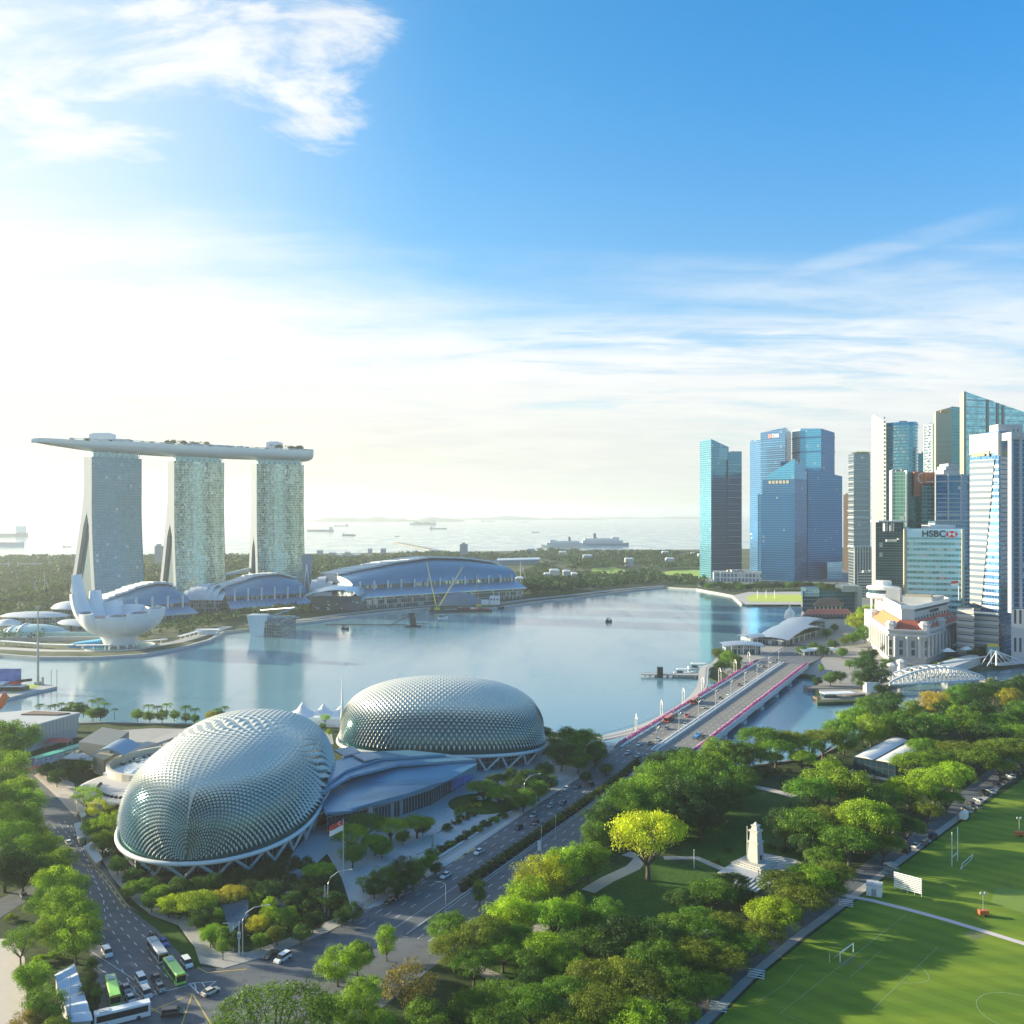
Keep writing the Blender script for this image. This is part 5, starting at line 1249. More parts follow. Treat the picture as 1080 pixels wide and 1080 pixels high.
def along(P, Q, n, f, ends=True):
    P, Q = Vector(P), Vector(Q); d = (Q-P).normalized(); nn = Vector((d.y, -d.x)); rz = math.atan2(d.y, d.x)
    for k in range(n): f(P.lerp(Q, (k+.5)/n), nn, rz)
for (P, Q, n) in ((C, D, 11), (A, B_, 9), (B_, C, 3)):
    for k in range(n):
        p_ = Vector(P).lerp(Vector(Q), (k+.5)/n); d = (Vector(Q)-Vector(P)).normalized(); nn = Vector((d.y, -d.x))
        c_ = p_+nn*1.0; mb = MB(); mb.cyl(c_.x, c_.y, 7.2, 22.8, .95, 0, 10); mb.cyl(c_.x, c_.y, 22.2, 23.2, 1.3, 0, 8); mb.build('column', m_roofw, root)
        p2 = Vector(P).lerp(Vector(Q), k/n) if k else p_-d*((Vector(Q)-Vector(P)).length/n*.5-1)
        rz = math.atan2(d.y, d.x); mb = MB(o=(p2.x, p2.y, 0), a=rz)
        for z0_, z1_ in ((8.5, 13), (14.5, 20)): mb.box(-1.2, 1.2, -.25, .2, z0_, z1_)
        mb.build('window', m_hdark, root)
# red sloping roofs set between the parapet and the white upper block
UP = offset(HP, -11)
mb = MB(); q1 = offset(HP, -1.5); q2 = offset(HP, -9.5)
for i, mi in ((0, 1), (1, 0), (2, 0), (3, 0), (4, 0)):
    j = (i+1) % 5; mb.face([(*q1[i], 28.4), (*q1[j], 28.4), (*q2[j], 35), (*q2[i], 35)], mi)
mb.build('sloping_roof', [m_tile, m_tileo], root)
for k in range(9):
    p_ = Vector(q1[2]).lerp(Vector(q1[3]), (k+.8)/10); d = (Vector(q1[3])-Vector(q1[2])).normalized(); mb = MB(o=(p_.x, p_.y, 0), a=math.atan2(d.y, d.x)); mb.box(-1.1, 1.1, 2.5, 5, 30.5, 33); mb.build('dormer', m_roofw, root)
mb = MB(); mb.prism(UP, 30, 44); mb.build('upper_block', m_roofw, root)
mb = MB(); q = offset(HP, -10); 
for i in range(5):
    a, b_ = Vector(q[i]), Vector(q[(i+1) % 5]); d = (b_-a).normalized(); m2 = MB(o=(a.x, a.y, 0), a=math.atan2(d.y, d.x)); L_ = (b_-a).length
    for z0_, z1_ in ((43.6, 46.5),): m2.box(0, L_, 0, 1.0, z0_, z1_)
    k0 = len(mb.V); mb.V += m2.V; mb.Fc += [tuple(x+k0 for x in f_) for f_ in m2.Fc]; mb.M += m2.M; mb.U += m2.U
mb.build('roof_parapet', m_white, root)
a, b_ = Vector(UP[2]), Vector(UP[3]); d = (b_-a).normalized(); rz = math.atan2(d.y, d.x); L_ = (b_-a).length
mb = MB(o=(a.x, a.y, 0), a=rz); mb.box(2, L_-3, -.35, .2, 41.5, 43.2); mb.build('window_strip', m_hdark, root)
p_ = a.lerp(b_, .55); nn = Vector((d.y, -d.x)); text('lettering', 'THE FULLERTON', 3.1, (p_.x+nn.x*.5, p_.y+nn.y*.5, 39.2), rz, m_dark, root, .08)
for k in range(12):
    p_ = a.lerp(b_, (k+.5)/12); mb = MB(o=(p_.x, p_.y, 0), a=rz); mb.box(-1, 1, -.3, .1, 34.8, 36.8); mb.build('window', m_hdark, root)
for q in (B_, C, Vector((350, 756)), Vector((317, 822))):
    mb = MB(); c_ = (q+Vector((350, 800)))/2*.14+q*.86; mb.lathe(c_.x, c_.y, [(4.2, 24), (4.2, 31.5), (4.9, 31.8), (4.9, 32.8), (3.6, 33.2), (3.2, 34.6), (.2, 35)], 0, 8); mb.build('corner_turret', m_roofw, root)
mb = MB(); mb.prism([(330, 785), (350, 775), (372, 800), (352, 815)], 44, 49); mb.prism([(322, 800), (332, 795), (338, 806), (328, 812)], 44, 55); mb.build('roof_house', m_roofw, root)
mb = MB(); mb.prism([(334, 790), (352, 780), (356, 786), (338, 797)], 49, 51); mb.build('roof_deck_floor', m_cream, root)
q = (386, 803); mb = MB(); mb.cyl(*q, 44, 62, .3, 0, 6); o = mb.build('flagpole', m_white, root)
mb = MB(); mb.face([(q[0]-.3, q[1], 61.5), (q[0]-7, q[1]-1, 61), (q[0]-7, q[1]-1, 58.8), (q[0]-.3, q[1], 59.2)]); mb.face([(q[0]-.3, q[1], 59.2), (q[0]-7, q[1]-1, 58.8), (q[0]-7, q[1]-1, 56.8), (q[0]-.3, q[1], 57)], 1)
mb.face([(q[0]-.3, q[1]+.1, 61.5), (q[0]-.3, q[1]+.1, 57), (q[0]-7, q[1]-.9, 56.8), (q[0]-7, q[1]-.9, 61)], 0); mb.build('flag', [m_red, m_white], o)
# terrace and entrance canopies by the river
root = thing('river_terrace', 'white stepped terrace with tent canopies between the columned hotel and the river', 'terrace', (372, 722, 2))
t0 = [G(990, 707), G(1028, 697), G(1034, 701), G(1000, 714)]
mb = MB(); mb.prism([tuple(v[:2]) for v in t0], 2, 8); mb.build('terrace_wall', m_roofw, root)
mb = MB(); 
for (px, py, w_) in ((1014, 692, 14), (1000, 699, 10), (1020, 697, 9)):
    q = G(px, py); mb.prism([(q.x-w_/2, q.y-3), (q.x+w_/2, q.y-3), (q.x+w_/2, q.y+4), (q.x-w_/2, q.y+4)], 11, 13.5, top_poly=[(q.x-1, q.y), (q.x+1, q.y), (q.x+1, q.y+1), (q.x-1, q.y+1)])
mb.build('tent_canopy', m_white, root)
mb = MB(); strip(mb, [G(989, 709), G(1040, 701)], 1.0, 8.8, 0, .8); mb.build('balustrade', m_white, root)
# white arched truss bridge
P0, P1 = G(938, 722, 5), G(1038, 716, 5); d = (P1-P0).normalized(); n = Vector((-d.y, d.x, 0)); Ln = (P1-P0).length
root = thing('truss_bridge', 'white iron bridge with arched lattice trusses crossing the river below the hotel', 'bridge', P0)
mb = MB(); strip(mb, [P0+n*5, P1+n*5], 10, 5.2, 0, 1.0); mb.build('deck', m_conc, root)
for off in (0, 10):
    N = 22; top = [P0+d*(Ln*i/N)+n*off+Vector((0, 0, 1.0+8.5*math.sin(math.pi*i/N)**.8)) for i in range(N+1)]; bot = [P0+d*(Ln*i/N)+n*off+Vector((0, 0, -.3)) for i in range(N+1)]
    mb = MB(); mb.tube(top, .65, 0, 6); mb.tube(bot, .6, 0, 5)
    for i in range(N):
        mb.tube([bot[i], top[i+1]], .28, 0, 4); mb.tube([top[i], bot[i+1]], .28, 0, 4); mb.tube([bot[i+1], top[i+1]], .22, 0, 4)
    mb.build('arched_truss', m_white, root)
mb = MB()
for i in range(3, 20, 2):
    q = P0+d*(Ln*i/22); h_ = 1.0+8.5*math.sin(math.pi*i/22)**.8; mb.tube([q+Vector((0, 0, h_)), q+n*10+Vector((0, 0, h_))], .3, 0, 4)
mb.build('cross_brace', m_white, root)
for px, py in ((941, 716), (951, 712)):
    q = G(px, py); mb = MB(); mb.lathe(q.x, q.y, [(3.5, 2), (3.5, 11), (4.2, 11.4), (4.2, 12.2), (3.2, 13), (.2, 14)], 0, 8); mb.build('gate_pier', m_roofw, root)
# cable bridge at the right edge
P0, P1 = G(1048, 701, 4.5), G(1130, 694, 4.5); d = (P1-P0).normalized()
root = thing('suspension_bridge', 'pale suspension footbridge at the right edge behind the trees', 'bridge', P0)
mb = MB(); strip(mb, [P0, P1], 8, 5, 0, 1); mb.build('deck', m_roofw, root)
for off in (-4, 4):
    mb = MB(); q = P0+Vector((0, off, 0)); mb.tube([q, q+Vector((0, 0, 11))], .6, 0, 6); top = q+Vector((0, 0, 11))
    for k in (12, 22, 33): mb.tube([top, q+d*k], .3, 0, 5)
    mb.tube([top, q-d*10], .3, 0, 5); mb.build('tower_and_cables', m_white, root)

# ================================================================ the avenue bridge
m_flower = None
root = thing('road_bridge', 'long flat concrete road bridge crossing to the quay', 'bridge', RA(18, 95))
mb = MB(); road_strip(mb, -0.6, 37.2, 94, 393, 0.0, side=1.6); mb.build('deck', mat('sunlit_asphalt', (.20, .185, .165), .75, var=.25, scale=.15), root)  # paler, warmer asphalt: the sunlight on the lanes is put into its colour
for s0, s1 in ((-1.4, -0.6), (37.2, 38.0)):
    mb = MB()
    for i in range(30):
        ta, tb = 94+299*i/30, 94+299*(i+1)/30
        a, b_, c_, d_ = [RA(s, t) for s, t in ((s0, ta), (s1, ta), (s1, tb), (s0, tb))]
        for z0_, z1_ in ((-2.4, .6),):
            L_ = [(p_[0], p_[1], p_[2]+z0_) for p_ in (a, b_, c_, d_)]; U_ = [(p_[0], p_[1], p_[2]+z1_) for p_ in (a, b_, c_, d_)]
            mb.face(U_); mb.face([L_[0], L_[3], U_[3], U_[0]]); mb.face([L_[1], L_[2], U_[2], U_[1]][::1])
    mb.build('edge_beam', mat('pale_concrete', (.62, .60, .57), .6, var=.08), root)
for s0 in (1.9, 17.2, 19.6, 35.0):
    mb = MB()
    for i in range(30):
        ta, tb = 94+299*i/30, 94+299*(i+1)/30
        a, b_, c_, d_ = [RA(s, t) for s, t in ((s0, ta), (s0+.45, ta), (s0+.45, tb), (s0, tb))]
        h_ = 1.0 if s0 in (17.2, 19.6) else .8
        U_ = [(p_[0], p_[1], p_[2]+h_) for p_ in (a, b_, c_, d_)]
        mb.face(U_); mb.face([a, d_, U_[3], U_[0]]); mb.face([b_, c_, U_[2], U_[1]])
    mb.build('barrier', m_white, root)
mb = MB(); road_strip(mb, -0.5, 1.9, 94, 393, .14, side=.1); road_strip(mb, 35.5, 37.1, 94, 393, .14, side=.1); road_strip(mb, 17.65, 19.6, 94, 393, .3); mb.build('footway', m_pave, root)
for s0 in (-.3, 36.2):
    mb = MB()
    for i in range(60):
        ta = 95+298*i/60; q = RA(s0+.35, ta+1.5, .14); mbx = (q[0], q[1], q[2])
        m2 = MB(o=mbx, a=math.atan2(AD.y, AD.x)); m2.box(-2.3, 2.3, -.35, .35, 0, .55); k0 = len(mb.V); mb.V += m2.V; mb.Fc += [tuple(x+k0 for x in f_) for f_ in m2.Fc]; mb.M += m2.M; mb.U += m2.U
    mb.build('planter_trough', m_conc, root)
for k in range(7):
    t = 112+k*43
    a, b_ = Vector(RA(1, t)), Vector(RA(36, t))
    mb = MB(); 
    for s0, s1 in ((1, 9), (27, 36.5)):
        q = [RA(s0, t-2), RA(s1, t-2), RA(s1, t+2), RA(s0, t+2)]; mb.prism([v[:2] for v in q], -2, 2.6); 
        q2 = [RA(s0-1.5, t-3), RA(s1+1.5, t-3), RA(s1+1.5, t+3), RA(s0-1.5, t+3)]; mb.prism([v[:2] for v in q2], 2.0, 3.5, top_poly=None); mb.prism([v[:2] for v in q2], -1, .9)
    mb.build('pier', mat('pale_concrete', (.6, .6, .6), .6), root)
# flowering bougainvillea on the bridge sides
def leafmesh(name, pts, nrm, size, m, aspect=0.6, rs=None, parent=None, tint=None):
    """many small leaf faces at once"""
    rs = rs or np.random.RandomState(1); pts = np.asarray(pts, float); nrm = np.asarray(nrm, float); n = len(pts)
    size = np.broadcast_to(np.asarray(size, float), (n,))
    nrm = nrm+rs.normal(0, .42, (n, 3)); nrm /= np.linalg.norm(nrm, axis=1)[:, None]+1e-9
    t = rs.normal(0, 1, (n, 3)); t -= (t*nrm).sum(1)[:, None]*nrm; t /= np.linalg.norm(t, axis=1)[:, None]+1e-9
    b_ = np.cross(nrm, t); a = size[:, None]*t; c = size[:, None]*aspect*b_
    V = np.stack([pts-a, pts-c*1.0, pts+a, pts+c], 1).reshape(-1, 3)
    me = bpy.data.meshes.new(name); me.vertices.add(4*n); me.vertices.foreach_set('co', V.ravel()); me.loops.add(4*n); me.loops.foreach_set('vertex_index', np.arange(4*n))
    me.polygons.add(n); me.polygons.foreach_set('loop_start', np.arange(0, 4*n, 4)); me.polygons.foreach_set('loop_total', np.full(n, 4))
    if tint is not None:
        at_ = me.attributes.new('tint', 'FLOAT', 'FACE'); at_.data.foreach_set('value', np.asarray(tint, float))
    me.materials.append(m); me.update(); me.validate()
    o = bpy.data.objects.new(name, me); COL.objects.link(o)
    if parent: o.parent = parent; WL[o.name] = WL.get(parent.name, Vector())
    return o
def leafmat(name, col=None, spread=0.5, hue=True, tr=(1.4, 1.3, .55)):
    m, nt, b = newmat(name); nt.nodes.remove(b); out = [n for n in nt.nodes if n.type == 'OUTPUT_MATERIAL'][0]
    at_ = nt.nodes.new('ShaderNodeAttribute'); at_.attribute_name = 'tint'; tv = NX(nt, at_.outputs['Fac'])
    if col is None: oi = nt.nodes.new('ShaderNodeObjectInfo'); base = NX(nt, oi.outputs['Color'])
    else: base = col
    f = (tv-.5)*(2*spread)+1.0
    c = nmix(nt, 1.0, base, nxyz(nt, f*(1.0+0.0), f, f*.9), 'MULTIPLY')
    if hue: c = nmix(nt, tv.ss(.75, 1.0)*.5, c, nmix(nt, 1.0, base, (1.55, 1.4, .6), 'MULTIPLY'))
    d = nt.nodes.new('ShaderNodeBsdfDiffuse'); t = nt.nodes.new('ShaderNodeBsdfTranslucent'); mx = nt.nodes.new('ShaderNodeMixShader'); mx.inputs[0].default_value = .32
    nlink(nt, c, d.inputs[0]); nlink(nt, nmix(nt, 1.0, c, tr, 'MULTIPLY'), t.inputs[0]); nt.links.new(d.outputs[0], mx.inputs[1]); nt.links.new(t.outputs[0], mx.inputs[2])
    g = nt.nodes.new('ShaderNodeBsdfGlossy'); g.inputs['Roughness'].default_value = .5; m2 = nt.nodes.new('ShaderNodeMixShader'); m2.inputs[0].default_value = .02
    nt.links.new(mx.outputs[0], m2.inputs[1]); nt.links.new(g.outputs[0], m2.inputs[2]); nt.links.new(m2.outputs[0], out.inputs[0]); return m
m_leaf = leafmat('tree_leaves'); m_bloom = leafmat('pink_blossom', (0.52, 0.10, 0.40), .55, False, (1, 1, 1)); m_bark = mat('bark', (.10, .075, .055), .9, var=.3, scale=1.5); m_far = leafmat('far_leaves', (0.040, 0.085, 0.034), .6)
rs = np.random.RandomState(5)
for s0, lab in ((0, 'pink flowering shrubs along the water side edge of the road bridge'), (36.6, 'pink flowering shrubs along the river side edge of the road bridge')):
    P, N_, T_ = [], [], []
    for i in range(9000):
        t = 94+299*rs.rand(); ph = rs.rand()*math.pi; cl_ = .75+.35*math.sin(t*2.1)+.2*math.sin(t*.7+1); r_ = .95*cl_
        x, y, z = RA(s0+r_*math.cos(ph), t, .75+r_*.8*math.sin(ph)); P.append((x, y, z)); N_.append((AN.x*math.cos(ph), AN.y*math.cos(ph), math.sin(ph))); T_.append(rs.rand())
    o = leafmesh('bougainvillea', P, N_, .26, m_bloom, .8, rs, None, T_); tag(o, lab, 'flowers', kind='stuff')

# ================================================================ street lamps
m_lampg = mat('lamp_grey', (.50, .53, .53), .4, .4)
def make_lamp(name, label, h, arms, curve=True):
    root = thing(name, label, 'street lamp'); 
    mb = MB(); mb.cyl(0, 0, 0, 1.2, .22, 0, 8); mb.tube([(0, 0, 1), (0, 0, h*.72)]+([(arms[0]*.12, 0, h*.86), (arms[0]*.45, 0, h*.97), (arms[0]*.95, 0, h)] if curve else [(0, 0, h)]), [.16, .14, .12, .10, .08][:5 if curve else 3], 0, 8) if curve else mb.tube([(0, 0, 1), (0, 0, h)], [.16, .09], 0, 8)
    mb.build('pole', m_lampg, root)
    for a in arms:
        if not curve or a != arms[0]:
            mb = MB(); mb.tube([(0, 0, h*.75), (a*.4, 0, h*.9), (a, 0, h*.93)], .07, 0, 6); mb.build('arm', m_lampg, root)
        mb = MB(); mb.box(a-.5, a+.5, -.2, .2, (h if (curve and a == arms[0]) else h*.93)-.15, (h if (curve and a == arms[0]) else h*.93)+.08); mb.build('lamp_head', m_lampg, root)
    return root
def place(o, x, y, z, rz=0, first=None, label=None, sc=None):
    c = o if first else copy_tree(o); c.location = (x, y, z); c.rotation_euler = (0, 0, rz)
    if label: c['label'] = label
    if sc: c.scale = (sc, sc, sc)
    return c
ORD = ['first', 'second', 'third', 'fourth', 'fifth', 'sixth', 'seventh', 'eighth', 'ninth', 'tenth', 'eleventh', 'twelfth', 'thirteenth', 'fourteenth', 'fifteenth', 'sixteenth', 'seventeenth', 'eighteenth', 'nineteenth', 'twentieth', 'twenty first', 'twenty second', 'twenty third', 'twenty fourth', 'twenty fifth', 'twenty sixth', 'twenty seventh', 'twenty eighth', 'twenty ninth', 'thirtieth', 'thirty first', 'thirty second', 'thirty third', 'thirty fourth', 'thirty fifth', 'thirty sixth', 'thirty seventh', 'thirty eighth', 'thirty ninth', 'fortieth']
rzr = math.atan2(AN.y, AN.x)
lp = make_lamp('street_lamp', '', 12, (2.8, -2.8), False); lp['group'] = 'tall double lamps on the middle of the road bridge'
for i in range(9):
    x, y, z = RA(18.6, 100+i*35, .3); place(lp, x, y, z, rzr, i == 0, 'double armed white lamp on the bridge median, %s from the near end' % ORD[i])
m_arch = mat('arch_white', (.72, .68, .6), .4, .2)
ap = thing('arched_lamp', '', 'street lamp', group='arched lamps along the water side of the bridge')
mb = MB(); mb.tube([(3.2*math.cos(a)-1.2, 0, 8+3.0*math.sin(a)) for a in [math.pi*k/10 for k in range(11)]], .2, 0, 6); mb.build('arch', m_arch, ap)
for x_ in (-4.4, 2.0):
    mb = MB(); mb.cyl(x_, 0, 0, 8, .2, 0, 8); mb.build('post', m_arch, ap)
for i in range(7):
    x, y, z = RA(-3.2, 130+i*41, -2.0); place(ap, x, y, z, math.atan2(AD.y, AD.x)+.5, i == 0, 'white arched lamp beside the waterfront walk, %s from the near end of the bridge' % ORD[i])
cl_ = make_lamp('street_lamp', '', 13, (6.5,), True); cl_['group'] = 'curved grey lamps beside the avenue'
for i, (px, py, rz, lab) in enumerate(((256, 1008, .15, 'curved grey lamp with two tone box on its pole at the road corner'), (346, 966, .2, 'curved grey lamp on the verge opposite the autumn tinted trees'), (459, 908, .25, 'curved grey lamp beside the planted forecourt of the theatre'), (553, 852, .3, 'curved grey lamp beside the lawn circle near the plaza'), (617, 812, .3, 'curved grey lamp beside the big trees at the near end of the bridge'))):
    q = G(px, py); o = place(cl_, q.x, q.y, 2.1, rz, i == 0, lab)
    mb = MB(); mb.V = []; mb.box(-1.15, -.75, -.12, .12, 0, 9); b1 = mb.build('signal_post', m_lampg, None); b1.parent = o
    mb = MB(); mb.box(-1.35, -.55, -.4, .2, 4.6, 6.2); mb.box(-1.3, -.6, -.42, -.2, 5.2, 5.6, 1); b1 = mb.build('signal_box', [m_roofw, m_green], None); b1.parent = o
for i, (px, py, h_, lab) in enumerate(((246, 1004, 7, 'thin grey post on the corner pavement'), (571, 905, 11, 'tall grey lamp with white banner on the avenue median'), (586, 886, 9, 'short lamp on the median beside the yellow hedge'), (651, 862, 9, 'grey lamp on the road edge beside the dense park trees'), (470, 965, 9, 'thin lamp with curved arm at the near end of the hedge'), (74, 1088, 13, 'thin teal pole among trees at the bottom left'))):
    root = thing('lamp_post', lab, 'lamp post', G(px, py)); q = G(px, py)
    mb = MB(); mb.tube([(q.x, q.y, 2), (q.x, q.y, 2+h_)], [.14, .08], 0, 6); mb.build('pole', m_lampg, root)
    mb = MB(); mb.tube([(q.x, q.y, 2+h_), (q.x-1.4, q.y+.3, 2.6+h_), (q.x-3, q.y+.5, 2.5+h_)], .07, 0, 5); mb.build('arm', m_lampg, root)
    if 'banner' in lab: mb = MB(); mb.box(q.x-1.3, q.x-.2, q.y-.05, q.y+.05, 4.5, 8); mb.build('banner', m_white, root)
# direction sign near bridge
q = G(630, 806); root = thing('direction_sign', 'green direction sign board over the pavement beside the near end of the bridge', 'road sign', q)
mb = MB(); mb.cyl(q.x+2, q.y, 2, 9, .15, 0, 6); mb.cyl(q.x-2, q.y, 2, 9, .15, 0, 6); mb.build('post', m_lampg, root)
mb = MB(); mb.box(q.x-2.4, q.x+2.4, q.y-.25, q.y-.1, 6, 9.2); mb.box(q.x-2.2, q.x+2.2, q.y-.3, q.y-.25, 6.2, 9, 1); mb.build('board', [m_white, mat('sign_green', (.03, .35, .22), .4)], root)
# flagpole with the national flag
q = G(362, 925); root = thing('flagpole', 'flagpole with red and white flag in the theatre garden', 'flagpole', q)
mb = MB(); mb.tube([(q.x, q.y, 2), (q.x, q.y, 21)], [.15, .08], 0, 6); mb.build('pole', m_white, root)
mb = MB(); 
for k in range(6):
    x0_, x1_ = q.x-k*.75, q.x-(k+1)*.75; y0_, y1_ = q.y+.25*math.sin(k*1.1), q.y+.25*math.sin((k+1)*1.1); dz0, dz1 = -.36*k, -.36*(k+1)
    for za, zb, m_ in ((20.6, 18.9, 0), (18.9, 17.2, 1)):
        mb.face([(x0_, y0_, za+dz0), (x1_, y1_, za+dz1), (x1_, y1_, zb+dz1), (x0_, y0_, zb+dz0)], m_)
fl_ = mb.build('flag', [m_red, m_white], root)
mb = MB(); mb.tube([(q.x-1.1+.5*math.cos(R(a)), q.y-.05, 19.4+.5*math.sin(R(a))) for a in range(60, 301, 24)], .09, 0, 4); mb.build('crescent', m_white, fl_)

# ================================================================ the two spiked theatres
m_shell, nt, b = newmat('theatre_glass'); b.inputs['Base Color'].default_value = (.015, .10, .10, 1); b.inputs['Metallic'].default_value = .3; b.inputs['Roughness'].default_value = .16
m_shade = mat('aluminium_sunshade', (.62, .61, .53), .40, .35, var=.06, scale=.2)
m_ring = mat('ring_beam', (.66, .66, .64), .4, var=.05)
def theatre(name, label, c, ang, a, bw, hgt, zring, tilt, NU, NV, sharp=1.0, ex=.92, ew=.72):
    """shell of revolution about its long axis; sunshade hoods open more toward the sides"""
    root = thing(name, label, 'theatre', (c[0], c[1], 2)); ca, sa = math.cos(ang), math.sin(ang)
    def S_(u, v, out=0.0):
        # u -1..1 along, v 0..pi over
        uu = math.sin(u*math.pi/2); cw = math.cos(u*math.pi/2)
        x = a*(abs(uu)**ex)*(1 if uu > 0 else -1); wd = (bw+out)*max(0.0, cw)**ew; hh = (hgt+out)*max(0.0, cw)**.62*(1+sharp*.10*uu)
        cv, sv = math.cos(v), math.sin(v)
        y = wd*(abs(cv)**.85)*(1 if cv > 0 else -1); z = hh*sv**.85 if sv > 0 else 0
        x += out*(1 if uu > 0 else -1)*(abs(uu)**4)
        zz_ = zring+tilt*(x/a)+z
        return Vector((c[0]+x*ca-y*sa, c[1]+x*sa+y*ca, zz_))
    def SN(u, v):
        e = .01; p0 = S_(u, v); du = S_(min(.999, u+e), v)-S_(max(-.999, u-e), v); dv_ = S_(u, min(math.pi-.001, v+e))-S_(u, max(.001, v-e)); n = du.cross(dv_)
        n.normalize(); mid = Vector((c[0], c[1], zring)); return n if n.dot(p0-mid) > 0 else -n
    rows = [[tuple(S_(-1+2*i/NU, math.pi*j/NV)) for j in range(NV+1)] for i in range(NU+1)]
    mb = MB(); mb.grid(rows, 0); mb.build('glass_shell', m_shell, root, smooth=True)
    mb = MB()
    for i in range(1, 2*NU-1):
        for j in range(NV):
            if (i+j) % 2: continue
            u0, u1, um = -1+(i-1)/NU, -1+(i+1)/NU, -1+i/NU
            if j == NV-1 and False: continue
            v0, v1, vm = math.pi*(j)/NV, math.pi*(j+2)/NV, math.pi*(j+1)/NV
            if v1 > math.pi+1e-6: continue
            L_, Rr, Bo, To = S_(u0, vm), S_(u1, vm), S_(um, v0), S_(um, v1)
            if vm > math.pi/2: Bo, To = To, Bo
            n = SN(um, vm); size = (Rr-L_).length; steep = 1-max(0.0, n.z)
            hgt_ = min(size, (To-Bo).length)*(.12+.60*steep**.9); k_ = .75*max(0, steep-.25); L_, Rr = L_.lerp(To, k_), Rr.lerp(To, k_)
            # top of the cell is closed by two folded triangles whose tip juts out and down over the glass
            cen = (L_+Rr+Bo+To)/4
            tip = cen+n*hgt_+(Bo-cen)*(.28*steep+.05)
            mb.face([To, L_, tip]); mb.face([To, tip, Rr])
            if steep < .5: Bq = Bo.lerp(tip, max(0, steep-.18)/.32); mb.face([L_, Bq, tip]); mb.face([tip, Bq, Rr])
    mb.build('sunshades', m_shade, root)
    mb = MB(); off = []
    for r_ in (0, 1):
        ring = [S_(-1+2*i/NU, 0, 1.2) for i in range(1, NU)] if r_ == 0 else [S_(-1+2*i/NU, math.pi, 1.2) for i in range(NU-1, 0, -1)]
        off += ring
    off = [q+Vector((0, 0, -.6)) for q in off]
    mb.tube(off+[off[0]], .8, 0, 8, caps=False); mb.build('ring_beam', m_ring, root, smooth=True)
    n = len(off); L = [0]
    for i in range(n): L.append(L[-1]+(off[(i+1) % n]-off[i]).length)
    def ringpt(s):
        s %= L[-1]
        for i in range(n):
            if s <= L[i+1]: k = (s-L[i])/max(1e-6, L[i+1]-L[i]); return off[i].lerp(off[(i+1) % n], k)
    nv = int(L[-1]/11); cen = Vector((c[0], c[1], 0))
    for k in range(nv):
        s = L[-1]*k/nv; t_ = ringpt(s); base = Vector((t_.x, t_.y, 2)); base = base+(cen-base)*.07; base.z = 2.1
        mb = MB()
        for ds in (-L[-1]/nv/2, L[-1]/nv/2): mb.tube([base, ringpt(s+ds)], [.55, .5], 0, 6)
        mb.build('v_column', m_ring, root)
    mb = MB(); inner = [(cen.x+(q.x-cen.x)*.86, cen.y+(q.y-cen.y)*.86) for q in off]; zt_ = [q.z-.2 for q in off]
    mb.prism(inner, 2, 0, 0, tops=zt_); mb.build('foyer_wall', facade('foyer_glass', (.05, .10, .11), (.25, .3, .32), 5, 2.2, .06, .1, .15, .4, .03, .4, .05), root)
    return root
theatre('spiked_theatre', 'nearer silver dome with spiked sunshades beside the cross road', (-106.9, 361.4), 1.613, 64.6, 33.7, 27.4, 10.8, 1.9, 70, 56, -1.8, .634, .97)
theatre('spiked_theatre', 'farther silver dome with spiked sunshades at the water side of the forecourt', (-34, 457), .07, 49, 37, 28, 10.8, -1.5, 66, 54, .2, .95, .56)
# blue foyer roof fan
m_foy, nt, b = newmat('blue_zinc_roof'); u, v, _ = nsep(nt, ncoord(nt)); l_ = ((u*.55-v*.8)/2.0).fr().lt(.05)
nlink(nt, nmix(nt, l_, (.12, .29, .42), (.09, .24, .35)), b.inputs['Base Color']); b.inputs['Roughness'].default_value = .35; b.inputs['Metallic'].default_value = .4
root = thing('foyer_roof', 'blue fan shaped foyer building between the two spiked domes', 'building', G(420, 850))
apex = G(352, 800, 13)
front = [G(343, 858, 10.5), G(370, 856, 10.3), G(400, 850, 10), G(430, 842, 9.8), G(455, 833, 9.8), G(480, 820, 9.8), G(502, 806, 10)]
back = [G(430, 793, 16), G(380, 790, 16)]
parts_ = [([G(502, 806, 10), G(505, 800, 11), G(440, 792, 15), G(350, 830, 13.2), G(343, 858, 10.5)]+front[1:-1], 0)]
sets = [(13.2, [(338, 842), (352, 828), (420, 806), (502, 801), (503, 806), (480, 819), (455, 832), (430, 841), (400, 849), (370, 855), (343, 857)]),
        (14.4, [(339, 836), (350, 815), (400, 797), (470, 795), (502, 801), (420, 806), (370, 818)]),
        (15.6, [(345, 826), (350, 805), (372, 794), (430, 791), (470, 795), (400, 800), (365, 812)])]
for k, (z_, px) in enumerate(sets):
    zt_ = z_-1.5*0; P = []
    for (a, b_) in px: P.append(G(a, b_, z_-2.6 if k == 0 and b_ > 818 else z_))
    mb = MB(); c_ = [(p_.x, p_.y) for p_ in P]; tops = [p_.z for p_ in P]; mb.prism(c_, [t_-1.0 for t_ in tops], 0, 0, tops=tops); mb.build('roof_leaf', m_foy, root)
mb = MB(); q = [G(a, b_, 2) for a, b_ in ((345, 880), (400, 868), (455, 849), (498, 822), (480, 812), (400, 810), (350, 830))]; q = [(p_.x, p_.y) for p_ in q]
mb.prism(q, 2, 9.2); mb.build('glazed_front', facade('foyer_front', (.03, .05, .06), (.20, .23, .25), 8, 1.6, .08, .22, .15, .4, .03, .3, .05), root)
a, b_ = Vector(q[0]), Vector(q[1]); d = (b_-a).normalized(); mb = MB(o=(a.x, a.y, 0), a=math.atan2(d.y, d.x)); L_ = (b_-a).length
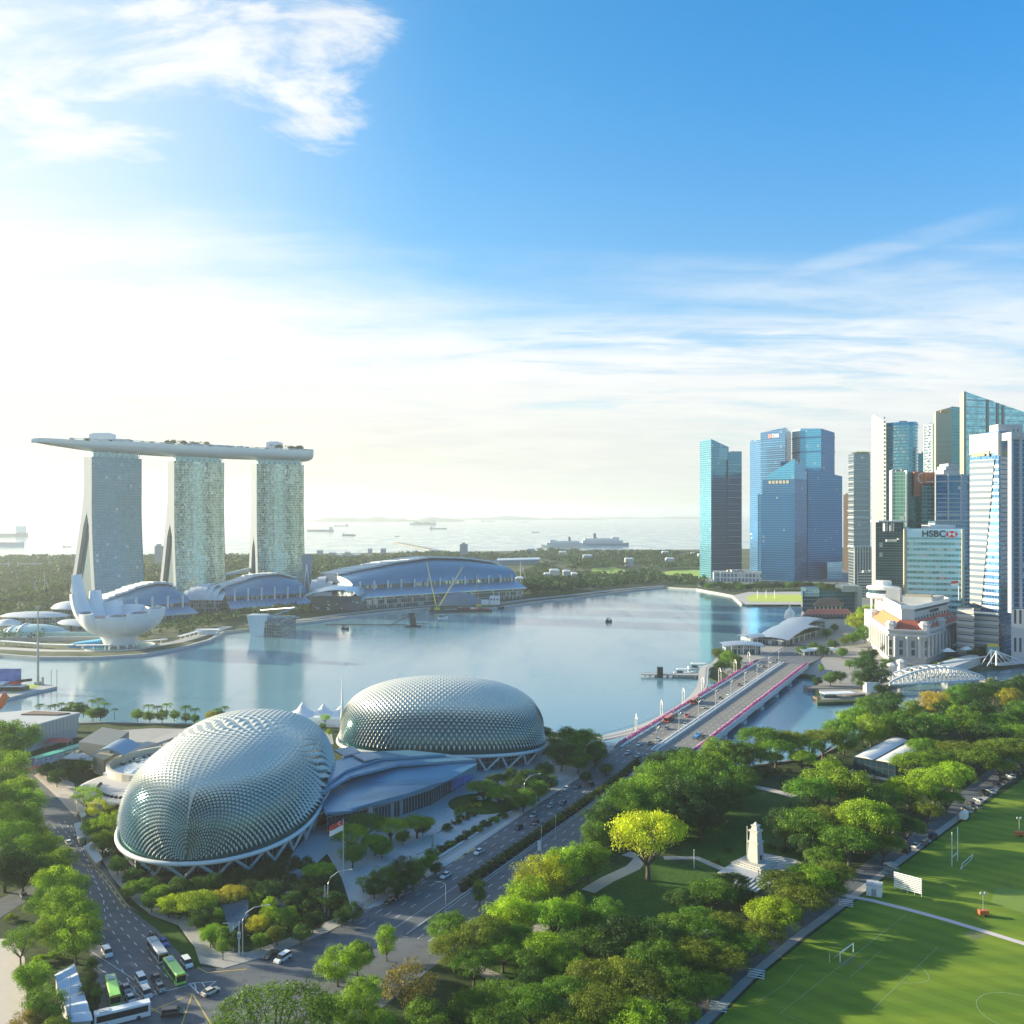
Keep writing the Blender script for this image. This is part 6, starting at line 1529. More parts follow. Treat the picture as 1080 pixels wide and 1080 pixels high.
if True:
    mb.box(.5, L_*.72, -.6, -.2, 2.6, 7.6); mb.build('dark_banner', mat('banner_plum', (.05, .04, .08), .5), root)
    mb = MB(o=(a.x, a.y, 0), a=math.atan2(d.y, d.x)); mb.box(L_*.77, L_*.86, -.7, .3, 2.1, 9); mb.build('white_pier', m_roofw, root)
    mb = MB(o=(a.x, a.y, 0), a=math.atan2(d.y, d.x))
    for k in range(5): mb.box(1.6+k*2.6, 2.8+k*2.6+(k % 2)*.8, -.65, -.6, 4.8+(k % 2)*.3, 5.4)
    mb.build('banner_marks', mat('banner_pink', (.5, .3, .4), .5), root)
a, b_ = Vector(q[2]), Vector(q[3]); d = (b_-a).normalized(); mb = MB(o=(a.x, a.y, 0), a=math.atan2(d.y, d.x)); L_ = (b_-a).length; mb.box(L_*.45, L_, -.6, -.2, 3, 7.8); mb.build('mural_panel', mat('mural_blue', (.10, .16, .42), .5, var=.8, scale=.6), root)
mb = MB()
for k in range(9):
    p_ = G(343+k*1.0, 856-k*5.2, 10.4); p2 = G(330+k*2.2, 862-k*6.5, 8.6); mb.tube([p_, p2], .15, 0, 4)
mb.build('tie_rod', m_ring, root)
# pale flat slabs by the far dome
q = G(372, 793, 16.4); mb = MB(); 
for px in ([(352, 791), (372, 787), (380, 793), (362, 797)], [(372, 796), (392, 793), (402, 798), (384, 802)]): mb.prism([tuple(G(a, b_, 16.5)[:2]) for a, b_ in px], 16.0, 16.6)
mb.build('roof_slab', m_roofw, root)
# tents and spire behind the domes on the waterfront
q = G(345, 757); root = thing('waterfront_tent', 'white peaked tent roofs on the waterfront between the domes', 'tent', q)
for dx_, w_, h_ in ((-14, 14, 9), (-2, 12, 8), (8, 10, 7)):
    mb = MB(); mb.lathe(q.x+dx_, q.y, [(w_*.75, 4), (w_*.5, 5), (w_*.25, 6.8), (.3, h_+2)], 0, 12); mb.build('canopy', m_white, root, smooth=True, ang=60)
    mb = MB(); mb.cyl(q.x+dx_, q.y, 2, h_+2.3, .2, 0, 6); mb.build('mast', m_lampg, root)
q = G(361, 763); mb = MB(); mb.tube([(q.x, q.y, 2), (q.x, q.y, 28)], [1.1, .1], 0, 8); tag(mb.build('white_spire', m_white), 'thin white spire rising between the two spiked domes', 'spire')

# ================================================================ buildings on the left near side
m_alu, nt, b = newmat('ribbed_metal_wall'); u, v, _ = nsep(nt, ncoord(nt, 'UV')); l_ = (u/2.4).fr().lt(.12); r_ = nnoise(nt, nxyz(nt, (u/2.4).fl(), 0.0, 0.0), 3.0, 2)
nlink(nt, nmix(nt, l_, nmix(nt, r_, (.22, .28, .30), (.40, .46, .47)), (.14, .18, .2)), b.inputs['Base Color']); b.inputs['Roughness'].default_value = .45; b.inputs['Metallic'].default_value = .3
root = thing('metal_shed', 'large flat roofed hall with ribbed grey metal walls at the left edge', 'hall', G(30, 820))
P = [tuple(G(a, b_, 14.6)[:2]) for a, b_ in ((24, 768.5), (83, 752), (34, 749.3), (-45, 756), (-45, 771.5))]
mb = MB(); mb.prism(P, 6.2, 14.2); mb.build('metal_wall', m_alu, root)
mb = MB(); mb.prism(offset(P, -.6), 2, 6.2); mb.build('base_wall', m_greyclad, root)
mb = MB(); mb.prism(offset(P, .4), 14.2, 14.9); mb.build('flat_roof', m_roofw, root)
mb = MB(); mb.prism([tuple(G(a, b_, 15.5)[:2]) for a, b_ in ((36, 749.5), (74, 751.6), (60, 753.5), (22, 753))], 14.9, 15.5); mb.build('rust_roof_bed', mat('rust_roof', (.20, .13, .10), .8, var=.3), root)
# covered bazaar with green roof and banner
q0, q1 = G(36, 811), G(104, 790); root = thing('covered_walk', 'long covered walk with green roof in front of the grey metal hall', 'walkway', q0)
mb = MB(); strip(mb, [q0, q1], 5, 7.0, 0, .4); mb.build('roof', mat('jade_roof', (.05, .42, .30), .5), root)
mb = MB(); strip(mb, [q0+Vector((1.5, -3, 0)), q1+Vector((1.5, -3, 0))], .3, 6.4, 0, 3); mb.build('banner_band', mat('banner_mixed', (.32, .42, .5), .6, var=1.2, scale=.5), root)
for k in range(9):
    p_ = q0.lerp(q1, (k+.5)/9); mb = MB(); mb.cyl(p_.x, p_.y-2, 2, 6.8, .25, 0, 6); mb.build('post', m_roofw, root)
for i, (px, py, c_, lab) in enumerate(((62, 788, (.6, .1, .08), 'red peaked stall tent beside the long green roof'), (44, 818, (.55, .12, .1), 'low red stall canopy under the trees at the left end of the green roof'))):
    q = G(px, py); root = thing('stall_tent', lab, 'tent', q); m_ = mat('stall_red_%d' % i, c_, .6); mb = MB(); mb.prism([(q.x-6, q.y-3), (q.x+6, q.y-3), (q.x+6, q.y+3), (q.x-6, q.y+3)], 5, 6.6, top_poly=[(q.x-4, q.y-.3), (q.x+4, q.y-.3), (q.x+4, q.y+.3), (q.x-4, q.y+.3)]); mb.build('canopy', m_, root)
    mb = MB(); [mb.cyl(q.x+a, q.y+b_, 2, 5, .15, 0, 5) for a in (-5.5, 5.5) for b_ in (-2.5, 2.5)]; mb.build('frame', m_lampg, root)
# pavilion with curved blue roof and white slab
root = thing('stage_pavilion', 'dark pavilion with curved blue metal roof behind the cross road', 'pavilion', G(105, 806))
P = [tuple(G(a, b_)[:2]) for a, b_ in ((83, 807), (116, 812), (136, 795), (108, 790))]
mb = MB(); mb.prism(P, 2, 13); mb.build('dark_walls', mat('pavilion_grey', (.16, .17, .17), .6), root)
a, b_ = Vector(P[0]), Vector(P[2]); rows = []
q0, q1 = G(108, 792, 14), G(136, 789, 14)
rows = [[(q0.x-2+(q1.x-q0.x+4)*k/8, q0.y-9+18*j/6+4*k/8, 13.4+3.6*math.sin(math.pi*k/8)) for j in range(7)] for k in range(9)]
mb = MB(); mb.grid(rows, 0); mb.grid([[r_[0], (r_[0][0], r_[0][1], r_[0][2]-.8)] for r_ in rows], 0); mb.build('curved_roof', mat('blue_metal_roof', (.22, .32, .42), .35, .4), root, smooth=True)
mb = MB(); mb.prism([tuple(G(a, b_, 9)[:2]) for a, b_ in ((66, 799), (82, 791), (97, 798), (98, 801))], 8.4, 9); mb.build('white_slab_roof', m_roofw, root)
mb = MB(); mb.prism([tuple(G(a, b_, 9)[:2]) for a, b_ in ((98, 798), (122, 785), (130, 790), (110, 803))], 2, 9.5); mb.build('pale_block', m_cream, root)
mb = MB(); 
for k in range(5): q = G(112+k*4.4, 806-k*2.9); mb.box(q.x-1.3, q.x+1.3, q.y-.3, q.y, 2.6, 5.4)
mb.build('lit_shopfront', mat('amber_shopfront', (.55, .32, .08), .5), root)
# raised covered walk going right
q0, q1 = G(131, 794, 8), G(205, 768, 8); root = thing('raised_walkway', 'long straight raised walkway running toward the waterfront palms', 'walkway', (q0.x, q0.y, 2))
mb = MB(); strip(mb, [q0, q1], 7, 8.4, 0, 1.2); mb.build('roof', mat('warm_grey_roof', (.42, .38, .35), .7, var=.1), root)
mb = MB(); strip(mb, [q0+Vector((3, -5, 0)), q1+Vector((3, -5, 0))], 2, 5.6, 0, .5); mb.build('lower_deck', m_conc, root)
for k in range(9):
    p_ = q0.lerp(q1, (k+.5)/9); mb = MB(); mb.cyl(p_.x, p_.y, 2, 7.4, .45, 0, 6); mb.build('post', m_conc, root)
# amphitheatre: round terraces, seats
root = thing('open_air_theatre', 'round open air terrace with curved cream wall left of the nearer dome', 'terrace', G(140, 812))
cA = Vector((-152, 415)); 
mb = MB(); mb.lathe(cA.x, cA.y, [(27, 2), (27, 10), (25.5, 10), (25.5, 7.5), (.1, 7.3)], 0, 40); mb.build('curved_wall', mat('cream_wall', (.58, .52, .42), .7, var=.08), root)
cB = Vector((-150, 388)); mb = MB(); mb.lathe(cB.x, cB.y, [(30, 2), (30, 6.5), (28, 7), (.1, 7.1)], 0, 40); mb.build('pale_terrace_roof', mat('terrace_roof', (.52, .48, .45), .7, var=.08), root)
mb = MB()
for k in range(16): a = R(185+k*6); mb.cbox(cB.x+21*math.cos(a), cB.y+21*math.sin(a), 7.5, 1.0, 1.0, .9)
mb.build('roof_vents', m_dark, root)
mb = MB(); mb.prism([(-176, 400), (-158, 393), (-150, 420), (-165, 428)], 7.4, 8.2); mb.build('white_canopy', m_white, root)
mb = MB()
for i in range(170):
    a, r_ = rnd.uniform(0, math.pi), rnd.uniform(4, 23); mb.cbox(cA.x+r_*math.cos(a), cA.y+r_*math.sin(a)*.9, 8.1, 1.3, 1.0, rnd.uniform(.7, 1.3), rnd.choice((0, 0, 1)))
mb.build('seats', [m_hdark, m_roofw], root)
# glazed underpass roof right of cross road, small dark roof in garden
q = G(240, 1000); root = thing('garden_shelter', 'flat dark glass roof shelter among the trees by the road corner', 'shelter', q)
P = [tuple(G(a, b_, 6)[:2]) for a, b_ in ((234, 955), (262, 948), (262, 966), (243, 984))]
mb = MB(); mb.prism(P, 5.6, 6.1); mb.build('glass_roof', mat('shelter_glass', (.07, .13, .20), .2, .4), root)
mb = MB(); [mb.cyl(Vector(v).lerp(Vector(P[(i+2) % 4]), .12).x, Vector(v).lerp(Vector(P[(i+2) % 4]), .12).y, 2, 5.6, .2, 0, 6) for i, v in enumerate(P)]; mb.build('posts', m_lampg, root)
# white glass roof at the bottom left
root = thing('pleated_roof_shelter', 'shelter with pale pleated roof between the trees at the bottom left', 'shelter', G(80, 1070))
P0_, P1_, P2_, P3_ = G(57, 1028, 6), G(78, 1016, 6), G(98, 1076, 6), G(74, 1078, 6)
mb = MB(); N = 12; rows = []
for i in range(N+1):
    l0, r0 = P0_.lerp(P3_, i/N), P1_.lerp(P2_, i/N); h_ = .5 if i % 2 else -.1
    rows.append([(l0.x, l0.y, l0.z+h_), (r0.x, r0.y, r0.z+h_)])
mb.grid(rows, 0); mb.build('pleated_roof', mat('pleat_white', (.52, .58, .66), .5, var=.1), root)
mb = MB(); mb.prism([tuple(v[:2]) for v in (P0_.lerp(P2_, .05), P1_.lerp(P3_, .05), P2_.lerp(P0_, .05), P3_.lerp(P1_, .05))], 2, 5.4); mb.build('base', m_conc, root)
# low blocks beside the cross road (bus shelters / vents)
for (px, lab) in (([(80, 846), (84, 843), (91, 860), (86, 863)], 'small roadside concrete ramp wall at the top of the cross road'), ([(88, 893), (97, 888), (108, 906), (101, 911)], 'long white roofed bus shelter beside the cross road'), ([(78, 869), (86, 867), (91, 882), (82, 885)], 'white boxy parapet above the bus shelter by the cross road')):
    P = [tuple(G(a, b_, 4.5)[:2]) for a, b_ in px]; root = thing('roadside_shelter', lab, 'shelter', (P[0][0], P[0][1], 2))
    mb = MB(); mb.prism(P, 4.2, 4.7); mb.build('roof', m_roofw, root); mb = MB(); mb.prism(offset(P, -.5), 2, 4.2); mb.build('walls', m_cream, root)
# curved waterfront bridge left of the road bridge
pts_ = [(756, 700), (744, 704), (742, 712), (741, 722), (735, 732), (722, 744), (700, 757), (675, 768), (650, 775), (632, 779)]
P = [G(a, b_, 4.0) for a, b_ in pts_]; P = bez(P, 4); root = thing('curved_footbridge', 'pale curved footbridge beside the road bridge over the bay', 'footbridge', P[-1])
mb = MB(); strip(mb, P, 6.5, 4.2, 0, .9); mb.build('deck', mat('footbridge_deck', (.50, .46, .42), .7), root)
for sg in (-1, 1):
    mb = MB(); Q = []
    for i, q in enumerate(P): d = (P[min(i+1, len(P)-1)]-P[max(i-1, 0)]).normalized(); Q.append(q+Vector((d.y, -d.x, 0))*3.2*sg+Vector((0, 0, 1.4)))
    mb.tube(Q, .10, 0, 4); [mb.tube([q, q-Vector((0, 0, 1.4))], .06, 0, 4) for q in Q[::2]]; mb.build('railing', m_steel, root)
for q in P[4:-3:5]: mb = MB(); mb.cyl(q.x, q.y, -2, 3.4, .9, 0, 8); mb.build('pier', m_conc, root)
# ================================================================ trees: a few grown crowns, then copies
def grow(kind, seed, leafsize, nl, lpn):
    """crown of many leaf clumps; returns crown points, normals, sizes, tints and trunk builder. crown radius 1, base at z=0"""
    rs = np.random.RandomState(seed); C_ = []
    for i in range(nl):
        if kind in ('rain', 'great'):      # broad umbrella, gaps between plates
            r_ = math.sqrt(rs.rand())*.86; a = rs.rand()*2*math.pi; top = 1.02*math.sqrt(max(0, 1-(r_/1.0)**2))*.40
            z = .74+top*(.55+.5*rs.rand())-(rs.rand()<.25)*rs.rand()*.22; k_ = .62 if kind == 'great' else 1; C_.append((r_*math.cos(a), r_*math.sin(a), z, k_*(.10+.12*rs.rand()), .62))
        elif kind == 'round':
            d = rs.normal(0, 1, 3); d /= np.linalg.norm(d); r_ = .30+.56*rs.rand()**.6; C_.append((d[0]*r_, d[1]*r_, 1.15+d[2]*r_*.85+.1*rs.rand(), .12+.15*rs.rand(), .85))
        elif kind == 'tall':
            t = rs.rand(); a = rs.rand()*2*math.pi; w_ = .62*math.sin(math.pi*(.12+.8*t))**.8; r_ = w_*math.sqrt(rs.rand()); C_.append((r_*math.cos(a), r_*math.sin(a), .7+1.9*t, .16+.13*rs.rand(), .85))
        elif kind == 'open':    # sparse, visible limbs
            d = rs.normal(0, 1, 3); d /= np.linalg.norm(d); r_ = .45+.4*rs.rand(); C_.append((d[0]*r_, d[1]*r_, 1.2+d[2]*r_*.62, .12+.10*rs.rand(), .6))
        elif kind == 'shrub':
            a = rs.rand()*2*math.pi; r_ = .75*math.sqrt(rs.rand()); C_.append((r_*math.cos(a), r_*math.sin(a), .35+.30*rs.rand()*(1-r_*.6), .22+.14*rs.rand(), .8))
    P, N_, T_ = [], [], []
    for (x, y, z, r_, fl_) in C_:
        n = max(10, int(lpn*(r_/.2)**2)); d = rs.normal(0, 1, (n, 3)); d[:, 2] += .35; d /= np.linalg.norm(d, axis=1)[:, None]
        rad = r_*(.66+.5*rs.rand(n))*(1+.3*np.sin(d[:, 0]*7+x*9)*np.cos(d[:, 1]*6+y*5))
        p_ = np.array([x, y, z])+d*rad[:, None]*np.array([1, 1, fl_]); P.append(p_); N_.append(d); T_.append(np.clip(rs.rand()*.85+rs.normal(0, .07, n)+.06, 0, 1))
    return np.concatenate(P), np.concatenate(N_), np.concatenate(T_), C_
PROTO = {}
def make_proto(kind, v, sz, nl, lpn):
    P, N_, T_, C_ = grow(kind, 11+v*7+len(kind), sz, nl, lpn); rs = np.random.RandomState(v)
    root = thing('tree_%s_pattern' % kind, '', 'tree')
    cr = leafmesh('crown', P, N_, sz*(.7+.6*rs.rand(len(P))), m_leaf, .62, rs, None, T_); cr.parent = root
    tr = None
    if kind != 'shrub':
        mb = MB(); fork = {'great': .3, 'rain': .30, 'round': .45, 'tall': .5, 'open': .45}[kind]; tw = {'great': .06, 'rain': .055, 'round': .045, 'tall': .035, 'open': .04}[kind]
        mb.tube([(0, 0, 0), (.01, .01, fork*.5), (0, .02, fork)], [tw*1.35, tw, tw*.9], 0, 7)
        rr = random.Random(v); pick = rr.sample(C_, min(len(C_), 11))
        for (x, y, z, r_, _) in pick:
            mb.tube([(0, .02, fork*.92), (x*.42, y*.42, fork+(z-fork)*.42), (x*.85, y*.85, z-.02)], [tw*.62, tw*.38, tw*.12], 0, 5)
        if kind == 'tall': mb.tube([(0, .02, fork), (0, 0, 2.2)], [tw*.9, tw*.2], 0, 6)
        tr = mb.build('trunk', m_bark, None); tr.parent = root
    PROTO.setdefault(kind, []).append(root)
for v in range(5): make_proto('rain', v, .021, 150, 125)
for v in range(5): make_proto('round', v, .027, 105, 125)
for v in range(3): make_proto('tall', v, .030, 70, 90)
for v in range(2): make_proto('open', v, .026, 80, 80)
for v in range(2): make_proto('shrub', v, .060, 20, 46)
make_proto('great', 0, .0165, 330, 120)
# palm
def make_palm(v):
    root = thing('palm_pattern', '', 'palm'); rr = random.Random(v); mb = MB(); mb.tube([(0, 0, 0), (.02, 0, .6), (0, .03, 1.55)], [.05, .035, .03], 0, 6); t = mb.build('trunk', m_bark, None); t.parent = root
    P, N_, T_ = [], [], []
    for k in range(17):
        a = 2*math.pi*k/17+rr.uniform(-.2, .2); up = rr.uniform(-.2, .9)
        for j in range(22):
            s = j/21; r_ = .62*s; z = 1.55+.42*s*up-.42*s*s
            for sg in (-1, 1): w_ = .07*math.sin(math.pi*min(1, s*.95+.05)); P.append((r_*math.cos(a)-sg*w_*math.sin(a), r_*math.sin(a)+sg*w_*math.cos(a), z-.02)); N_.append((0, 0, 1)); T_.append(rr.random())
    c = leafmesh('crown', P, N_, .055, m_leaf, .5, np.random.RandomState(v), None, T_); c.parent = root; PROTO.setdefault('palm', []).append(root)
make_palm(1); make_palm(2)
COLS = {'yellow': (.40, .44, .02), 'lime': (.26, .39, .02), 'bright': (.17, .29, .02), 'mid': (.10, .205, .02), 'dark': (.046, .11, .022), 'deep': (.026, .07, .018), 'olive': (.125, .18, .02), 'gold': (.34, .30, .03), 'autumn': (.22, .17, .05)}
CNAME = {'yellow': 'yellow green', 'lime': 'lime green', 'bright': 'bright green', 'mid': 'mid green', 'dark': 'dark green', 'deep': 'blackish green', 'olive': 'olive green', 'gold': 'golden yellow', 'autumn': 'brown tinged'}
KNAME = {'great': ('great_tree', 'tree', 'huge domed'), 'rain': ('rain_tree', 'tree', 'spreading'), 'round': ('round_tree', 'tree', 'rounded'), 'tall': ('upright_tree', 'tree', 'upright'), 'open': ('open_tree', 'tree', 'open crowned'), 'shrub': ('shrub', 'shrub', 'clipped'), 'palm': ('palm_tree', 'palm', 'feathery')}
HT = {'great': 1.16, 'rain': 1.16, 'round': 2.0, 'tall': 2.7, 'open': 2.0, 'shrub': .8, 'palm': 1.75}      # height of a crown pattern of radius 1
MIDH = {'great': .85, 'rain': .85, 'round': 1.15, 'tall': 1.6, 'open': 1.2, 'shrub': .4, 'palm': 1.5}
ntree = 0
def plant(lst, where, group, z0=2.0):
    """lst of (px, py of the crown's middle, crown radius in photo pixels, kind, colour[, vertical stretch])"""
    global ntree
    lst = sorted(lst, key=lambda q: q[0]); n = len(lst)
    for i, it in enumerate(lst):
        px, py, r, kind, col = it[:5]; vs = (it[5] if len(it) > 5 else 1.0)*({'rain': .80, 'round': .86}.get(it[3], 1)); gr = 1.75 if it[3] == 'palm' else 1
        zc = 10.0; 
        for _ in range(6):
            Y = F*(H-zc)/(py-HY); rm = r*gr*(1.13 if kind in ('rain', 'round', 'open') and py > 760 else 1)*Y/F; zc = z0+MIDH[kind]*rm*vs
        vs = vs
        pr = PROTO[kind][ntree % len(PROTO[kind])]; ntree += 1
        rr = random.Random(ntree*13); c = pr.copy(); COL.objects.link(c)
        c.location = (PX(px, Y), Y, z0); c.rotation_euler = (0, 0, rr.uniform(0, 6.28)); c.scale = (rm*rr.uniform(.94, 1.08), rm*rr.uniform(.94, 1.08), rm*vs*rr.uniform(.94, 1.08))
        nm, cat, adj = KNAME[kind]; c.name = nm
        lab = [CNAME[col], adj, cat, where+',', (ORD[i]+' from the left') if n > 1 else 'standing alone']
        if len(' '.join(lab).split()) > 16: lab.pop(1)
        if len(' '.join(lab).split()) > 16: lab[-1] = ORD[i]+' from left'
        c['label'] = ' '.join(lab)
        c['category'] = cat; c['group'] = group
        base = COLS[col]; k = rr.uniform(.82, 1.2); h_ = rr.uniform(-.12, .12)
        for ch in pr.children:
            d = ch.copy(); COL.objects.link(d); d.parent = c; d.color = (base[0]*k*(1+h_), base[1]*k, base[2]*k, 1)
            if kind == 'shrub' and ch.name.startswith('crown'): d.name = 'foliage'
R_, O_, T_, P_, S_h, U_ = 'rain', 'round', 'tall', 'open', 'shrub', 'open'
# --- left edge avenue trees
plant([(12, 782, 27, O_, 'mid'), (8, 812, 24, O_, 'bright'), (20, 832, 22, O_, 'bright'), (6, 845, 24, O_, 'mid'), (28, 850, 20, O_, 'bright'), (16, 866, 24, O_, 'mid'), (32, 878, 18, O_, 'bright'), (8, 885, 24, O_, 'mid'), (26, 897, 22, O_, 'bright'), (5, 912, 26, O_, 'dark'), (24, 922, 20, O_, 'dark')],
      'in the dense row at the left edge', 'dense trees at the left edge')
plant([(50, 893, 17, O_, 'lime'), (62, 910, 20, O_, 'bright'), (45, 915, 18, O_, 'mid'), (58, 932, 21, O_, 'lime'), (76, 938, 19, O_, 'bright'), (48, 950, 19, O_, 'mid'), (66, 958, 22, O_, 'bright'), (84, 966, 20, O_, 'lime'), (60, 982, 22, O_, 'bright'), (80, 990, 24, O_, 'bright'), (92, 978, 14, O_, 'mid')],
      'in the tall row left of the cross road', 'tall row of trees left of the cross road')
plant([(22, 992, 21, P_, 'mid'), (35, 1033, 19, O_, 'bright'), (96, 1022, 13, T_, 'deep'), (90, 1046, 12, T_, 'deep'), (48, 1062, 22, O_, 'mid'), (28, 1082, 20, O_, 'autumn'), (58, 1086, 20, O_, 'olive'), (102, 1050, 10, T_, 'dark')],
      'near the pleated roof at the bottom left', 'trees at the bottom left corner')
plant([(90, 1075, 9, S_h, 'dark'), (12, 968, 8, S_h, 'olive'), (40, 1012, 9, S_h, 'lime'), (55, 1008, 9, S_h, 'bright')], 'on the verge at the bottom left', 'verge shrubs at the bottom left')
# --- trees round the nearer dome
plant([(92, 838, 16, P_, 'lime'), (104, 850, 14, P_, 'yellow'), (112, 866, 15, P_, 'lime'), (118, 855, 9, O_, 'gold'), (98, 872, 12, O_, 'mid'), (108, 888, 12, O_, 'bright'), (122, 884, 11, O_, 'mid')],
      'between the cross road and the nearer dome', 'garden trees left of the nearer dome')
plant([(78, 800, 9, O_, 'dark'), (88, 806, 9, O_, 'mid'), (70, 812, 10, O_, 'dark'), (60, 820, 9, O_, 'dark'), (50, 812, 10, O_, 'dark')], 'below the green roofed walk', 'trees below the green roofed walk')
plant([(124, 912, 10, O_, 'mid'), (140, 925, 11, O_, 'dark'), (154, 936, 11, O_, 'mid'), (138, 938, 10, O_, 'bright'), (170, 942, 12, O_, 'bright'), (188, 936, 12, O_, 'dark'), (160, 950, 11, O_, 'mid'), (178, 955, 12, O_, 'lime'), (208, 936, 11, O_, 'dark'), (194, 952, 12, O_, 'bright')],
      'in the thicket below the nearer dome', 'thicket below the nearer dome')
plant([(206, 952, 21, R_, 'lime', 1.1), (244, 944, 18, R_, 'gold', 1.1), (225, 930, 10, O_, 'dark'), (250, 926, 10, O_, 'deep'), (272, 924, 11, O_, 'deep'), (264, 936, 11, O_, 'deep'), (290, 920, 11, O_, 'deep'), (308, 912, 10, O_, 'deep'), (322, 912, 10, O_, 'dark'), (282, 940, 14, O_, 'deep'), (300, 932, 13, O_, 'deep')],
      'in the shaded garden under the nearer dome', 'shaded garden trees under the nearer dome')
plant([(212, 970, 12, O_, 'dark'), (222, 985, 13, O_, 'bright'), (235, 992, 13, T_, 'mid'), (248, 990, 9, T_, 'dark'), (272, 975, 12, O_, 'yellow'), (284, 960, 13, T_, 'lime'), (292, 985, 11, O_, 'olive'), (268, 950, 10, O_, 'bright'), (302, 968, 13, O_, 'mid'), (275, 992, 9, O_, 'mid'), (230, 968, 9, T_, 'mid'), (308, 950, 11, O_, 'dark')],
      'around the dark glass shelter by the avenue', 'trees around the garden shelter')
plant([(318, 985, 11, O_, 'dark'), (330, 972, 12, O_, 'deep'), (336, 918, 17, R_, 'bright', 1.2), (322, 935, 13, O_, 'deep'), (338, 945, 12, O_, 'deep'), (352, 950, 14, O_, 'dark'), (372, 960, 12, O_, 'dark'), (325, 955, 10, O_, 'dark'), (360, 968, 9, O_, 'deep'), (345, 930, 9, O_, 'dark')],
      'beside the flagpole garden path', 'trees beside the flagpole')
plant([(368, 880, 20, R_, 'bright', 1.3), (385, 868, 20, R_, 'mid', 1.3), (412, 872, 18, R_, 'lime', 1.2), (440, 868, 18, R_, 'bright', 1.2), (395, 888, 15, R_, 'bright', 1.3), (372, 900, 14, O_, 'mid'), (403, 892, 12, O_, 'mid'), (425, 882, 9, O_, 'mid'), (446, 873, 8, O_, 'dark'), (405, 925, 15, O_, 'mid'), (425, 918, 16, O_, 'dark')],
      'in front of the blue roofed foyer', 'garden trees in front of the foyer')
plant([(436, 925, 13, O_, 'dark'), (418, 935, 12, O_, 'dark'), (446, 912, 11, O_, 'mid'), (395, 935, 12, O_, 'dark'), (383, 930, 9, P_, 'bright'), (456, 902, 9, O_, 'mid'), (460, 915, 8, O_, 'dark'), (484, 858, 8, T_, 'mid', .8)],
      'along the plaza edge above the avenue', 'trees along the plaza edge')
plant([(510, 830, 17, R_, 'mid', 1.2), (528, 838, 15, R_, 'bright', 1.2), (545, 830, 14, O_, 'dark'), (552, 842, 14, O_, 'mid'), (560, 822, 14, O_, 'dark'), (575, 812, 12, O_, 'dark'), (540, 818, 12, O_, 'dark'), (525, 822, 12, R_, 'dark'), (568, 832, 12, O_, 'mid'), (580, 825, 9, O_, 'dark')],
      'between the lawn circle and the farther dome', 'trees right of the farther dome forecourt')
plant([(600, 782, 22, O_, 'mid', .9), (618, 784, 18, O_, 'bright', .9), (592, 796, 16, O_, 'dark'), (610, 800, 15, O_, 'mid'), (628, 796, 13, O_, 'dark'), (574, 772, 8, O_, 'dark'), (640, 812, 7, O_, 'dark'), (618, 820, 7, O_, 'dark')],
      'between the farther dome and the bridge', 'trees between the farther dome and the bridge')
# shrub beds on the plaza
plant([(472, 873, 8, S_h, 'dark'), (482, 866, 7, S_h, 'dark'), (492, 862, 6, S_h, 'dark'), (498, 858, 7, S_h, 'dark'), (486, 884, 7, S_h, 'dark'), (494, 879, 7, S_h, 'dark'), (504, 874, 8, S_h, 'mid'), (513, 869, 8, S_h, 'dark'), (522, 864, 7, S_h, 'mid'), (530, 860, 7, S_h, 'dark'), (475, 890, 7, S_h, 'mid'), (466, 895, 7, S_h, 'dark'), (540, 852, 7, S_h, 'dark'), (548, 847, 7, S_h, 'mid')],
      'in the long planting beds of the plaza', 'plaza bed shrubs')
plant([(500, 842, 7, S_h, 'mid'), (508, 838, 7, S_h, 'dark'), (496, 850, 6, S_h, 'gold'), (518, 836, 7, S_h, 'dark'), (505, 849, 5, S_h, 'yellow'), (528, 832, 7, S_h, 'dark')], 'in the round lawn bed of the plaza', 'lawn circle shrubs')
# --- far left waterfront palms and trees
plant([(42, 743, 5, 'palm', 'mid'), (53, 745, 5, 'palm', 'mid'), (58, 744, 4.5, 'palm', 'dark'), (65, 743, 5, 'palm', 'mid'), (75, 741, 5, 'palm', 'mid'), (84, 743, 5, 'palm', 'dark'), (104, 738, 6, 'palm', 'mid'), (110, 741, 6, 'palm', 'bright'), (121, 748, 4, 'palm', 'mid'), (97, 740, 5, 'palm', 'mid')],
      'on the waterfront behind the grey metal hall', 'waterfront palms on the left')
plant([(78, 748, 9, O_, 'mid'), (88, 749, 8, O_, 'dark'), (98, 752, 9, O_, 'mid'), (106, 752, 9, O_, 'dark'), (68, 750, 6, O_, 'dark')], 'under the waterfront palms behind the grey metal hall', 'waterfront trees on the left')
plant([(157, 744, 5.5, 'palm', 'mid'), (166, 746, 5, 'palm', 'dark'), (176, 744, 5.5, 'palm', 'bright'), (196, 746, 6, 'palm', 'mid'), (206, 749, 5, 'palm', 'mid'), (229, 748, 5, 'palm', 'bright'), (237, 747, 5, 'palm', 'mid')],
      'on the waterfront beside the raised walkway', 'waterfront palms by the raised walkway')
plant([(145, 753, 8, O_, 'bright'), (158, 755, 8, O_, 'mid'), (171, 755, 8, O_, 'mid'), (184, 754, 7, O_, 'bright'), (205, 758, 6, O_, 'mid'), (222, 755, 6.5, O_, 'gold'), (232, 752, 6, O_, 'dark'), (196, 757, 6, O_, 'mid'), (212, 764, 5, O_, 'bright')],
      'beside the raised walkway at the waterfront', 'waterfront trees by the raised walkway')
plant([(343, 756, 7, P_, 'lime'), (340, 766, 4, O_, 'mid'), (347, 772, 4, O_, 'bright')], 'in the gap between the two domes', 'small trees between the domes')
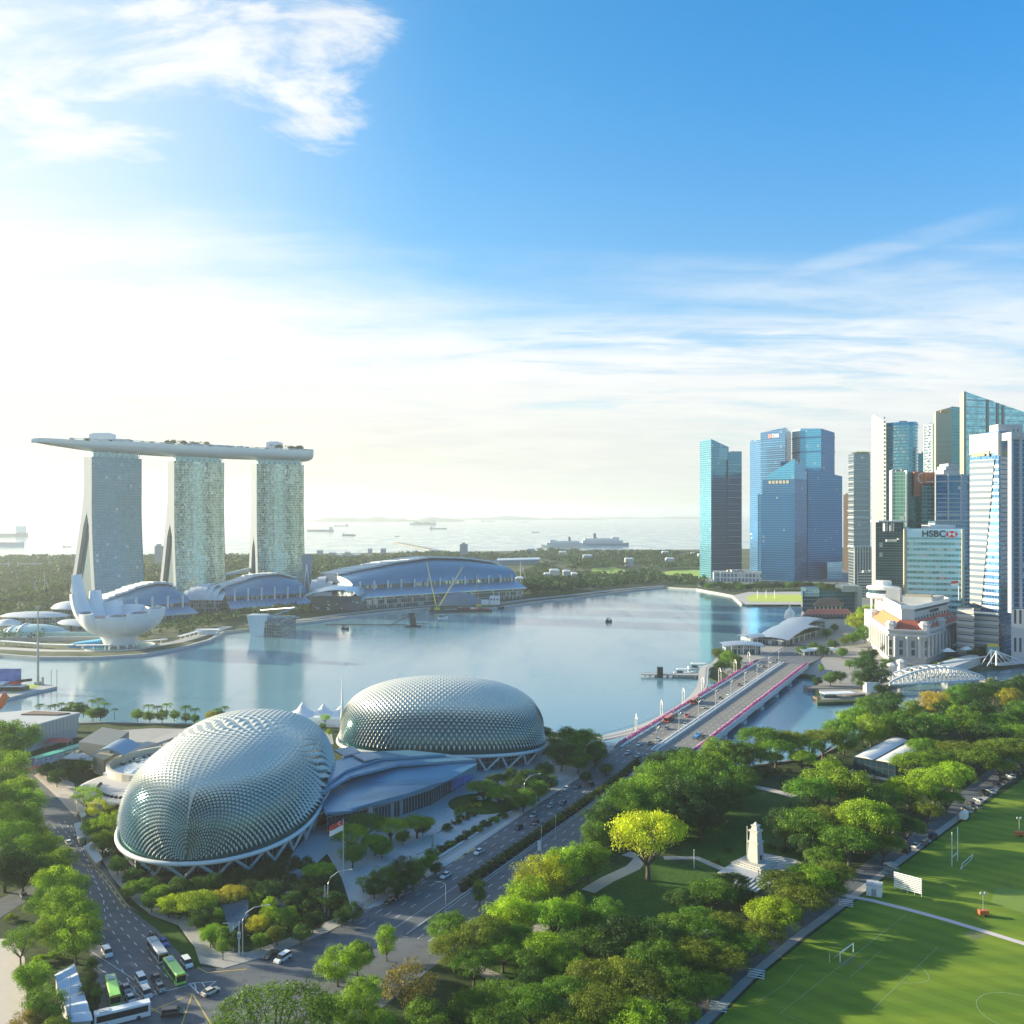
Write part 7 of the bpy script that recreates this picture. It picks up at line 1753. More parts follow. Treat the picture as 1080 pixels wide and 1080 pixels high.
# --- bottom: huge dark dome tree and the row along the avenue
plant([(288, 1072, 74, 'great', 'mid', .95)], 'filling the bottom edge beside the road junction', 'great tree at the bottom')
plant([(356, 1016, 22, O_, 'lime'), (377, 1010, 17, O_, 'bright'), (408, 992, 17, T_, 'lime', .8), (345, 1062, 24, O_, 'mid'), (372, 1070, 26, O_, 'bright'), (400, 1082, 24, O_, 'bright'), (430, 1036, 32, P_, 'autumn'), (446, 1080, 26, O_, 'mid'), (384, 1048, 20, O_, 'bright')],
      'right of the great dark tree at the bottom', 'trees at the bottom right of the junction')
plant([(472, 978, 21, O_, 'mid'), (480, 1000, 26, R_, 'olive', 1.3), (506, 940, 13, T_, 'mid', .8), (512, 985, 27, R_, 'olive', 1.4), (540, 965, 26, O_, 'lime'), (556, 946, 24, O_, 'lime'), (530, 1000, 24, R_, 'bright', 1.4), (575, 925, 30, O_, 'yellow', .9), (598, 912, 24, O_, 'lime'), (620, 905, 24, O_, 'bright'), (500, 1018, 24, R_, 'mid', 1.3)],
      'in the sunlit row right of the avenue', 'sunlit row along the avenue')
plant([(683, 882, 38, R_, 'yellow', 1.6), (585, 968, 26, R_, 'bright', 1.5), (575, 1000, 24, R_, 'bright', 1.4), (622, 992, 26, R_, 'mid', 1.3), (548, 990, 20, O_, 'mid'), (606, 962, 20, O_, 'bright'), (640, 968, 22, O_, 'mid'), (600, 1015, 22, R_, 'bright', 1.3), (560, 1018, 20, O_, 'mid')],
      'around the small park lawn', 'trees around the small park lawn')
plant([(640, 862, 24, O_, 'dark'), (655, 850, 26, O_, 'mid'), (672, 842, 26, O_, 'bright'), (690, 835, 26, O_, 'bright'), (706, 828, 26, O_, 'mid'), (665, 865, 20, O_, 'bright'), (695, 855, 24, O_, 'mid'), (722, 840, 26, O_, 'dark'), (740, 828, 26, O_, 'mid'), (752, 815, 24, O_, 'bright'), (728, 812, 24, O_, 'mid'), (712, 862, 22, O_, 'dark'), (630, 880, 18, O_, 'mid')],
      'in the dense wood right of the bridge approach', 'dense wood right of the bridge approach')
plant([(740, 858, 24, O_, 'deep'), (762, 842, 24, O_, 'dark'), (776, 826, 22, O_, 'mid'), (760, 795, 22, O_, 'bright'), (778, 800, 20, O_, 'dark'), (700, 810, 20, O_, 'dark'), (716, 800, 14, O_, 'bright'), (684, 822, 18, O_, 'mid')],
      'at the back of the wood by the river', 'back of the riverside wood')
plant([(802, 780, 22, R_, 'mid', 1.4), (818, 788, 20, R_, 'bright', 1.4), (835, 782, 18, R_, 'olive', 1.4), (852, 788, 18, R_, 'mid', 1.4), (868, 780, 20, R_, 'olive', 1.4), (790, 792, 18, R_, 'mid', 1.4), (886, 770, 18, R_, 'mid', 1.4), (846, 800, 14, R_, 'lime', 1.4), (812, 800, 14, R_, 'mid', 1.3)],
      'on the river bank left of the pavilion', 'trees along the near river bank')
plant([(900, 758, 20, O_, 'bright'), (918, 770, 18, O_, 'bright'), (932, 752, 20, O_, 'dark'), (946, 765, 20, O_, 'mid'), (962, 750, 17, T_, 'bright', .7), (915, 745, 14, O_, 'mid'), (940, 738, 14, O_, 'dark'), (965, 772, 20, O_, 'dark'), (985, 765, 22, R_, 'mid', 1.4), (1000, 752, 22, O_, 'dark'), (975, 788, 18, R_, 'mid', 1.4), (890, 780, 16, O_, 'mid')],
      'in the riverside wood above the glass roofed pavilion', 'riverside wood above the pavilion')
plant([(985, 740, 17, O_, 'gold'), (1010, 735, 17, O_, 'mid'), (1030, 730, 17, O_, 'dark'), (1015, 760, 20, O_, 'mid'), (1035, 750, 18, O_, 'dark'), (1048, 728, 15, O_, 'dark'), (1064, 736, 15, O_, 'gold'), (1074, 722, 16, O_, 'dark'), (1076, 750, 17, O_, 'mid'), (1055, 762, 20, R_, 'mid', 1.3), (1078, 775, 20, R_, 'mid', 1.3), (1040, 775, 18, O_, 'dark')],
      'in the right edge wood below the river', 'wood at the right edge')
plant([(855, 835, 26, R_, 'mid', 1.5), (875, 822, 28, O_, 'bright', .9), (898, 832, 26, O_, 'bright', .9), (850, 855, 18, O_, 'deep'), (934, 842, 22, R_, 'mid', 1.3), (958, 830, 20, R_, 'dark', 1.3), (965, 805, 24, R_, 'bright', 1.2), (988, 800, 22, R_, 'mid', 1.2), (920, 845, 22, R_, 'dark', 1.3)],
      'below the glass roofed pavilion', 'trees below the pavilion')
plant([(1010, 792, 24, R_, 'olive', 1.2), (1030, 800, 24, R_, 'olive', 1.2), (1050, 790, 22, R_, 'olive', 1.2), (1070, 790, 22, R_, 'olive', 1.2), (985, 822, 26, R_, 'bright', 1.3), (1005, 815, 22, R_, 'lime', 1.3), (960, 832, 26, R_, 'lime', 1.3), (1055, 808, 18, R_, 'olive', 1.2), (1078, 800, 16, R_, 'mid', 1.2)],
      'in the row shading the parked vehicles by the field', 'row of trees along the field road')
plant([(850, 868, 28, R_, 'mid', 1.4), (878, 865, 28, R_, 'olive', 1.4), (914, 866, 32, R_, 'bright', 1.4), (932, 890, 20, R_, 'olive', 1.3), (956, 872, 20, R_, 'mid', 1.3), (978, 856, 18, R_, 'olive', 1.3), (998, 842, 17, R_, 'mid', 1.3), (895, 885, 28, R_, 'mid', 1.4), (938, 868, 22, R_, 'dark', 1.4), (870, 885, 20, R_, 'dark', 1.3), (828, 872, 20, O_, 'deep'), (870, 905, 20, R_, 'mid', 1.3), (850, 890, 18, R_, 'dark', 1.3)],
      'between the stone memorial tower and the field', 'great trees right of the memorial')
plant([(752, 940, 24, R_, 'mid', 1.3), (772, 930, 18, R_, 'dark', 1.3), (740, 950, 18, R_, 'dark', 1.3), (782, 945, 14, O_, 'dark'), (722, 948, 20, R_, 'dark', 1.3), (736, 966, 20, R_, 'mid', 1.3)], 'just left of the memorial terrace steps', 'trees left of the memorial steps')
plant([(826, 934, 26, R_, 'olive', 1.3), (852, 928, 26, R_, 'bright', 1.3), (880, 922, 24, R_, 'olive', 1.3), (846, 950, 26, R_, 'olive', 1.3), (816, 962, 28, R_, 'lime', 1.3), (872, 938, 20, R_, 'mid', 1.3), (806, 982, 24, R_, 'olive', 1.3), (790, 996, 22, R_, 'mid', 1.3), (766, 1014, 24, R_, 'olive', 1.3), (748, 1036, 22, R_, 'mid', 1.3), (824, 968, 18, R_, 'dark', 1.3)],
      'among broad trees left of the field path', 'broad trees along the park road')
plant([(660, 985, 28, R_, 'deep', 1.4), (690, 988, 26, R_, 'dark', 1.4), (715, 980, 24, R_, 'mid', 1.4), (640, 1000, 24, R_, 'dark', 1.4), (740, 985, 26, R_, 'mid', 1.3), (765, 975, 22, R_, 'olive', 1.3), (690, 1012, 28, R_, 'mid', 1.3), (760, 1002, 24, R_, 'mid', 1.3), (730, 1008, 26, R_, 'olive', 1.3)],
      'in the dark grove mid park', 'dark grove in the park')
plant([(625, 1032, 28, R_, 'olive', 1.3), (655, 1030, 28, R_, 'olive', 1.3), (682, 1040, 30, R_, 'olive', 1.3), (600, 1050, 28, R_, 'mid', 1.3), (635, 1062, 32, R_, 'olive', 1.3), (670, 1075, 30, R_, 'lime', 1.3), (712, 1035, 28, R_, 'mid', 1.3), (735, 1040, 24, R_, 'mid', 1.3), (712, 1066, 26, R_, 'mid', 1.3)],
      'among the broad crowns at the bottom of the park', 'broad trees at the bottom of the park')
plant([(500, 1060, 26, R_, 'mid', 1.3), (530, 1050, 28, R_, 'mid', 1.3), (560, 1060, 30, R_, 'mid', 1.3), (482, 1082, 24, R_, 'dark', 1.3), (520, 1082, 28, R_, 'mid', 1.3), (590, 1078, 28, R_, 'olive', 1.3), (560, 1036, 18, O_, 'dark'), (610, 1082, 24, R_, 'mid', 1.3), (575, 1046, 20, R_, 'mid', 1.3)],
      'at the bottom centre below the park lawn', 'trees at the bottom centre')
plant([(755, 908, 6, S_h, 'dark'), (812, 893, 6, S_h, 'dark'), (826, 896, 6, S_h, 'dark'), (838, 898, 6, S_h, 'dark'), (768, 896, 6, S_h, 'dark'), (790, 888, 6, S_h, 'deep')], 'beside the memorial lawn', 'round shrubs by the memorial lawn')
# --- quay side of the river
plant([(758, 690, 8, O_, 'olive'), (768, 692, 9, O_, 'bright'), (776, 695, 8, O_, 'mid'), (764, 700, 8, O_, 'mid'), (758, 702, 7, O_, 'dark'), (775, 703, 7, O_, 'dark')], 'beside the flat grey roofed pavilion at the bridge end', 'trees at the quay end of the bridge')
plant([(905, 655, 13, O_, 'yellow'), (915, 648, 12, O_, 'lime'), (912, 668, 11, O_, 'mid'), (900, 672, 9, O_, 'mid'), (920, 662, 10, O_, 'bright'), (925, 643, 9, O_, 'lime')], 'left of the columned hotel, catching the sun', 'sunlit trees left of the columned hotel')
plant([(912, 700, 14, O_, 'dark'), (925, 712, 16, O_, 'deep'), (908, 716, 12, O_, 'dark'), (916, 690, 10, O_, 'dark'), (936, 700, 9, O_, 'dark'), (940, 684, 12, O_, 'deep'), (950, 690, 8, O_, 'deep'), (928, 726, 8, O_, 'deep')], 'in the dark clump below the columned hotel', 'dark riverside clump below the hotel')
plant([(845, 685, 6, O_, 'mid'), (858, 681, 7, O_, 'mid'), (868, 686, 7, O_, 'dark'), (878, 680, 7, O_, 'dark'), (888, 688, 7, O_, 'mid'), (876, 715, 9, O_, 'mid'), (886, 713, 8, O_, 'dark'), (866, 704, 5, T_, 'bright', .7), (890, 676, 6, O_, 'olive'), (872, 668, 6, O_, 'mid'), (880, 662, 5, O_, 'olive'), (862, 718, 6, O_, 'dark'), (896, 700, 6, O_, 'mid')],
      'between the bridge end and columned hotel', 'forecourt trees at the bridge end')
plant([(990, 702, 6, O_, 'dark'), (975, 705, 6, O_, 'dark'), (962, 706, 6, O_, 'mid'), (1005, 696, 5, O_, 'mid'), (1028, 690, 8, O_, 'dark'), (1040, 688, 8, O_, 'dark'), (1022, 680, 8, O_, 'dark'), (1034, 680, 8, O_, 'deep')], 'between the columned hotel and the striped bank tower', 'trees right of the columned hotel')
# --- waterfront trees before the blue towers: each one its own
row = []
for i in range(26): row.append((742+i*5.6+rnd.uniform(-1, 1), 617.5+rnd.uniform(-1.5, 1.5), rnd.uniform(4.5, 6), O_, rnd.choice(('dark', 'deep', 'mid'))))
plant(row, 'on the quay before the blue glass towers', 'quay trees before the blue towers')
row = [(905+i*4.3, 608+rnd.uniform(-1, 1), 4.2, O_, 'dark') for i in range(5)]; plant(row, 'at the foot of the grey garden roofed tower', 'trees at the foot of the grey tower')
# --- palms and trees on the hotel deck
for t0, t1, n_, gname in ((.40, .53, 11, 'left'), (.76, .895, 11, 'right')):
    for i in range(n_):
        t = t0+(t1-t0)*i/(n_-1); x, y, z = on_deck(t, rnd.uniform(-9, 5)); k = PROTO['round'][i % 4] if i % 3 else PROTO['palm'][i % 2]
        c = k.copy(); COL.objects.link(c); c.name = 'deck_tree'; s_ = rnd.uniform(4.2, 5.6); c.location = (x, y, z); c.scale = (s_, s_, s_*.85 if i % 3 else s_*.9); c.rotation_euler = (0, 0, i)
        c['label'] = 'small dark tree in the %s cluster on the hotel roof deck, %s from the left' % (gname, ORD[i]); c['category'] = 'tree'; c['group'] = 'trees on the hotel roof deck'
        for ch in k.children: d = ch.copy(); COL.objects.link(d); d.parent = c; d.color = (.045, .07, .03, 1)
# remove the patterns themselves
for lst in PROTO.values():
    for r_ in lst:
        for ch in list(r_.children): bpy.data.objects.remove(ch)
        bpy.data.objects.remove(r_)

# ================================================================ masses nobody could count
def wood(name, label, regions, hmin, hmax, dens, m, seed, lsz=1.3, lpt=26, rf=.55):
    """one object: a distant wood of leafy crowns over the given ground outlines"""
    rs = np.random.RandomState(seed); P, N_, T_, Sz = [], [], [], []
    for px in regions:
        poly = [G(a, b_) if b_ > 0 else None for a, b_ in px]; xs = [q.x for q in poly]; ys = [q.y for q in poly]
        area = abs(sum(poly[i].x*poly[(i+1) % len(poly)].y-poly[(i+1) % len(poly)].x*poly[i].y for i in range(len(poly))))/2
        n = int(area*dens)
        def inside(x, y):
            c = False; j = len(poly)-1
            for i in range(len(poly)):
                if (poly[i].y > y) != (poly[j].y > y) and x < (poly[j].x-poly[i].x)*(y-poly[i].y)/(poly[j].y-poly[i].y)+poly[i].x: c = not c
                j = i
            return c
        k = 0
        while k < n:
            x, y = rs.uniform(min(xs), max(xs)), rs.uniform(min(ys), max(ys))
            if not inside(x, y): continue
            k += 1; h_ = rs.uniform(hmin, hmax)*(1+.35*math.sin(x*.011+1)*math.cos(y*.009)); r_ = h_*rf*rs.uniform(.8, 1.2); tt = rs.rand()*.7+.1
            d = rs.normal(0, 1, (lpt, 3)); d[:, 2] = abs(d[:, 2])*1.1-.25; d /= np.linalg.norm(d, axis=1)[:, None]
            p_ = np.array([x, y, 2+h_*.58])+d*np.array([r_, r_, h_*.45])*(.75+.35*rs.rand(lpt, 1)); P.append(p_); N_.append(d); T_.append(np.clip(tt+rs.normal(0, .12, lpt), 0, 1)); Sz.append(np.full(lpt, lsz*h_/12))
    o = leafmesh(name, np.concatenate(P), np.concatenate(N_), np.concatenate(Sz), m, .8, rs, None, np.concatenate(T_)); tag(o, label, 'woodland', kind='stuff'); return o
wood('far_wood', 'hazy green gardens behind the hotel towers', [[(-60, 662), (-60, 594), (60, 590), (160, 590), (262, 590), (345, 590), (372, 598), (372, 618), (340, 622), (250, 630), (160, 628), (60, 650)]], 9, 17, .0042, m_far, 3, 1.9, 26)
wood('far_wood', 'dense green belt between the exhibition hall and the sea', [[(330, 592), (470, 588), (585, 583.5), (700, 584), (742, 585), (742, 600), (694, 602), (665, 596), (655, 600), (600, 604), (600, 596), (560, 590), (440, 594), (380, 602), (345, 600)]], 9, 15, .0040, m_far, 4, 2.0, 24)
wood('far_wood', 'tree belt behind the bay promenade right of the exhibition hall', [[(546, 628), (546, 606), (575, 598), (600, 606), (650, 608), (690, 606), (700, 612), (744, 613), (744, 618), (700, 616), (650, 621), (605, 626), (560, 631)]], 8, 13, .0075, m_far, 6, 1.6, 24)
wood('promenade_trees', 'rows of trees on the promenade below the blue roofed halls', [[(140, 668), (205, 660), (240, 652), (330, 643), (330, 649), (262, 655.5), (238, 660), (200, 671), (150, 677)], [(345, 637), (440, 632), (545, 628), (545, 631), (440, 636), (350, 643)], [(0, 672), (30, 668), (60, 667), (62, 676), (0, 678)]], 6, 10, .011, m_far, 7, 1.3, 26)
wood('ground_shrubs', 'low shrubbery filling the garden floor round the nearer dome', [[(95, 880), (130, 915), (200, 925), (330, 920), (372, 965), (240, 1003), (215, 985), (170, 965), (140, 940), (110, 905)]], 1.2, 2.6, .055, leafmat('shrub_leaves', (.045, .085, .020), .6), 8, 2.2, 26, .7)
wood('ground_shrubs', 'undergrowth on the park floor along the river bank', [[(680, 830), (745, 822), (860, 802), (905, 782), (1000, 742), (1080, 720), (1080, 780), (1000, 812), (900, 850), (820, 830), (750, 835), (700, 870), (640, 890)]], 1.5, 4, .020, MATS['x'] if 'x' in MATS else leafmat('under_leaves', (.035, .07, .018), .6), 9, 2.4, 22, .7)
gardens = []
P, N_, T_ = [], [], []; rs = np.random.RandomState(12)
for (x0, x1, y0, y1, z_) in (BFROOF, (GARDEN[0][0][0]+3, GARDEN[0][2][0]-2, GARDEN[0][1][1]+2, GARDEN[0][1][1]+30, GARDEN[1])):
    for i in range(900): P.append((rs.uniform(x0, x1), rs.uniform(y0, y1), z_+rs.rand()*2.8)); N_.append((0, -.3, 1)); T_.append(rs.rand())
o = leafmesh('roof_planting', P, N_, .7, leafmat('roof_leaves', (.10, .16, .04), .6), .8, rs, None, T_); tag(o, 'green planting on the roofs of the low blue office and grey tower', 'planting', kind='stuff')
# hedge along the avenue median, on dark planter boxes
rs = np.random.RandomState(21); P, N_, T_ = [], [], []
for i in range(15000):
    t = -84+rs.rand()*160; s = 17.6+rs.normal(0, .75); z_ = rs.rand()**.7*1.9*(1+.25*math.sin(t*1.6)); x, y, zz_ = RA(s, t, .5+z_); P.append((x, y, zz_)); N_.append((rs.normal(), rs.normal(), .8)); T_.append(np.clip(.35+rs.normal(0, .16)+.6*(abs(t+14) < 5.5), 0, 1))
o = leafmesh('median_hedge', P, N_, .24, leafmat('hedge_leaves', (.085, .13, .03), .65), .8, rs, None, T_); tag(o, 'long clipped hedge on the median of the avenue', 'hedge', kind='stuff')
bx = thing('median_planter', '', 'planter', group='dark planter boxes along the avenue median'); mb = MB(); mb.prism([(-.9, -.6), (.9, -.6), (.9, .6), (-.9, .6)], 0, 1.0, top_poly=[(-1.1, -.7), (1.1, -.7), (1.1, .7), (-1.1, .7)]); mb.build('box', m_dark, bx)
mb = MB(); mb.prism([(-1.15, -.75), (1.15, -.75), (1.15, .75), (-1.15, .75)], .95, 1.06); mb.build('rim', m_dark, bx)
for i in range(38):
    x, y, z = RA(18.6, -84+i*4.3); place(bx, x, y, z, math.atan2(AD.y, AD.x), i == 0, 'dark planter box under the median hedge, %s from the near end' % ORD[i])
mb = MB(); road_strip(mb, 19.9, 20.25, -118, 94, .35, side=.35); struct(mb.build('median_kerb', m_conc))
# ================================================================ vehicles
m_paint = objpaint('car_paint'); m_cglass = mat('car_glass', (.02, .03, .035), .08, .2, var=.05); m_tyre = mat('tyre', (.02, .02, .02), .8, var=.1); m_hl = mat('headlight', (.8, .8, .75), .15, .2, var=.02); m_tl = mat('tail_light', (.4, .02, .02), .3, var=.02)
def wheels(root, xs, y, r, w_=.24):
    for x in xs:
        for sg in (-1, 1):
            mb = MB(); rows = [[(x+rr*math.cos(a), sg*y+yy, r+rr*math.sin(a)) for a in [2*math.pi*k/12 for k in range(12)]] for rr, yy in ((.01, -w_/2), (r, -w_/2), (r, w_/2), (.01, w_/2))]
            mb.grid(rows, 0, True); mb.build('wheel', m_tyre, root)
def make_car(kind):
    root = thing('parked_pattern', '', 'car'); L_, W_ = 4.6, 1.8
    prof = {'sedan': [(-2.3, .45, .85), (-2.2, .95, .9), (-1.5, 1.0, .9), (-1.0, 1.0, .9), (.9, 1.0, .9), (2.1, .82, .88), (2.3, .45, .85)],
            'van': [(-2.5, .5, 1.0), (-2.45, 1.15, 1.0), (-1.5, 1.2, 1.0), (0, 1.2, 1.0), (1.5, 1.15, 1.0), (2.35, .95, .98), (2.5, .5, .95)]}[kind]
    mb = MB(); rows = []
    for x, zt_, hw in prof: rows.append([(x, -hw, .32), (x, -hw*1.0, zt_*.8), (x, -hw*.93, zt_), (x, hw*.93, zt_), (x, hw, zt_*.8), (x, hw, .32)])
    mb.grid(rows, 0, True); mb.face(rows[0], 0); mb.face(rows[-1][::-1], 0); mb.build('body', m_paint, root, smooth=False)
    g = {'sedan': [(-1.75, 1.0), (-1.15, 1.42), (.35, 1.45), (1.15, 1.0)], 'van': [(-2.4, 1.15), (-2.25, 1.85), (.9, 1.88), (1.7, 1.15)]}[kind]
    mb = MB(); hw = .84 if kind == 'sedan' else .95; hw2 = .66 if kind == 'sedan' else .84
    rows = [[(g[0][0], -hw, g[0][1]), (g[0][0], hw, g[0][1])], [(g[1][0], -hw2, g[1][1]), (g[1][0], hw2, g[1][1])], [(g[2][0], -hw2, g[2][1]), (g[2][0], hw2, g[2][1])], [(g[3][0], -hw, g[3][1]), (g[3][0], hw, g[3][1])]]
    mb.grid(rows, 0)
    for sd in (0, 1): mb.face([rows[k][sd] for k in range(4)], 0)
    mb.build('glasshouse', m_cglass, root)
    mb = MB(); mb.prism([(g[1][0]-.02, -hw2), (g[2][0]+.02, -hw2), (g[2][0]+.02, hw2), (g[1][0]-.02, hw2)], g[1][1], g[1][1]+.06); mb.build('roof', m_paint, root)
    wheels(root, (-1.4, 1.4), hw*.98, .33)
    xf = prof[-1][0]; 
    for sg in (-1, 1):
        mb = MB(); mb.cbox(xf-.02, sg*.62, .66, .1, .34, .16); mb.build('headlight', m_hl, root)
        mb = MB(); mb.cbox(-xf+.02, sg*.66, .75, .1, .3, .18); mb.build('tail_light', m_tl, root)
    return root
def make_bus(kind):
    root = thing('bus_pattern', '', 'bus'); L_ = {'bus': 11.5, 'coach': 12, 'truck': 8.5}[kind]; hh = {'bus': 3.0, 'coach': 3.4, 'truck': 3.0}[kind]; W_ = 1.26
    x0, x1 = -L_/2, L_/2
    if kind != 'truck':
        mb = MB(); rows = [[(x, -W_, .35), (x, -W_, hh-.2), (x, -W_+.22, hh), (x, W_-.22, hh), (x, W_, hh-.2), (x, W_, .35)] for x in (x0, x1)]
        mb.grid(rows, 0, True); mb.face(rows[0], 0); mb.face(rows[1][::-1], 0); mb.build('body', m_paint, root)
        zb = 1.15 if kind == 'bus' else 1.5
        for sg in (-1, 1): mb = MB(); mb.box(x0+.4, x1-.5, sg*W_-.03, sg*W_+.03, zb, hh-.45); mb.build('side_windows', m_cglass, root)
        mb = MB(); mb.box(x1-.03, x1+.04, -W_+.12, W_-.12, 1.0, hh-.5); mb.build('windscreen', m_cglass, root)
        mb = MB(); mb.box(x0-.04, x0+.03, -W_+.2, W_-.2, 1.5, hh-.6); mb.build('rear_window', m_cglass, root)
        mb = MB(); mb.box(x1-.02, x1+.05, -.8, .8, hh-.48, hh-.2); mb.build('blind', mat('bus_blind', (.85, .3, .05), .5), root)
        mb = MB(); mb.box(x0+1, x0+3.2, -.8, .8, hh, hh+.22); mb.build('roof_unit', m_roofw, root)
    else:
        mb = MB(); mb.box(x1-2.0, x1, -W_+.1, W_-.1, .6, 2.5); mb.build('cab', m_paint, root); mb = MB(); mb.box(x0, x1-2.3, -W_, W_, .9, 2.0); mb.build('cargo_box', m_paint, root)
        mb = MB(); mb.box(x1-.05, x1+.03, -W_+.25, W_-.25, 1.4, 2.3); mb.build('windscreen', m_cglass, root)
    wheels(root, (x0+2.4, x1-2.6), W_-.14, .5, .28)
    for sg in (-1, 1): mb = MB(); mb.cbox(x1+.02, sg*.9, .75, .08, .36, .2); mb.build('headlight', m_hl, root)
    return root
car_p = {k: make_car(k) for k in ('sedan', 'van')}; bus_p = {k: make_bus(k) for k in ('bus', 'coach', 'truck')}
RGB = {'white': (.72, .72, .70), 'silver': (.40, .42, .43), 'grey': (.14, .15, .16), 'black': (.015, .015, .018), 'red': (.42, .025, .02), 'maroon': (.14, .015, .02), 'blue': (.02, .07, .42), 'navy': (.02, .04, .11), 'green': (.24, .62, .06), 'orange': (.70, .16, .02), 'orangered': (.62, .07, .02), 'steelblue': (.04, .16, .34), 'cream': (.6, .55, .45)}
def vehicle(kind, col, pos, ang, label, name, group=None, cat='car'):
    pr = car_p.get(kind) or bus_p[kind]; c = pr.copy(); COL.objects.link(c); c.name = name; c.location = pos; c.rotation_euler = (0, 0, ang); c['label'] = label; c['category'] = cat
    if group: c['group'] = group
    if 'group' in c.keys() and not group: del c['group']
    for ch in pr.children:
        d = ch.copy(); COL.objects.link(d); d.parent = c; d.color = (*RGB[col], 1)
    return c
aw = math.atan2(AD.y, AD.x); tw_ = aw+math.pi
def on_av(px, py, flip, kind, col, label, name='car', cat='car'):
    """vehicle seen at (px, py) on the avenue, snapped to its surface"""
    z = 2.1
    for _ in range(5):
        q = G(px, py, z); t = (Vector(q[:2])-A0).dot(AD); z = zr(t)+.03+(.0)
    return vehicle(kind, col, q, tw_ if flip else aw, label, name, 'vehicles on the avenue and bridge', cat)
for a in ((505, 900, 1, 'sedan', 'white', 'white car in the left lanes beside the curved lamp, nearest the plaza beds'), (470, 925, 1, 'sedan', 'white', 'white car in the left carriageway just before the hedge end'), (428, 935, 1, 'sedan', 'silver', 'silver car beside the yellow marked bay at the plaza corner'), (411, 952, 1, 'sedan', 'black', 'black car behind the yellow marked bay on the avenue'), (420, 948, 1, 'sedan', 'navy', 'dark blue car next to the black car at the hedge end'),
          (547, 874, 1, 'sedan', 'black', 'black car beside the sunlit patch and the yellow hedge'), (564, 869, 1, 'sedan', 'maroon', 'dark red car next to the yellow part of the hedge'), (563, 861, 1, 'sedan', 'silver', 'pale blue silver car beside the dark red car'), (581, 851, 1, 'sedan', 'silver', 'silver car behind the red one in the left lanes'), (594, 848, 1, 'sedan', 'navy', 'dark blue car beside the second silver car'),
          (597, 833, 1, 'sedan', 'white', 'white car near the pavement below the direction sign'), (609, 831, 1, 'sedan', 'navy', 'navy car next to the white car below the sign'), (623, 829, 1, 'sedan', 'black', 'black car close to the hedge below the bridge start'), (637, 812, 1, 'sedan', 'black', 'black car just before the start of the bridge'), (641, 816, 1, 'sedan', 'white', 'white car just before the start of the bridge'),
          (662, 795, 1, 'sedan', 'silver', 'silver car entering the avenue at the bridge end'), (674, 786, 1, 'sedan', 'white', 'white car in the outer lane of the near bridge end'), (686, 785, 1, 'sedan', 'black', 'black car in the near group on the bridge'), (694, 781, 1, 'sedan', 'silver', 'silver car leading the near group on the bridge'), (673, 798, 1, 'sedan', 'silver', 'pale car by the median at the near end of the bridge'), (682, 799, 1, 'sedan', 'steelblue', 'blue car by the median at the near end of the bridge'),
          (703, 769, 1, 'sedan', 'grey', 'grey car behind the near red bus on the bridge'), (722, 765, 1, 'sedan', 'silver', 'silver car in the sunlit lane beside the orange van'), (742, 747, 1, 'sedan', 'silver', 'silver car on the bridge below the far red bus'), (760, 737, 1, 'sedan', 'black', 'black car in the middle of the bridge'), (768, 733, 1, 'sedan', 'white', 'white car ahead of the black one in the middle of the bridge'), (780, 723, 1, 'sedan', 'maroon', 'dark red car on the sunlit bridge lanes'), (785, 719, 1, 'sedan', 'silver', 'silver car beside the dark red one on the bridge'),
          (797, 708, 1, 'sedan', 'grey', 'grey car near the far end of the bridge'), (806, 704, 1, 'sedan', 'black', 'black car near the far end of the bridge'), (813, 699, 1, 'sedan', 'white', 'white car at the far end of the bridge'), (820, 697, 1, 'sedan', 'maroon', 'small dark red car at the far end of the bridge'),
          (713, 790, 0, 'sedan', 'white', 'white car in the right hand lanes of the bridge near the wood'), (584, 916, 0, 'sedan', 'white', 'white car under the trees in the right carriageway'), (740, 776, 0, 'sedan', 'grey', 'dark car behind the blue truck on the bridge'), (298, 1013, 1, 'van', 'white', 'white van beside the great tree on the avenue'), (286, 1009, 1, 'sedan', 'black', 'black car beside the white van at the great tree')): on_av(*a)
on_av(706, 760, 1, 'bus', 'orangered', 'near red bus against the pink flowers on the bridge', 'city_bus', 'bus'); on_av(733, 741, 1, 'bus', 'orangered', 'far red bus against the pink flowers on the bridge', 'city_bus', 'bus')
on_av(725, 756, 1, 'van', 'red', 'orange red van between the two red buses on the bridge', 'van', 'van'); on_av(735, 779, 0, 'truck', 'steelblue', 'blue truck in the right hand lanes of the bridge', 'truck', 'truck')
def on_cr(px, py, kind, col, ang, label, name='car', cat='car'): vehicle(kind, col, G(px, py, 2.07), ang, label, name, 'vehicles at the road junction', cat)
ca = math.atan2(*( (G(200, 1030)-G(150, 965))[k] for k in (1, 0)))
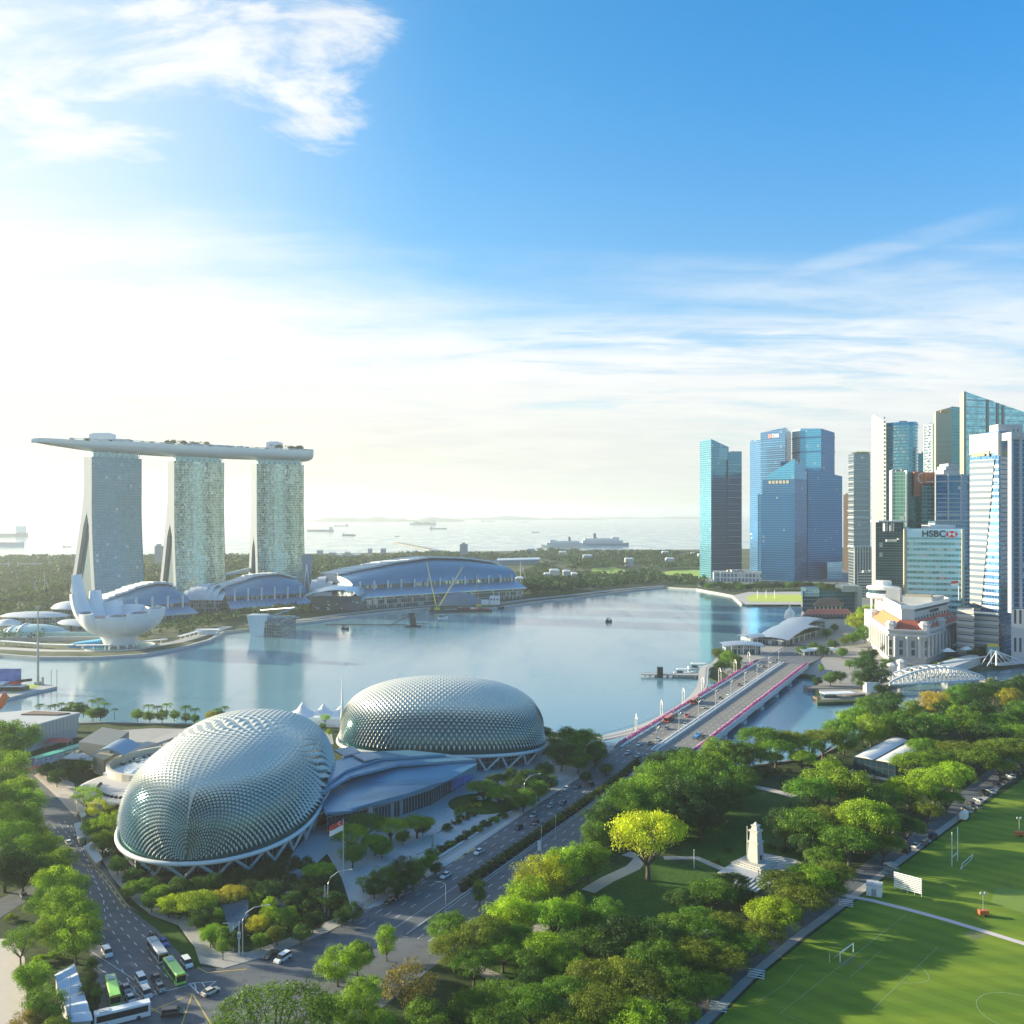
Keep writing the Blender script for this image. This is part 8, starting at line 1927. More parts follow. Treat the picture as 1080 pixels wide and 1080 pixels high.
for a in ((113, 1007, 'van', 'white', ca, 'white pickup on the sunlit verge left of the cross road', 'van', 'van'), (149, 1036, 'van', 'white', ca, 'white van waiting left of the black car', 'van', 'van'), (154, 1050, 'van', 'silver', ca, 'pale van at the front of the left queue', 'van', 'van'), (165, 1034, 'sedan', 'black', ca, 'black car waiting between vans and the green bus'), (169, 1044, 'sedan', 'grey', ca, 'grey car at the stop line'),
          (173, 996, 'sedan', 'blue', ca, 'bright blue car behind the grey bus'), (197, 1018, 'van', 'white', ca, 'white minivan by the kerb beside the green bus', 'minivan', 'van'), (133, 1045, 'sedan', 'grey', ca, 'grey car between the left green bus and the vans'), (138, 1056, 'sedan', 'silver', ca, 'silver car between the coach and the left green bus'), (162, 990, 'sedan', 'black', ca, 'black car behind the grey bus'),
          (72, 890, 'sedan', 'white', ca+math.pi, 'white car alone at the top of the cross road'), (25, 946, 'sedan', 'grey', 2.2, 'grey car on the slip road at the left edge'), (182, 1071, 'van', 'black', .25, 'black people carrier crossing the yellow box', 'people_carrier', 'van'), (222, 1048, 'sedan', 'cream', .9, 'pale taxi half hidden by the great tree', 'taxi')): on_cr(*a)
on_cr(166, 1008, 'bus', 'silver', ca, 'grey bus with orange display behind the green bus', 'city_bus', 'bus'); on_cr(184, 1030, 'bus', 'green', ca, 'lime green bus at the stop line on the right', 'city_bus', 'bus')
on_cr(119, 1051, 'bus', 'green', ca-.12, 'lime green bus on the left beside the pleated roof', 'city_bus', 'bus'); on_cr(129, 1077, 'coach', 'white', .50, 'long white coach turning across the bottom of the junction', 'coach', 'coach')
# parked along the field road
rr = random.Random(9); BD = Vector((.66, .75)).normalized(); BN = Vector((.75, -.66)).normalized(); fa = math.atan2(BD.y, BD.x)
cols = ['black', 'white', 'grey', 'navy', 'black', 'silver', 'black', 'white', 'navy', 'grey', 'white', 'black', 'silver', 'grey']
for i, (px, py) in enumerate(((956, 899), (966, 893), (975, 890), (984, 884), (1024, 849), (1032, 845), (1038, 838), (1045, 836), (1052, 829), (1060, 825), (1066, 820), (1073, 816), (1020, 856), (1030, 852))):
    k = 'van' if i % 3 == 0 else 'sedan'
    vehicle(k, cols[i], G(px, py, 2.12), fa+(.9 if i > 3 else 0), '%s %s parked under the trees by the field, %s from the near end' % (cols[i].replace('navy', 'dark blue'), 'van' if k == 'van' else 'car', ORD[i]), 'parked_car', 'vehicles parked under the trees by the field')
# planted boat: white box truck by the field
q = G(1017, 865); root = thing('box_truck', 'small white box truck at the field edge under the tree row', 'truck', q)
mb = MB(o=(q.x, q.y, 2), a=fa); mb.box(-2.2, 1.6, -1.1, 1.1, .8, 3.2); mb.build('cargo_box', m_white, root); mb = MB(o=(q.x, q.y, 2), a=fa); mb.box(1.75, 3.1, -1, 1, .5, 2.2); mb.build('cab', m_dark, root)
for x_ in (-1.4, 2.3):
    for sg in (-1, 1): mb = MB(o=(q.x, q.y, 2), a=fa); mb.tube([(x_, sg*.95-.12, .4), (x_, sg*.95+.12, .4)], .4, 0, 10); mb.build('wheel', m_tyre, root)
for lst in (car_p, bus_p):
    for r_ in lst.values():
        for ch in list(r_.children): bpy.data.objects.remove(ch)
        bpy.data.objects.remove(r_)

# ================================================================ park and field furniture
q = G(797, 911, 2.2); root = thing('memorial_tower', 'tall pale stone war memorial tower on its terrace in the park', 'memorial', q)
m_cen = mat('memorial_stone', (.46, .44, .40), .75, var=.2, scale=.4)
def sq(x, y, h): return [(x-h, y-h), (x+h, y-h), (x+h, y+h), (x-h, y+h)]
mb = MB(o=(q.x, q.y, 0), a=.75)
for i, h in enumerate((6.0, 5.2, 4.4)): mb.prism(sq(0, 0, h), 2.2+i*.35, 2.55+i*.35)
mb.build('stepped_base', m_cen, root)
mb = MB(o=(q.x, q.y, 0), a=.75); mb.prism(sq(0, 0, 2.0), 3.25, 9.5, top_poly=sq(0, 0, 1.65)); mb.prism(sq(0, 0, 1.95), 9.5, 10); mb.prism(sq(0, 0, 1.5), 10, 13.2, top_poly=sq(0, 0, 1.35)); mb.build('shaft', m_cen, root)
mb = MB(o=(q.x, q.y, 0), a=.75); mb.prism(sq(0, 0, 1.75), 13.2, 13.7); mb.prism(sq(0, 0, 1.1), 13.7, 15, top_poly=sq(0, 0, .9)); mb.prism(sq(0, 0, 1.2), 15, 15.3); mb.prism(sq(0, 0, .6), 15.3, 16.2, top_poly=sq(0, 0, .2)); mb.build('cap', m_cen, root)
for sg in (-1, 1): mb = MB(o=(q.x, q.y, 0), a=.75); mb.box(-.5, .5, sg*2.0-.1, sg*2.0+.1, 4, 5.5); mb.build('bronze_plaque', m_dark, root)
mb = MB()
def stair(px, w_, n_, lab, ang, name='terrace_steps'):
    q = G(*px, 2.2); root = thing(name, lab, 'steps', q)
    for k in range(n_): mb = MB(o=(q.x, q.y, 0), a=ang); mb.box(-w_/2, w_/2, k*1.3, k*1.3+1.0, 2.05, 2.4+.18*k); mb.build('step', m_roofw, root)
stair((822, 914), 8, 5, 'striped stone steps on the right side of the memorial terrace', .2); stair((803, 937), 9, 6, 'striped stone steps at the front of the memorial terrace', .9); stair((838, 918), 7, 4, 'short flight of stone steps at the right corner of the memorial terrace', .2)
for (px, py, h_, lab) in ((788, 910, 12, 'thin white flagpole left of the memorial tower'), (857, 909, 8, 'thin white flagpole right of the memorial terrace'), (732, 916, 6, 'short white lamp post by the park path'), (601, 1023, 3, 'small grey marker post on the park lawn')):
    q = G(px, py); mb = MB(); mb.tube([(q.x, q.y, 2), (q.x, q.y, 2+h_)], [.14, .08], 0, 6); mb.lathe(q.x, q.y, [(.01, 2+h_), (.2, 2.15+h_), (.01, 2.35+h_)], 0, 8); tag(mb.build('flagpole' if 'flag' in lab else 'post', m_white), lab, 'pole')
# goals
def bars(root, name, segs, r, m):
    for a, b_ in segs: mb = MB(); mb.tube([a, b_], r, 0, 6); mb.build(name, m, root)
a, b_ = G(886, 1015), G(900, 1005); root = thing('football_goal', 'white football goal on the goal line of the near pitch', 'goal', a)
bars(root, 'goal_frame', [(a, a+Vector((0, 0, 2.6))), (b_, b_+Vector((0, 0, 2.6))), (a+Vector((0, 0, 2.6)), b_+Vector((0, 0, 2.6)))], .11, m_white)
bk_ = Vector((-1.6, 1.5, 0)); mb = MB()
for k in range(9): p_ = a.lerp(b_, k/8); mb.tube([p_+Vector((0, 0, 2.6)), p_+bk_], .02, 0, 3)
for k in range(5): mb.tube([a+bk_*(k/4)+Vector((0, 0, 2.6*(1-k/4))), b_+bk_*(k/4)+Vector((0, 0, 2.6*(1-k/4)))], .02, 0, 3)
mb.build('net', m_roofw, root)
a, b_ = G(1004, 914), G(1010, 908); root = thing('rugby_posts', 'tall white rugby posts at the field edge', 'goal', a)
h1 = Vector((0, 0, 11.5)); bars(root, 'upright', [(a, a+h1), (b_, b_+h1)], .13, m_white); bars(root, 'crossbar', [(a+Vector((0, 0, 3)), b_+Vector((0, 0, 3)))], .1, m_white)
a, b_ = G(1013, 917), G(1024, 907); root = thing('tipped_goal', 'small goal frame lying tipped over beside the rugby posts', 'goal', a)
bars(root, 'goal_frame', [(a, b_), (a, a+Vector((1.2, 1.0, 1.6))), (b_, b_+Vector((1.2, 1.0, 1.6))), (a+Vector((1.2, 1, 1.6)), b_+Vector((1.2, 1, 1.6)))], .09, m_white)
for i, (px, py) in enumerate(((875, 1015),)):
    q = G(px, py); mb = MB(); mb.tube([(q.x, q.y, 2), (q.x, q.y, 4.4)], .06, 0, 5); tag(mb.build('corner_post', m_white), 'thin white post behind the football goal', 'pole')
# sight screen, kit box, floodlight trailers
a, b_ = G(943, 938), G(972, 946); root = thing('sight_screen', 'white slatted sight screen standing on the grass by the field path', 'screen', a); d = (b_-a).normalized()
mb = MB()
for k in range(9): mb.tube([a+Vector((0, 0, 1.0+k*.55)), b_+Vector((0, 0, 1.0+k*.55))], .2, 0, 4)
mb.build('slats', m_white, root)
mb = MB()
for k in range(5): p_ = a.lerp(b_, k/4); mb.tube([p_, p_+Vector((0, 0, 5.6))], .1, 0, 4); mb.tube([p_+Vector((0, 0, 4)), p_+Vector((.8, 1.8, 0))], .08, 0, 4)
mb.build('frame', m_roofw, root)
q = G(922, 944); root = thing('kit_shed', 'white metal box shed at the start of the field path', 'shed', q)
mb = MB(o=(q.x, q.y, 2), a=-.45); mb.box(-2.2, 2.2, -1.5, 2.6, .1, 3.3); mb.build('walls', m_white, root); mb = MB(o=(q.x, q.y, 2), a=-.45); mb.box(-2.35, 2.35, -1.65, 2.75, 3.3, 3.45); mb.build('roof', m_roofw, root); mb = MB(o=(q.x, q.y, 2), a=-.45); mb.box(-.7, .7, -1.56, -1.5, .2, 2.4); mb.build('door', m_greyclad, root)
q = G(940, 928); root = thing('scaffold_stack', 'dark stack of scaffold frames between the tree and the sight screen', 'scaffold', q)
mb = MB(o=(q.x, q.y, 2), a=.4)
for k in range(4):
    for x_, y_ in ((-1.5, -1.5), (1.5, -1.5), (1.5, 1.5), (-1.5, 1.5)): mb.tube([(x_, y_, k*1.3), (x_*.93, y_*.93, (k+1)*1.3)], .08, 0, 4)
    mb.box(-1.6, 1.6, -1.6, 1.6, k*1.3+1.2, k*1.3+1.3)
mb.build('frame', m_steel, root)
for px, py, lab in ((1037, 966, 'mobile floodlight mast on an orange trailer in the middle of the field'), (1075, 882, 'mobile floodlight mast on an orange trailer at the right edge')):
    q = G(px, py); root = thing('floodlight_trailer', lab, 'floodlight', q, 'mobile floodlights on the field'); mb = MB(); mb.box(q.x-1.3, q.x+1.3, q.y-.7, q.y+.7, 2.5, 3.7); mb.build('generator', mat('trailer_orange', (.55, .13, .04), .5), root)
    mb = MB(); mb.tube([(q.x, q.y, 3.7), (q.x, q.y, 8.5)], .1, 0, 5); mb.build('mast', m_steel, root); mb = MB(); mb.cbox(q.x-.6, q.y, 8.7, .6, .3, .6); mb.cbox(q.x+.6, q.y, 8.7, .6, .3, .6); mb.cbox(q.x, q.y, 8.3, 1.8, .1, .1); mb.build('lamp_heads', m_roofw, root)
    for sg in (-1, 1): mb = MB(); mb.tube([(q.x+.3, q.y+sg*.75, 2.35), (q.x+.3, q.y+sg*.9, 2.35)], .35, 0, 8); mb.build('wheel', m_tyre, root)
for px, py, lab in ((892, 957, 'white slatted bleacher bench just below the field path'), (797, 1033, 'white slatted bleacher bench in the middle of the field edge'), (757, 1068, 'white slatted bleacher bench at the bottom edge of the field')):
    q = G(px, py); root = thing('bleacher', lab, 'bleacher', q, 'bleachers along the field edge')
    for k in range(4): mb = MB(o=(q.x, q.y, 2), a=fa-1.57+.35); mb.box(-2.1, 2.1, k*.75, k*.75+.38, .45+k*.28, .53+k*.28); mb.build('seat_plank', m_white, root)
    mb = MB(o=(q.x, q.y, 2), a=fa-1.57+.35); [mb.tube([(x_, 0, .1), (x_, 2.7, 1.3)], .05, 0, 4) for x_ in (-1.8, 0, 1.8)]; mb.build('frame', m_steel, root)
# glass walled event pavilion with two pale roofs
root = thing('event_pavilion', 'dark framed glass pavilion with two pale vaulted roof bays in the riverside park', 'pavilion', G(935, 820))
zt_ = 9.5; R0, R1, R2, R3 = [G(a, b_, zt_) for a, b_ in ((901, 797), (947, 806), (980, 784), (925, 783))]
R0, R1, R2 = G(900, 798, zt_), G(945, 806, zt_), G(981, 785, zt_); R3 = R0+(R2-R1)
mb = MB(); mb.prism([tuple(v[:2]) for v in (R0, R1, R2, R3)], 2.4, zt_-.3); mb.build('glass_walls', facade('pavilion_glass', (.02, .06, .09), (.03, .035, .04), 3.2, 2.6, .1, .1, .12, .4, .03, .4, .05), root)
mb = MB(); mb.prism(offset([tuple(v[:2]) for v in (R0, R1, R2, R3)], .5), zt_-.3, zt_+.1); mb.build('roof_frame', m_dark, root)
for k in (0, 1):
    a0, a1 = R0.lerp(R1, k*.5+.03), R0.lerp(R1, k*.5+.47); e0, e1 = R3.lerp(R2, k*.5+.03), R3.lerp(R2, k*.5+.47); rows = []
    for i in range(9):
        t = i/8; h_ = .8*math.sin(math.pi*t); p0, p1 = a0.lerp(a1, t), e0.lerp(e1, t); rows.append([(*p0.lerp(p1, j/10)[:2], zt_+.15+h_) for j in range(11)])
    mb = MB(); mb.grid(rows, 0)
    mb.face([r_[0] for r_ in rows], 0); mb.face([r_[-1] for r_ in rows], 0)
    mb.build('vaulted_roof', mat('membrane_white', (.66, .64, .62), .35, var=.08, scale=.4), root, smooth=True, ang=40)
mb = MB(); mb.prism(offset([tuple(v[:2]) for v in (R0, R1, R2, R3)], 2), 2.05, 2.6); mb.build('plinth', m_roofw, root)
for px, py, w_, lab in ((985, 758, 7, 'small tan hipped roof hut among the riverside trees'), (1045, 718, 6, 'pale hut roof near the right end of the white bridge')):
    q = G(px, py+8); root = thing('park_hut', lab, 'hut', q); mb = MB(); mb.prism(sq(q.x, q.y, w_*.7), 2, 5.5); mb.build('walls', m_cream, root); mb = MB(); mb.prism(sq(q.x, q.y, w_), 5.5, 9, top_poly=sq(q.x, q.y, 1)); mb.build('hipped_roof', mat('tan_roof', (.45, .36, .28), .8, var=.1), root)
# blue-white canopies under the park trees
for px, py, lab in ((745, 1000, 'pale blue canopy roof half hidden by trees on the park road'), (690, 1072, 'round pale canopy under the trees at the bottom of the park'), (562, 968, 'small curved white shelter among trees beside the park lawn')):
    q = G(px, py); root = thing('park_canopy', lab, 'canopy', q); mb = MB(); mb.lathe(q.x, q.y, [(4.6, 5), (3.6, 5.7), (2, 6.2), (.1, 6.4)], 0, 14); mb.build('roof', mat('canopy_blue_white', (.50, .57, .66), .5), root, smooth=True); mb = MB(); [mb.cyl(q.x+3.6*math.cos(a), q.y+3.6*math.sin(a), 2, 5.2, .12, 0, 5) for a in (0, 1.57, 3.14, 4.71)]; mb.build('posts', m_lampg, root)
# plaza details: circular lawn, low walls, benches
q = G(508, 848); mb = MB(); mb.lathe(q.x, q.y, [(13.5, 2.13), (13.5, 2.35), (.1, 2.5)], 0, 36); struct(mb.build('plaza_lawn_circle', m_dgrass))
for (px, py, lab) in (((515, 838), 0, 'pale round disc bench, uppermost on the lawn circle'), ((525, 846), 0, 'pale round disc bench at the right of the lawn circle'), ((507, 844), 0, 'pale round disc bench in the middle of the lawn circle')):
    q = G(*px); root = thing('disc_bench', lab, 'bench', q, 'disc benches on the lawn circle'); mb = MB(); mb.lathe(q.x, q.y, [(.6, 2.4), (.6, 2.8), (2.6, 2.9), (2.6, 3.15), (.1, 3.2)], 0, 20); mb.build('disc', mat('disc_teal', (.30, .42, .40), .5), root)
for i, (a_, b2_) in enumerate((((462, 906), (540, 856)), ((440, 902), (462, 890)), ((455, 883), (492, 858)))):
    mb = MB(); strip(mb, [G(*a_), G(*b2_)], .8, 2.6, 0, .5); tag(mb.build('planter_wall', m_roofw), ('long low white wall between the planting beds and pavement', 'short low white wall at the left of the plaza', 'low white wall beside the upper planting bed')[i], 'low wall')
# people on the plaza and pavements
m_skin = mat('skin', (.35, .2, .13), .6); CL = [mat('cloth_%s' % n, c, .8) for n, c in (('white', (.65, .65, .65)), ('blue', (.05, .1, .3)), ('red', (.45, .05, .05)), ('black', (.03, .03, .03)), ('khaki', (.3, .25, .15)))]
def person(px, py, a, top, legs, label, z=2.14, stride=.22):
    q = G(px, py, z); o = thing('person', label, 'person', q)
    me = bpy.data.meshes.new('body'); V = [(0, 0, .95), (0, 0, 1.2), (0, 0, 1.45), (0, 0, 1.58), (0, 0, 1.72), (.1, stride*.5, .5), (.1, stride, .06), (.1, stride+.14, .04), (-.1, -stride*.5, .5), (-.1, -stride, .06), (-.1, -stride+.14, .04), (.22, 0, 1.42), (.27, -.1, 1.15), (.25, .02, .9), (-.22, 0, 1.42), (-.27, .1, 1.15), (-.25, .16, .92)]
    E_ = [(0, 1), (1, 2), (2, 3), (3, 4), (0, 5), (5, 6), (6, 7), (0, 8), (8, 9), (9, 10), (2, 11), (11, 12), (12, 13), (2, 14), (14, 15), (15, 16)]
    rd = [.15, .14, .16, .06, .11, .075, .05, .04, .075, .05, .04, .06, .045, .035, .06, .045, .035]
    me.from_pydata(V, E_, []); ob = bpy.data.objects.new('body', me); COL.objects.link(ob); md = ob.modifiers.new('s', 'SKIN'); 
    for i_, r_ in enumerate(rd): me.skin_vertices[0].data[i_].radius = (r_, r_)
    me.skin_vertices[0].data[0].use_root = True; ob.modifiers.new('u', 'SUBSURF').levels = 1
    bpy.context.view_layer.update(); m2 = bpy.data.meshes.new_from_object(ob.evaluated_get(bpy.context.evaluated_depsgraph_get())); bpy.data.objects.remove(ob)
    for m_ in (top, legs, m_skin): m2.materials.append(m_)
    for p_ in m2.polygons: zc = p_.center.z; p_.material_index = 2 if zc > 1.52 or (abs(p_.center.x) > .2 and zc < 1.0) else (0 if zc > .92 else 1)
    b2 = bpy.data.objects.new('body', m2); COL.objects.link(b2); b2.parent = o
    mb = MB(); mb.lathe(0, 0, [(.02, 1.84), (.09, 1.81), (.12, 1.74), (.11, 1.68)], 0, 10); hr = mb.build('hair', m_dark, None); hr.parent = o; o.rotation_euler = (0, 0, a)
for a in ((471, 857, 1.0, CL[0], CL[1], 'person in white top walking on the plaza in front of the foyer'), (455, 868, 2.5, CL[2], CL[3], 'person in red top crossing the plaza left of the planting beds'), (407, 935, .6, CL[3], CL[3], 'person in black walking on the avenue pavement near the plaza steps'), (605, 824, 2.1, CL[4], CL[1], 'person in khaki walking on the pavement near the bridge'),
          (160, 961, 1.2, CL[0], CL[3], 'person in white top on the corner pavement beside the cross road'), (528, 880, 2.2, CL[1], CL[4], 'person in blue top on the pavement beside the planting beds'), (800, 923, .4, CL[2], CL[1], 'person in red top standing on the memorial terrace'), (668, 771, 1.8, CL[3], CL[1], 'person in black walking on the curved footbridge')): person(*a, z=4.25 if 'footbridge' in a[-1] else 2.16)

# ================================================================ left edge: stand on the floating platform
q = G(5, 727, 1.6); root = thing('grandstand_stage', 'stage with blue poster wall and red white awnings on the floating platform', 'stage', q)
mb = MB(); mb.box(q.x-60, q.x+9, q.y+2, q.y+4, 2, 15); mb.build('poster_wall', mat('poster_blue', (.16, .22, .50), .6, var=1.2, scale=.12), root)
mb = MB(); mb.box(q.x-60, q.x+16, q.y-6, q.y+1, 1.6, 4); mb.build('stage_base', m_dark, root)
mb = MB()
for k in range(5): mb.box(q.x-30+k*9, q.x-24+k*9, q.y-7, q.y, 5+.3*k, 6.6+.2*k, k % 2)
mb.box(q.x-30, q.x+15, q.y-6, q.y, 4.2, 4.9, 1); mb.build('awning', [m_red, m_white], root)
mb = MB(); mb.tube([(q.x+8, q.y, 7), (q.x+18, q.y, 8)], 1.0, 0, 6); mb.build('dark_canopy', m_dark, root)
q = G(40, 722, 1.6); root = thing('tall_mast', 'very tall thin grey mast at the tip of the floating platform', 'mast', q); mb = MB(); mb.tube([(q.x, q.y, 1.6), (q.x, q.y, ZT(641, q.y))], [.9, .45], 0, 8); mb.build('pole', m_steel, root); mb = MB(); mb.cbox(q.x, q.y, 2.6, 3.5, 3.5, 2); mb.build('base', m_conc, root); mb = MB(); mb.cbox(q.x, q.y, ZT(641, q.y), 3, 1.2, 1.6); mb.build('lamp_cluster', m_steel, root)
q = G(45, 722.5, 1.6); mb = MB(); mb.cyl(q.x, q.y, 1.6, 7, .9, 0, 8); tag(mb.build('mooring_post', m_steel), 'short grey post beside the tall mast on the platform', 'post')
for px in (54, 60): q = G(px, 724, .5); mb = MB(); mb.tube([(q.x, q.y, -1), (q.x, q.y, 12)], .22, 0, 5); tag(mb.build('mooring_pole', m_roofw), 'thin white pole in the water off the platform tip, %s one' % ('left' if px == 54 else 'right'), 'pole')
q = G(0, 765); root = thing('orange_sculpture', 'orange red sculpture peeking over the metal hall at the left edge', 'sculpture', q)
mb = MB(); mb.tube([(q.x-6, q.y, 2), (q.x-3, q.y, 12), (q.x+1, q.y, 15), (q.x+3, q.y, 19), (q.x+5, q.y, 17)], [3, 3.5, 2.6, 1.8, .5], 0, 8); mb.build('figure', mat('sculpture_orange', (.7, .15, .04), .5), root, smooth=True); mb = MB(); mb.cbox(q.x-4, q.y, 3, 10, 8, 2); mb.build('plinth', m_conc, root)
# expressway bridge arcs in the far-left wood
for x0, x1, lab in ((-20, 9, 'far left pale flyover arch in the hazy gardens'), (19, 52, 'pale flyover arch second from the left in the hazy gardens')):
    Yb = 1900; root = thing('flyover_arch', lab, 'arch', at(x0, Yb)); mb = MB(); mb.tube([(PX(x0+(x1-x0)*k/10, Yb), Yb, 2+ (ZT(598, Yb)-2)*(.75+.45*math.sin(math.pi*k/10))) for k in range(11)], 1.6, 0, 6); mb.build('arch_rib', m_roofw, root); mb = MB(); mb.tube([(PX(x0, Yb), Yb, 16), (PX(x1, Yb), Yb, 16)], 1.3, 0, 5); mb.build('deck', m_roofw, root)
    [(lambda m: (m.tube([(PX(x_, Yb), Yb, 2), (PX(x_, Yb), Yb, 20)], 1.4, 0, 5), m.build('pylon', m_roofw, root)))(MB()) for x_ in (x0, x1)]
for px, Yb, w_, ty, lab in ((166, 2000, 6, 576, 'distant grey block between the first two hotel towers'), (489, 2350, 8, 574, 'distant grey block above the tree belt behind the exhibition hall')):
    root = thing('distant_block', lab, 'building', at(px, Yb)); X_ = PX(px, Yb); mb = MB(); mb.box(X_-w_*Yb/F/2, X_+w_*Yb/F/2, Yb, Yb+20, 2, ZT(ty, Yb)); mb.build('walls', m_greyclad, root)
    mb = MB(); mb.box(X_-4, X_+4, Yb+4, Yb+12, ZT(ty, Yb), ZT(ty, Yb)+4); mb.build('roof_plant', m_roofg, root)
# elevated link bridge between towers
P0, P1 = at(236, 1330, 30), at(272, 1370, 40); mb = MB(); mb.tube([P0, P1], 3.2, 0, 6); tag(mb.build('link_bridge', m_hull), 'pale enclosed link bridge between the middle and right hotel towers', 'link bridge')
# causeway at far right of hall
P0, P1 = at(524, 2100, 9), at(570, 2150, 10); root = thing('far_roof', 'long pale blue roof beyond the right end of the exhibition hall', 'building', (P0.x, P0.y, 2)); mb = MB(); mb.prism([P0[:2], P1[:2], (P1.x, P1.y+90), (P0.x, P0.y+90)], 9, 13); mb.build('roof', m_canopy, root); mb = MB(); mb.prism([(P0.x+3, P0.y+3), (P1.x-3, P1.y+3), (P1.x-3, P1.y+80), (P0.x+3, P0.y+80)], 2, 9); mb.build('walls', m_greyclad, root)
# small white buildings in the green belt
rr = random.Random(4)
for i, (px, py, w_) in enumerate(((350, 588, 7), (358, 590, 5), (366, 588, 5), (376, 590, 8), (337, 585, 6), (390, 584, 4), (404, 585, 5), (585, 611, 10), (598, 612, 8), (577, 613, 6), (606, 614, 6), (707, 595, 9), (722, 590, 7), (732, 588, 6), (739, 590, 5), (702, 589, 7), (620, 593, 10), (664, 597, 9), (560, 585, 8), (594, 587, 8), (438, 588, 8), (457, 586, 8), (540, 624, 8), (548, 621, 8))):
    q = G(px, py); s_ = w_*q.y/F; root = thing('small_building', 'small pale building in the distant green belt, %s from the left' % '@', 'building', q, 'small buildings in the distant green belt'); root['px'] = px
    h_ = rr.uniform(6, 12)+5; mb = MB(); mb.box(q.x-s_/2, q.x+s_/2, q.y, q.y+14, 2, 2+h_); mb.build('walls', m_roofw if i % 3 else m_greyclad, root); mb = MB(); mb.prism([(q.x-s_/2-1, q.y-1), (q.x+s_/2+1, q.y-1), (q.x+s_/2+1, q.y+15), (q.x-s_/2-1, q.y+15)], 2+h_, 2+h_+2.5, top_poly=[(q.x-s_/3, q.y+4), (q.x+s_/3, q.y+4), (q.x+s_/3, q.y+10), (q.x-s_/3, q.y+10)]); mb.build('roof', m_white, root)
sb = sorted([o for o in S.objects if o.type == 'EMPTY' and o.name.startswith('small_building')], key=lambda o: o['px'])
for i, o in enumerate(sb): o['label'] = o['label'].replace('@', ORD[i]); del o['px']
# masts on the far side
for i, (px, py, h_) in enumerate(((549, 618, 40), (37, 632, 24), (47, 632, 32), (735, 578, 30), (726, 579, 22))):
    q = G(px, py); mb = MB(); mb.tube([(q.x, q.y, 2), (q.x, q.y, 2+h_)], [.8, .4], 0, 5); mb.tube([(q.x, q.y, 1+h_), (q.x+h_*.3, q.y, 3)], .25, 0, 4); tag(mb.build('tall_mast', m_roofw), ('white stay mast at the right end of the exhibition hall', 'shorter white mast behind the flat roofs at the far left', 'taller white mast behind the flat roofs at the far left', 'pale crane mast near the sea left of the teal towers', 'shorter pale crane mast by the sea left of the teal towers')[i], 'mast')
# flag masts on waterfront lawn
for i, px in enumerate((799, 808, 817)):
    q = G(px, 632); mb = MB(); mb.tube([(q.x, q.y, 2.7), (q.x, q.y, 14)], .35, 0, 5); tag(mb.build('lawn_mast', m_white), '%s of three thin white masts on the waterfront lawn' % ('left', 'middle', 'right')[i], 'mast', 'three masts on the waterfront lawn')

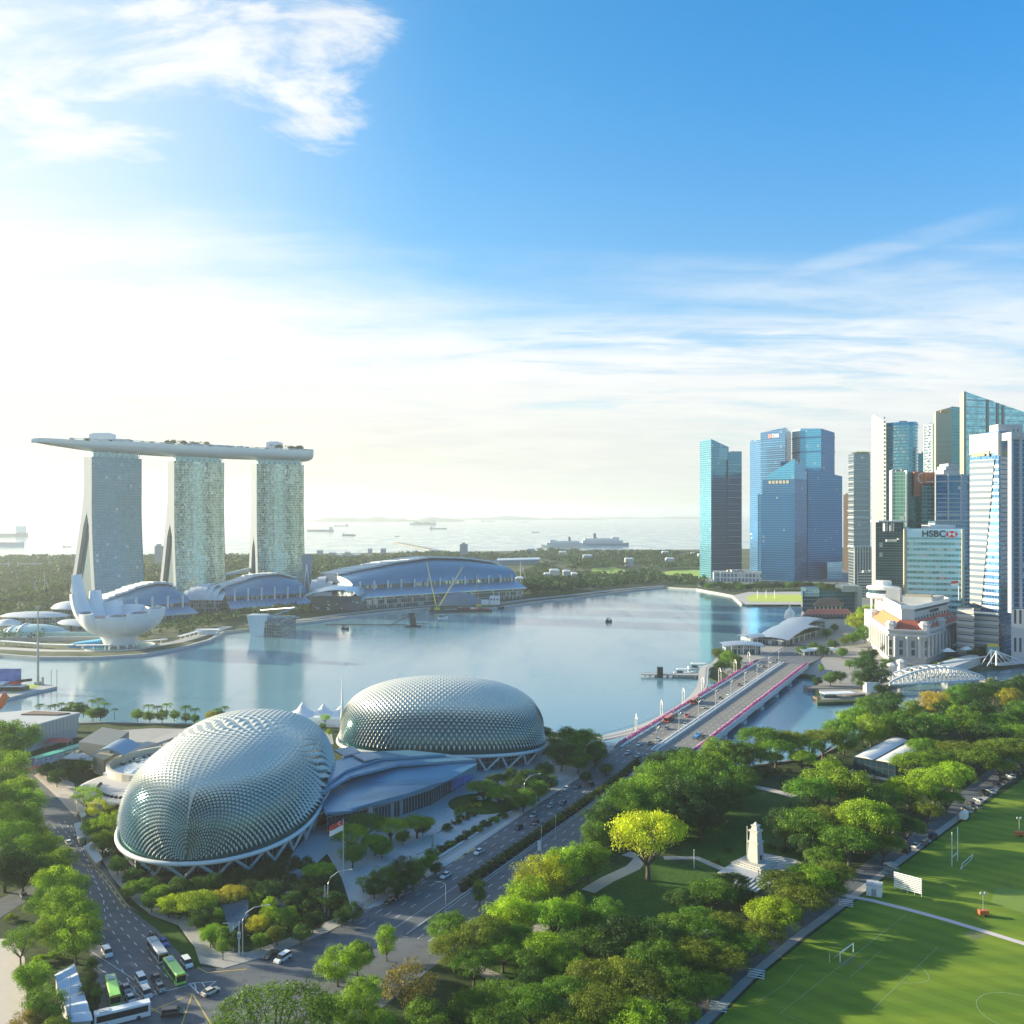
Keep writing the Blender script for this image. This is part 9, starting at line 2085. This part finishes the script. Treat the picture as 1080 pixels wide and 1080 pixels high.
# ================================================================ ships on the sea
m_shipb = mat('ship_blue_grey', (.10, .16, .22), .5, var=.1, scale=.02); m_ships = mat('ship_superstructure', (.62, .63, .63), .5, var=.1, scale=.05); m_shipr = mat('ship_red', (.35, .07, .05), .6)
def ship(px, py, wpx, kind, label, flip=False, hull=None, name='cargo_ship'):
    q = G(px, py, 0); L_ = wpx*q.y/F; sx = -1 if flip else 1; root = thing(name, label, 'ship', (q.x, q.y, 0)); hb = L_*.055 if kind != 'cruise' else L_*.045; W_ = L_*.14/2
    mb = MB(); rows = []
    for i in range(13):
        t = i/12; wv = W_*min(1, (1.02-t)*5)**.6*(min(1, t*8+.5)); x = q.x+sx*(t-.5)*L_; ov = 1+(.03 if t > .9 else 0)
        zt_ = hb*(1+.45*max(0, t-.85)/.15+(.25 if t < .15 else 0)); rows.append([(x, q.y-wv, zt_), (x, q.y-wv*.8, -.5), (x, q.y+wv*.8, -.5), (x, q.y+wv, zt_)])
    mb.grid(rows, 0); mb.grid([[r_[0], r_[3]] for r_ in rows], 0); mb.face(rows[0], 0); mb.build('hull', hull or m_shipb, root)
    def bx(t0, t1, z0, z1, m, name, w_=.8): m_b = MB(); m_b.box(q.x+sx*(t0-.5)*L_, q.x+sx*(t1-.5)*L_, q.y-W_*w_, q.y+W_*w_, z0, z1); m_b.build(name, m, root)
    if kind == 'cruise':
        bx(.06, .88, hb, hb*2.4, m_ships, 'cabin_decks', .95); bx(.10, .80, hb*2.4, hb*3.3, m_ships, 'upper_decks', .85); bx(.66, .80, hb*3.3, hb*3.9, m_ships, 'bridge_deck', .8)
        m_b = MB()
        for k in range(4): m_b.box(q.x+sx*(.07-.5)*L_, q.x+sx*(.86-.5)*L_, q.y-W_*.99, q.y+W_*.99, hb*(1.25+.3*k), hb*(1.33+.3*k))
        m_b.build('window_rows', m_shipb, root)
        m_b = MB(); X_ = q.x+sx*(-.18)*L_; m_b.prism([(X_-L_*.035, q.y-3), (X_+L_*.03, q.y-3), (X_+L_*.03, q.y+3), (X_-L_*.035, q.y+3)], hb*3.3, hb*5.6, top_poly=[(X_-L_*.035, q.y-2), (X_+L_*.01, q.y-2), (X_+L_*.01, q.y+2), (X_-L_*.035, q.y+2)]); m_b.build('funnel', m_shipb, root)
        m_b = MB(); m_b.tube([(q.x+sx*.2*L_, q.y, hb*3.8), (q.x+sx*.2*L_, q.y, hb*5.4)], L_*.003, 0, 4); m_b.build('mast', m_ships, root)
    else:
        bx(.05, .17, hb, hb*3.3, m_ships, 'superstructure'); m_b = MB(); m_b.tube([(q.x+sx*-.40*L_, q.y, hb*3), (q.x+sx*-.40*L_, q.y, hb*4.4)], L_*.006, 0, 4); m_b.build('funnel', m_ships, root)
        if kind == 'container':
            for k in range(6): bx(.2+k*.115, .2+k*.115+.10, hb, hb*(1.8+.5*((k*7) % 3)/2), (m_shipr, m_shipb, m_ships)[k % 3], 'container_stack', .85)
        elif kind == 'crane':
            for k in range(4):
                m_b = MB(); X_ = q.x+sx*(-.22+k*.17)*L_; m_b.tube([(X_, q.y, hb), (X_, q.y, hb*2.8)], L_*.007, 0, 4); m_b.tube([(X_, q.y, hb*2.7), (X_+sx*L_*.08, q.y, hb*2.2)], L_*.005, 0, 4); m_b.build('deck_crane', m_ships, root)
        else:
            m_b = MB(); m_b.box(q.x+sx*(-.28)*L_, q.x+sx*.42*L_, q.y-W_*.15, q.y+W_*.15, hb, hb*1.25); m_b.build('deck_pipes', m_shipr, root); m_b = MB(); m_b.tube([(q.x+sx*.40*L_, q.y, hb), (q.x+sx*.40*L_, q.y, hb*2.2)], L_*.005, 0, 4); m_b.build('foremast', m_ships, root)
m_paleh = mat('pale_hull', (.42, .48, .52), .5)
ship(-2, 566, 62, 'crane', 'grey cargo ship with deck cranes at the left edge, upper of the two', True); ship(-4, 576, 58, 'tanker', 'pale tanker at the left edge, lower of the two', False, m_paleh, 'tanker')
ship(71, 577, 9, 'tanker', 'tiny dark vessel just left of the first hotel tower', False, None, 'coaster'); ship(338, 560.5, 28, 'tanker', 'long low dark tanker right of the hotel towers', True, None, 'tanker'); ship(360, 555, 15, 'crane', 'small cargo ship above the long dark tanker', True); ship(368, 565, 14, 'container', 'stubby blue and white ship nearest the trees', False)
ship(418, 547.6, 24, 'tanker', 'faint long barge near the horizon', False, None, 'barge'); ship(446, 553.5, 28, 'container', 'large dark container ship in the middle of the sea', True); ship(462, 558, 18, 'crane', 'blue and white cargo ship in front of the container ship', False); ship(419, 566, 5, 'container', 'small tug with white deckhouse above the exhibition hall', False, None, 'tug'); ship(514, 550, 14, 'crane', 'faint cargo ship near the horizon above the green belt', False, m_paleh); ship(552, 551, 7, 'tanker', 'tiny faint ship on the horizon left of the cruise ships', False, None, 'coaster'); ship(565, 561.5, 8, 'tanker', 'small dark blue vessel left of the cruise ships', False, None, 'coaster')
ship(593, 577, 44, 'cruise', 'cream cruise ship moored end on, left of the pair', True, mat('cream_hull', (.62, .58, .48), .5), 'cruise_ship'); ship(637, 575.5, 52, 'cruise', 'blue and white cruise ship, right of the pair', False, mat('cruise_blue_hull', (.12, .25, .38), .5), 'cruise_ship')
P0, P1 = G(418, 572, 3), G(464, 581, 3); mb = MB(); strip(mb, [P0, P1], 26, 3.5, 0, 4); tag(mb.build('breakwater', m_rock), 'long thin dark breakwater reaching into the sea', 'breakwater')
# small craft in the bay
for px, py, ln_, lab in ((642, 656, 7, 'tiny dark boat alone in the middle of the bay'), (364, 664, 8, 'tiny dark boat below the left end of the exhibition hall'), (467, 652.5, 12, 'white motor boat beside the work barge'), (527, 642, 12, 'dark moored boat at the right of the work barge')): bumboat(px, py, ln_, lab, 'motor_boat', roofc=m_white if 'white' in lab else m_dark, hullc=m_white if 'white' in lab else m_dark)
for px0, px1, y0, y1, lab in ((582, 606, 629.5, 628.5, 'upper long floating pontoon off the bay promenade'), (580, 605, 634, 632.5, 'lower long floating pontoon off the bay promenade')):
    P0, P1 = G(px0, y0, .5), G(px1, y1, .5); mb = MB(); strip(mb, [P0, P1], 8, 1.4, 0, 1.8); tag(mb.build('pontoon', m_conc), lab, 'pontoon')
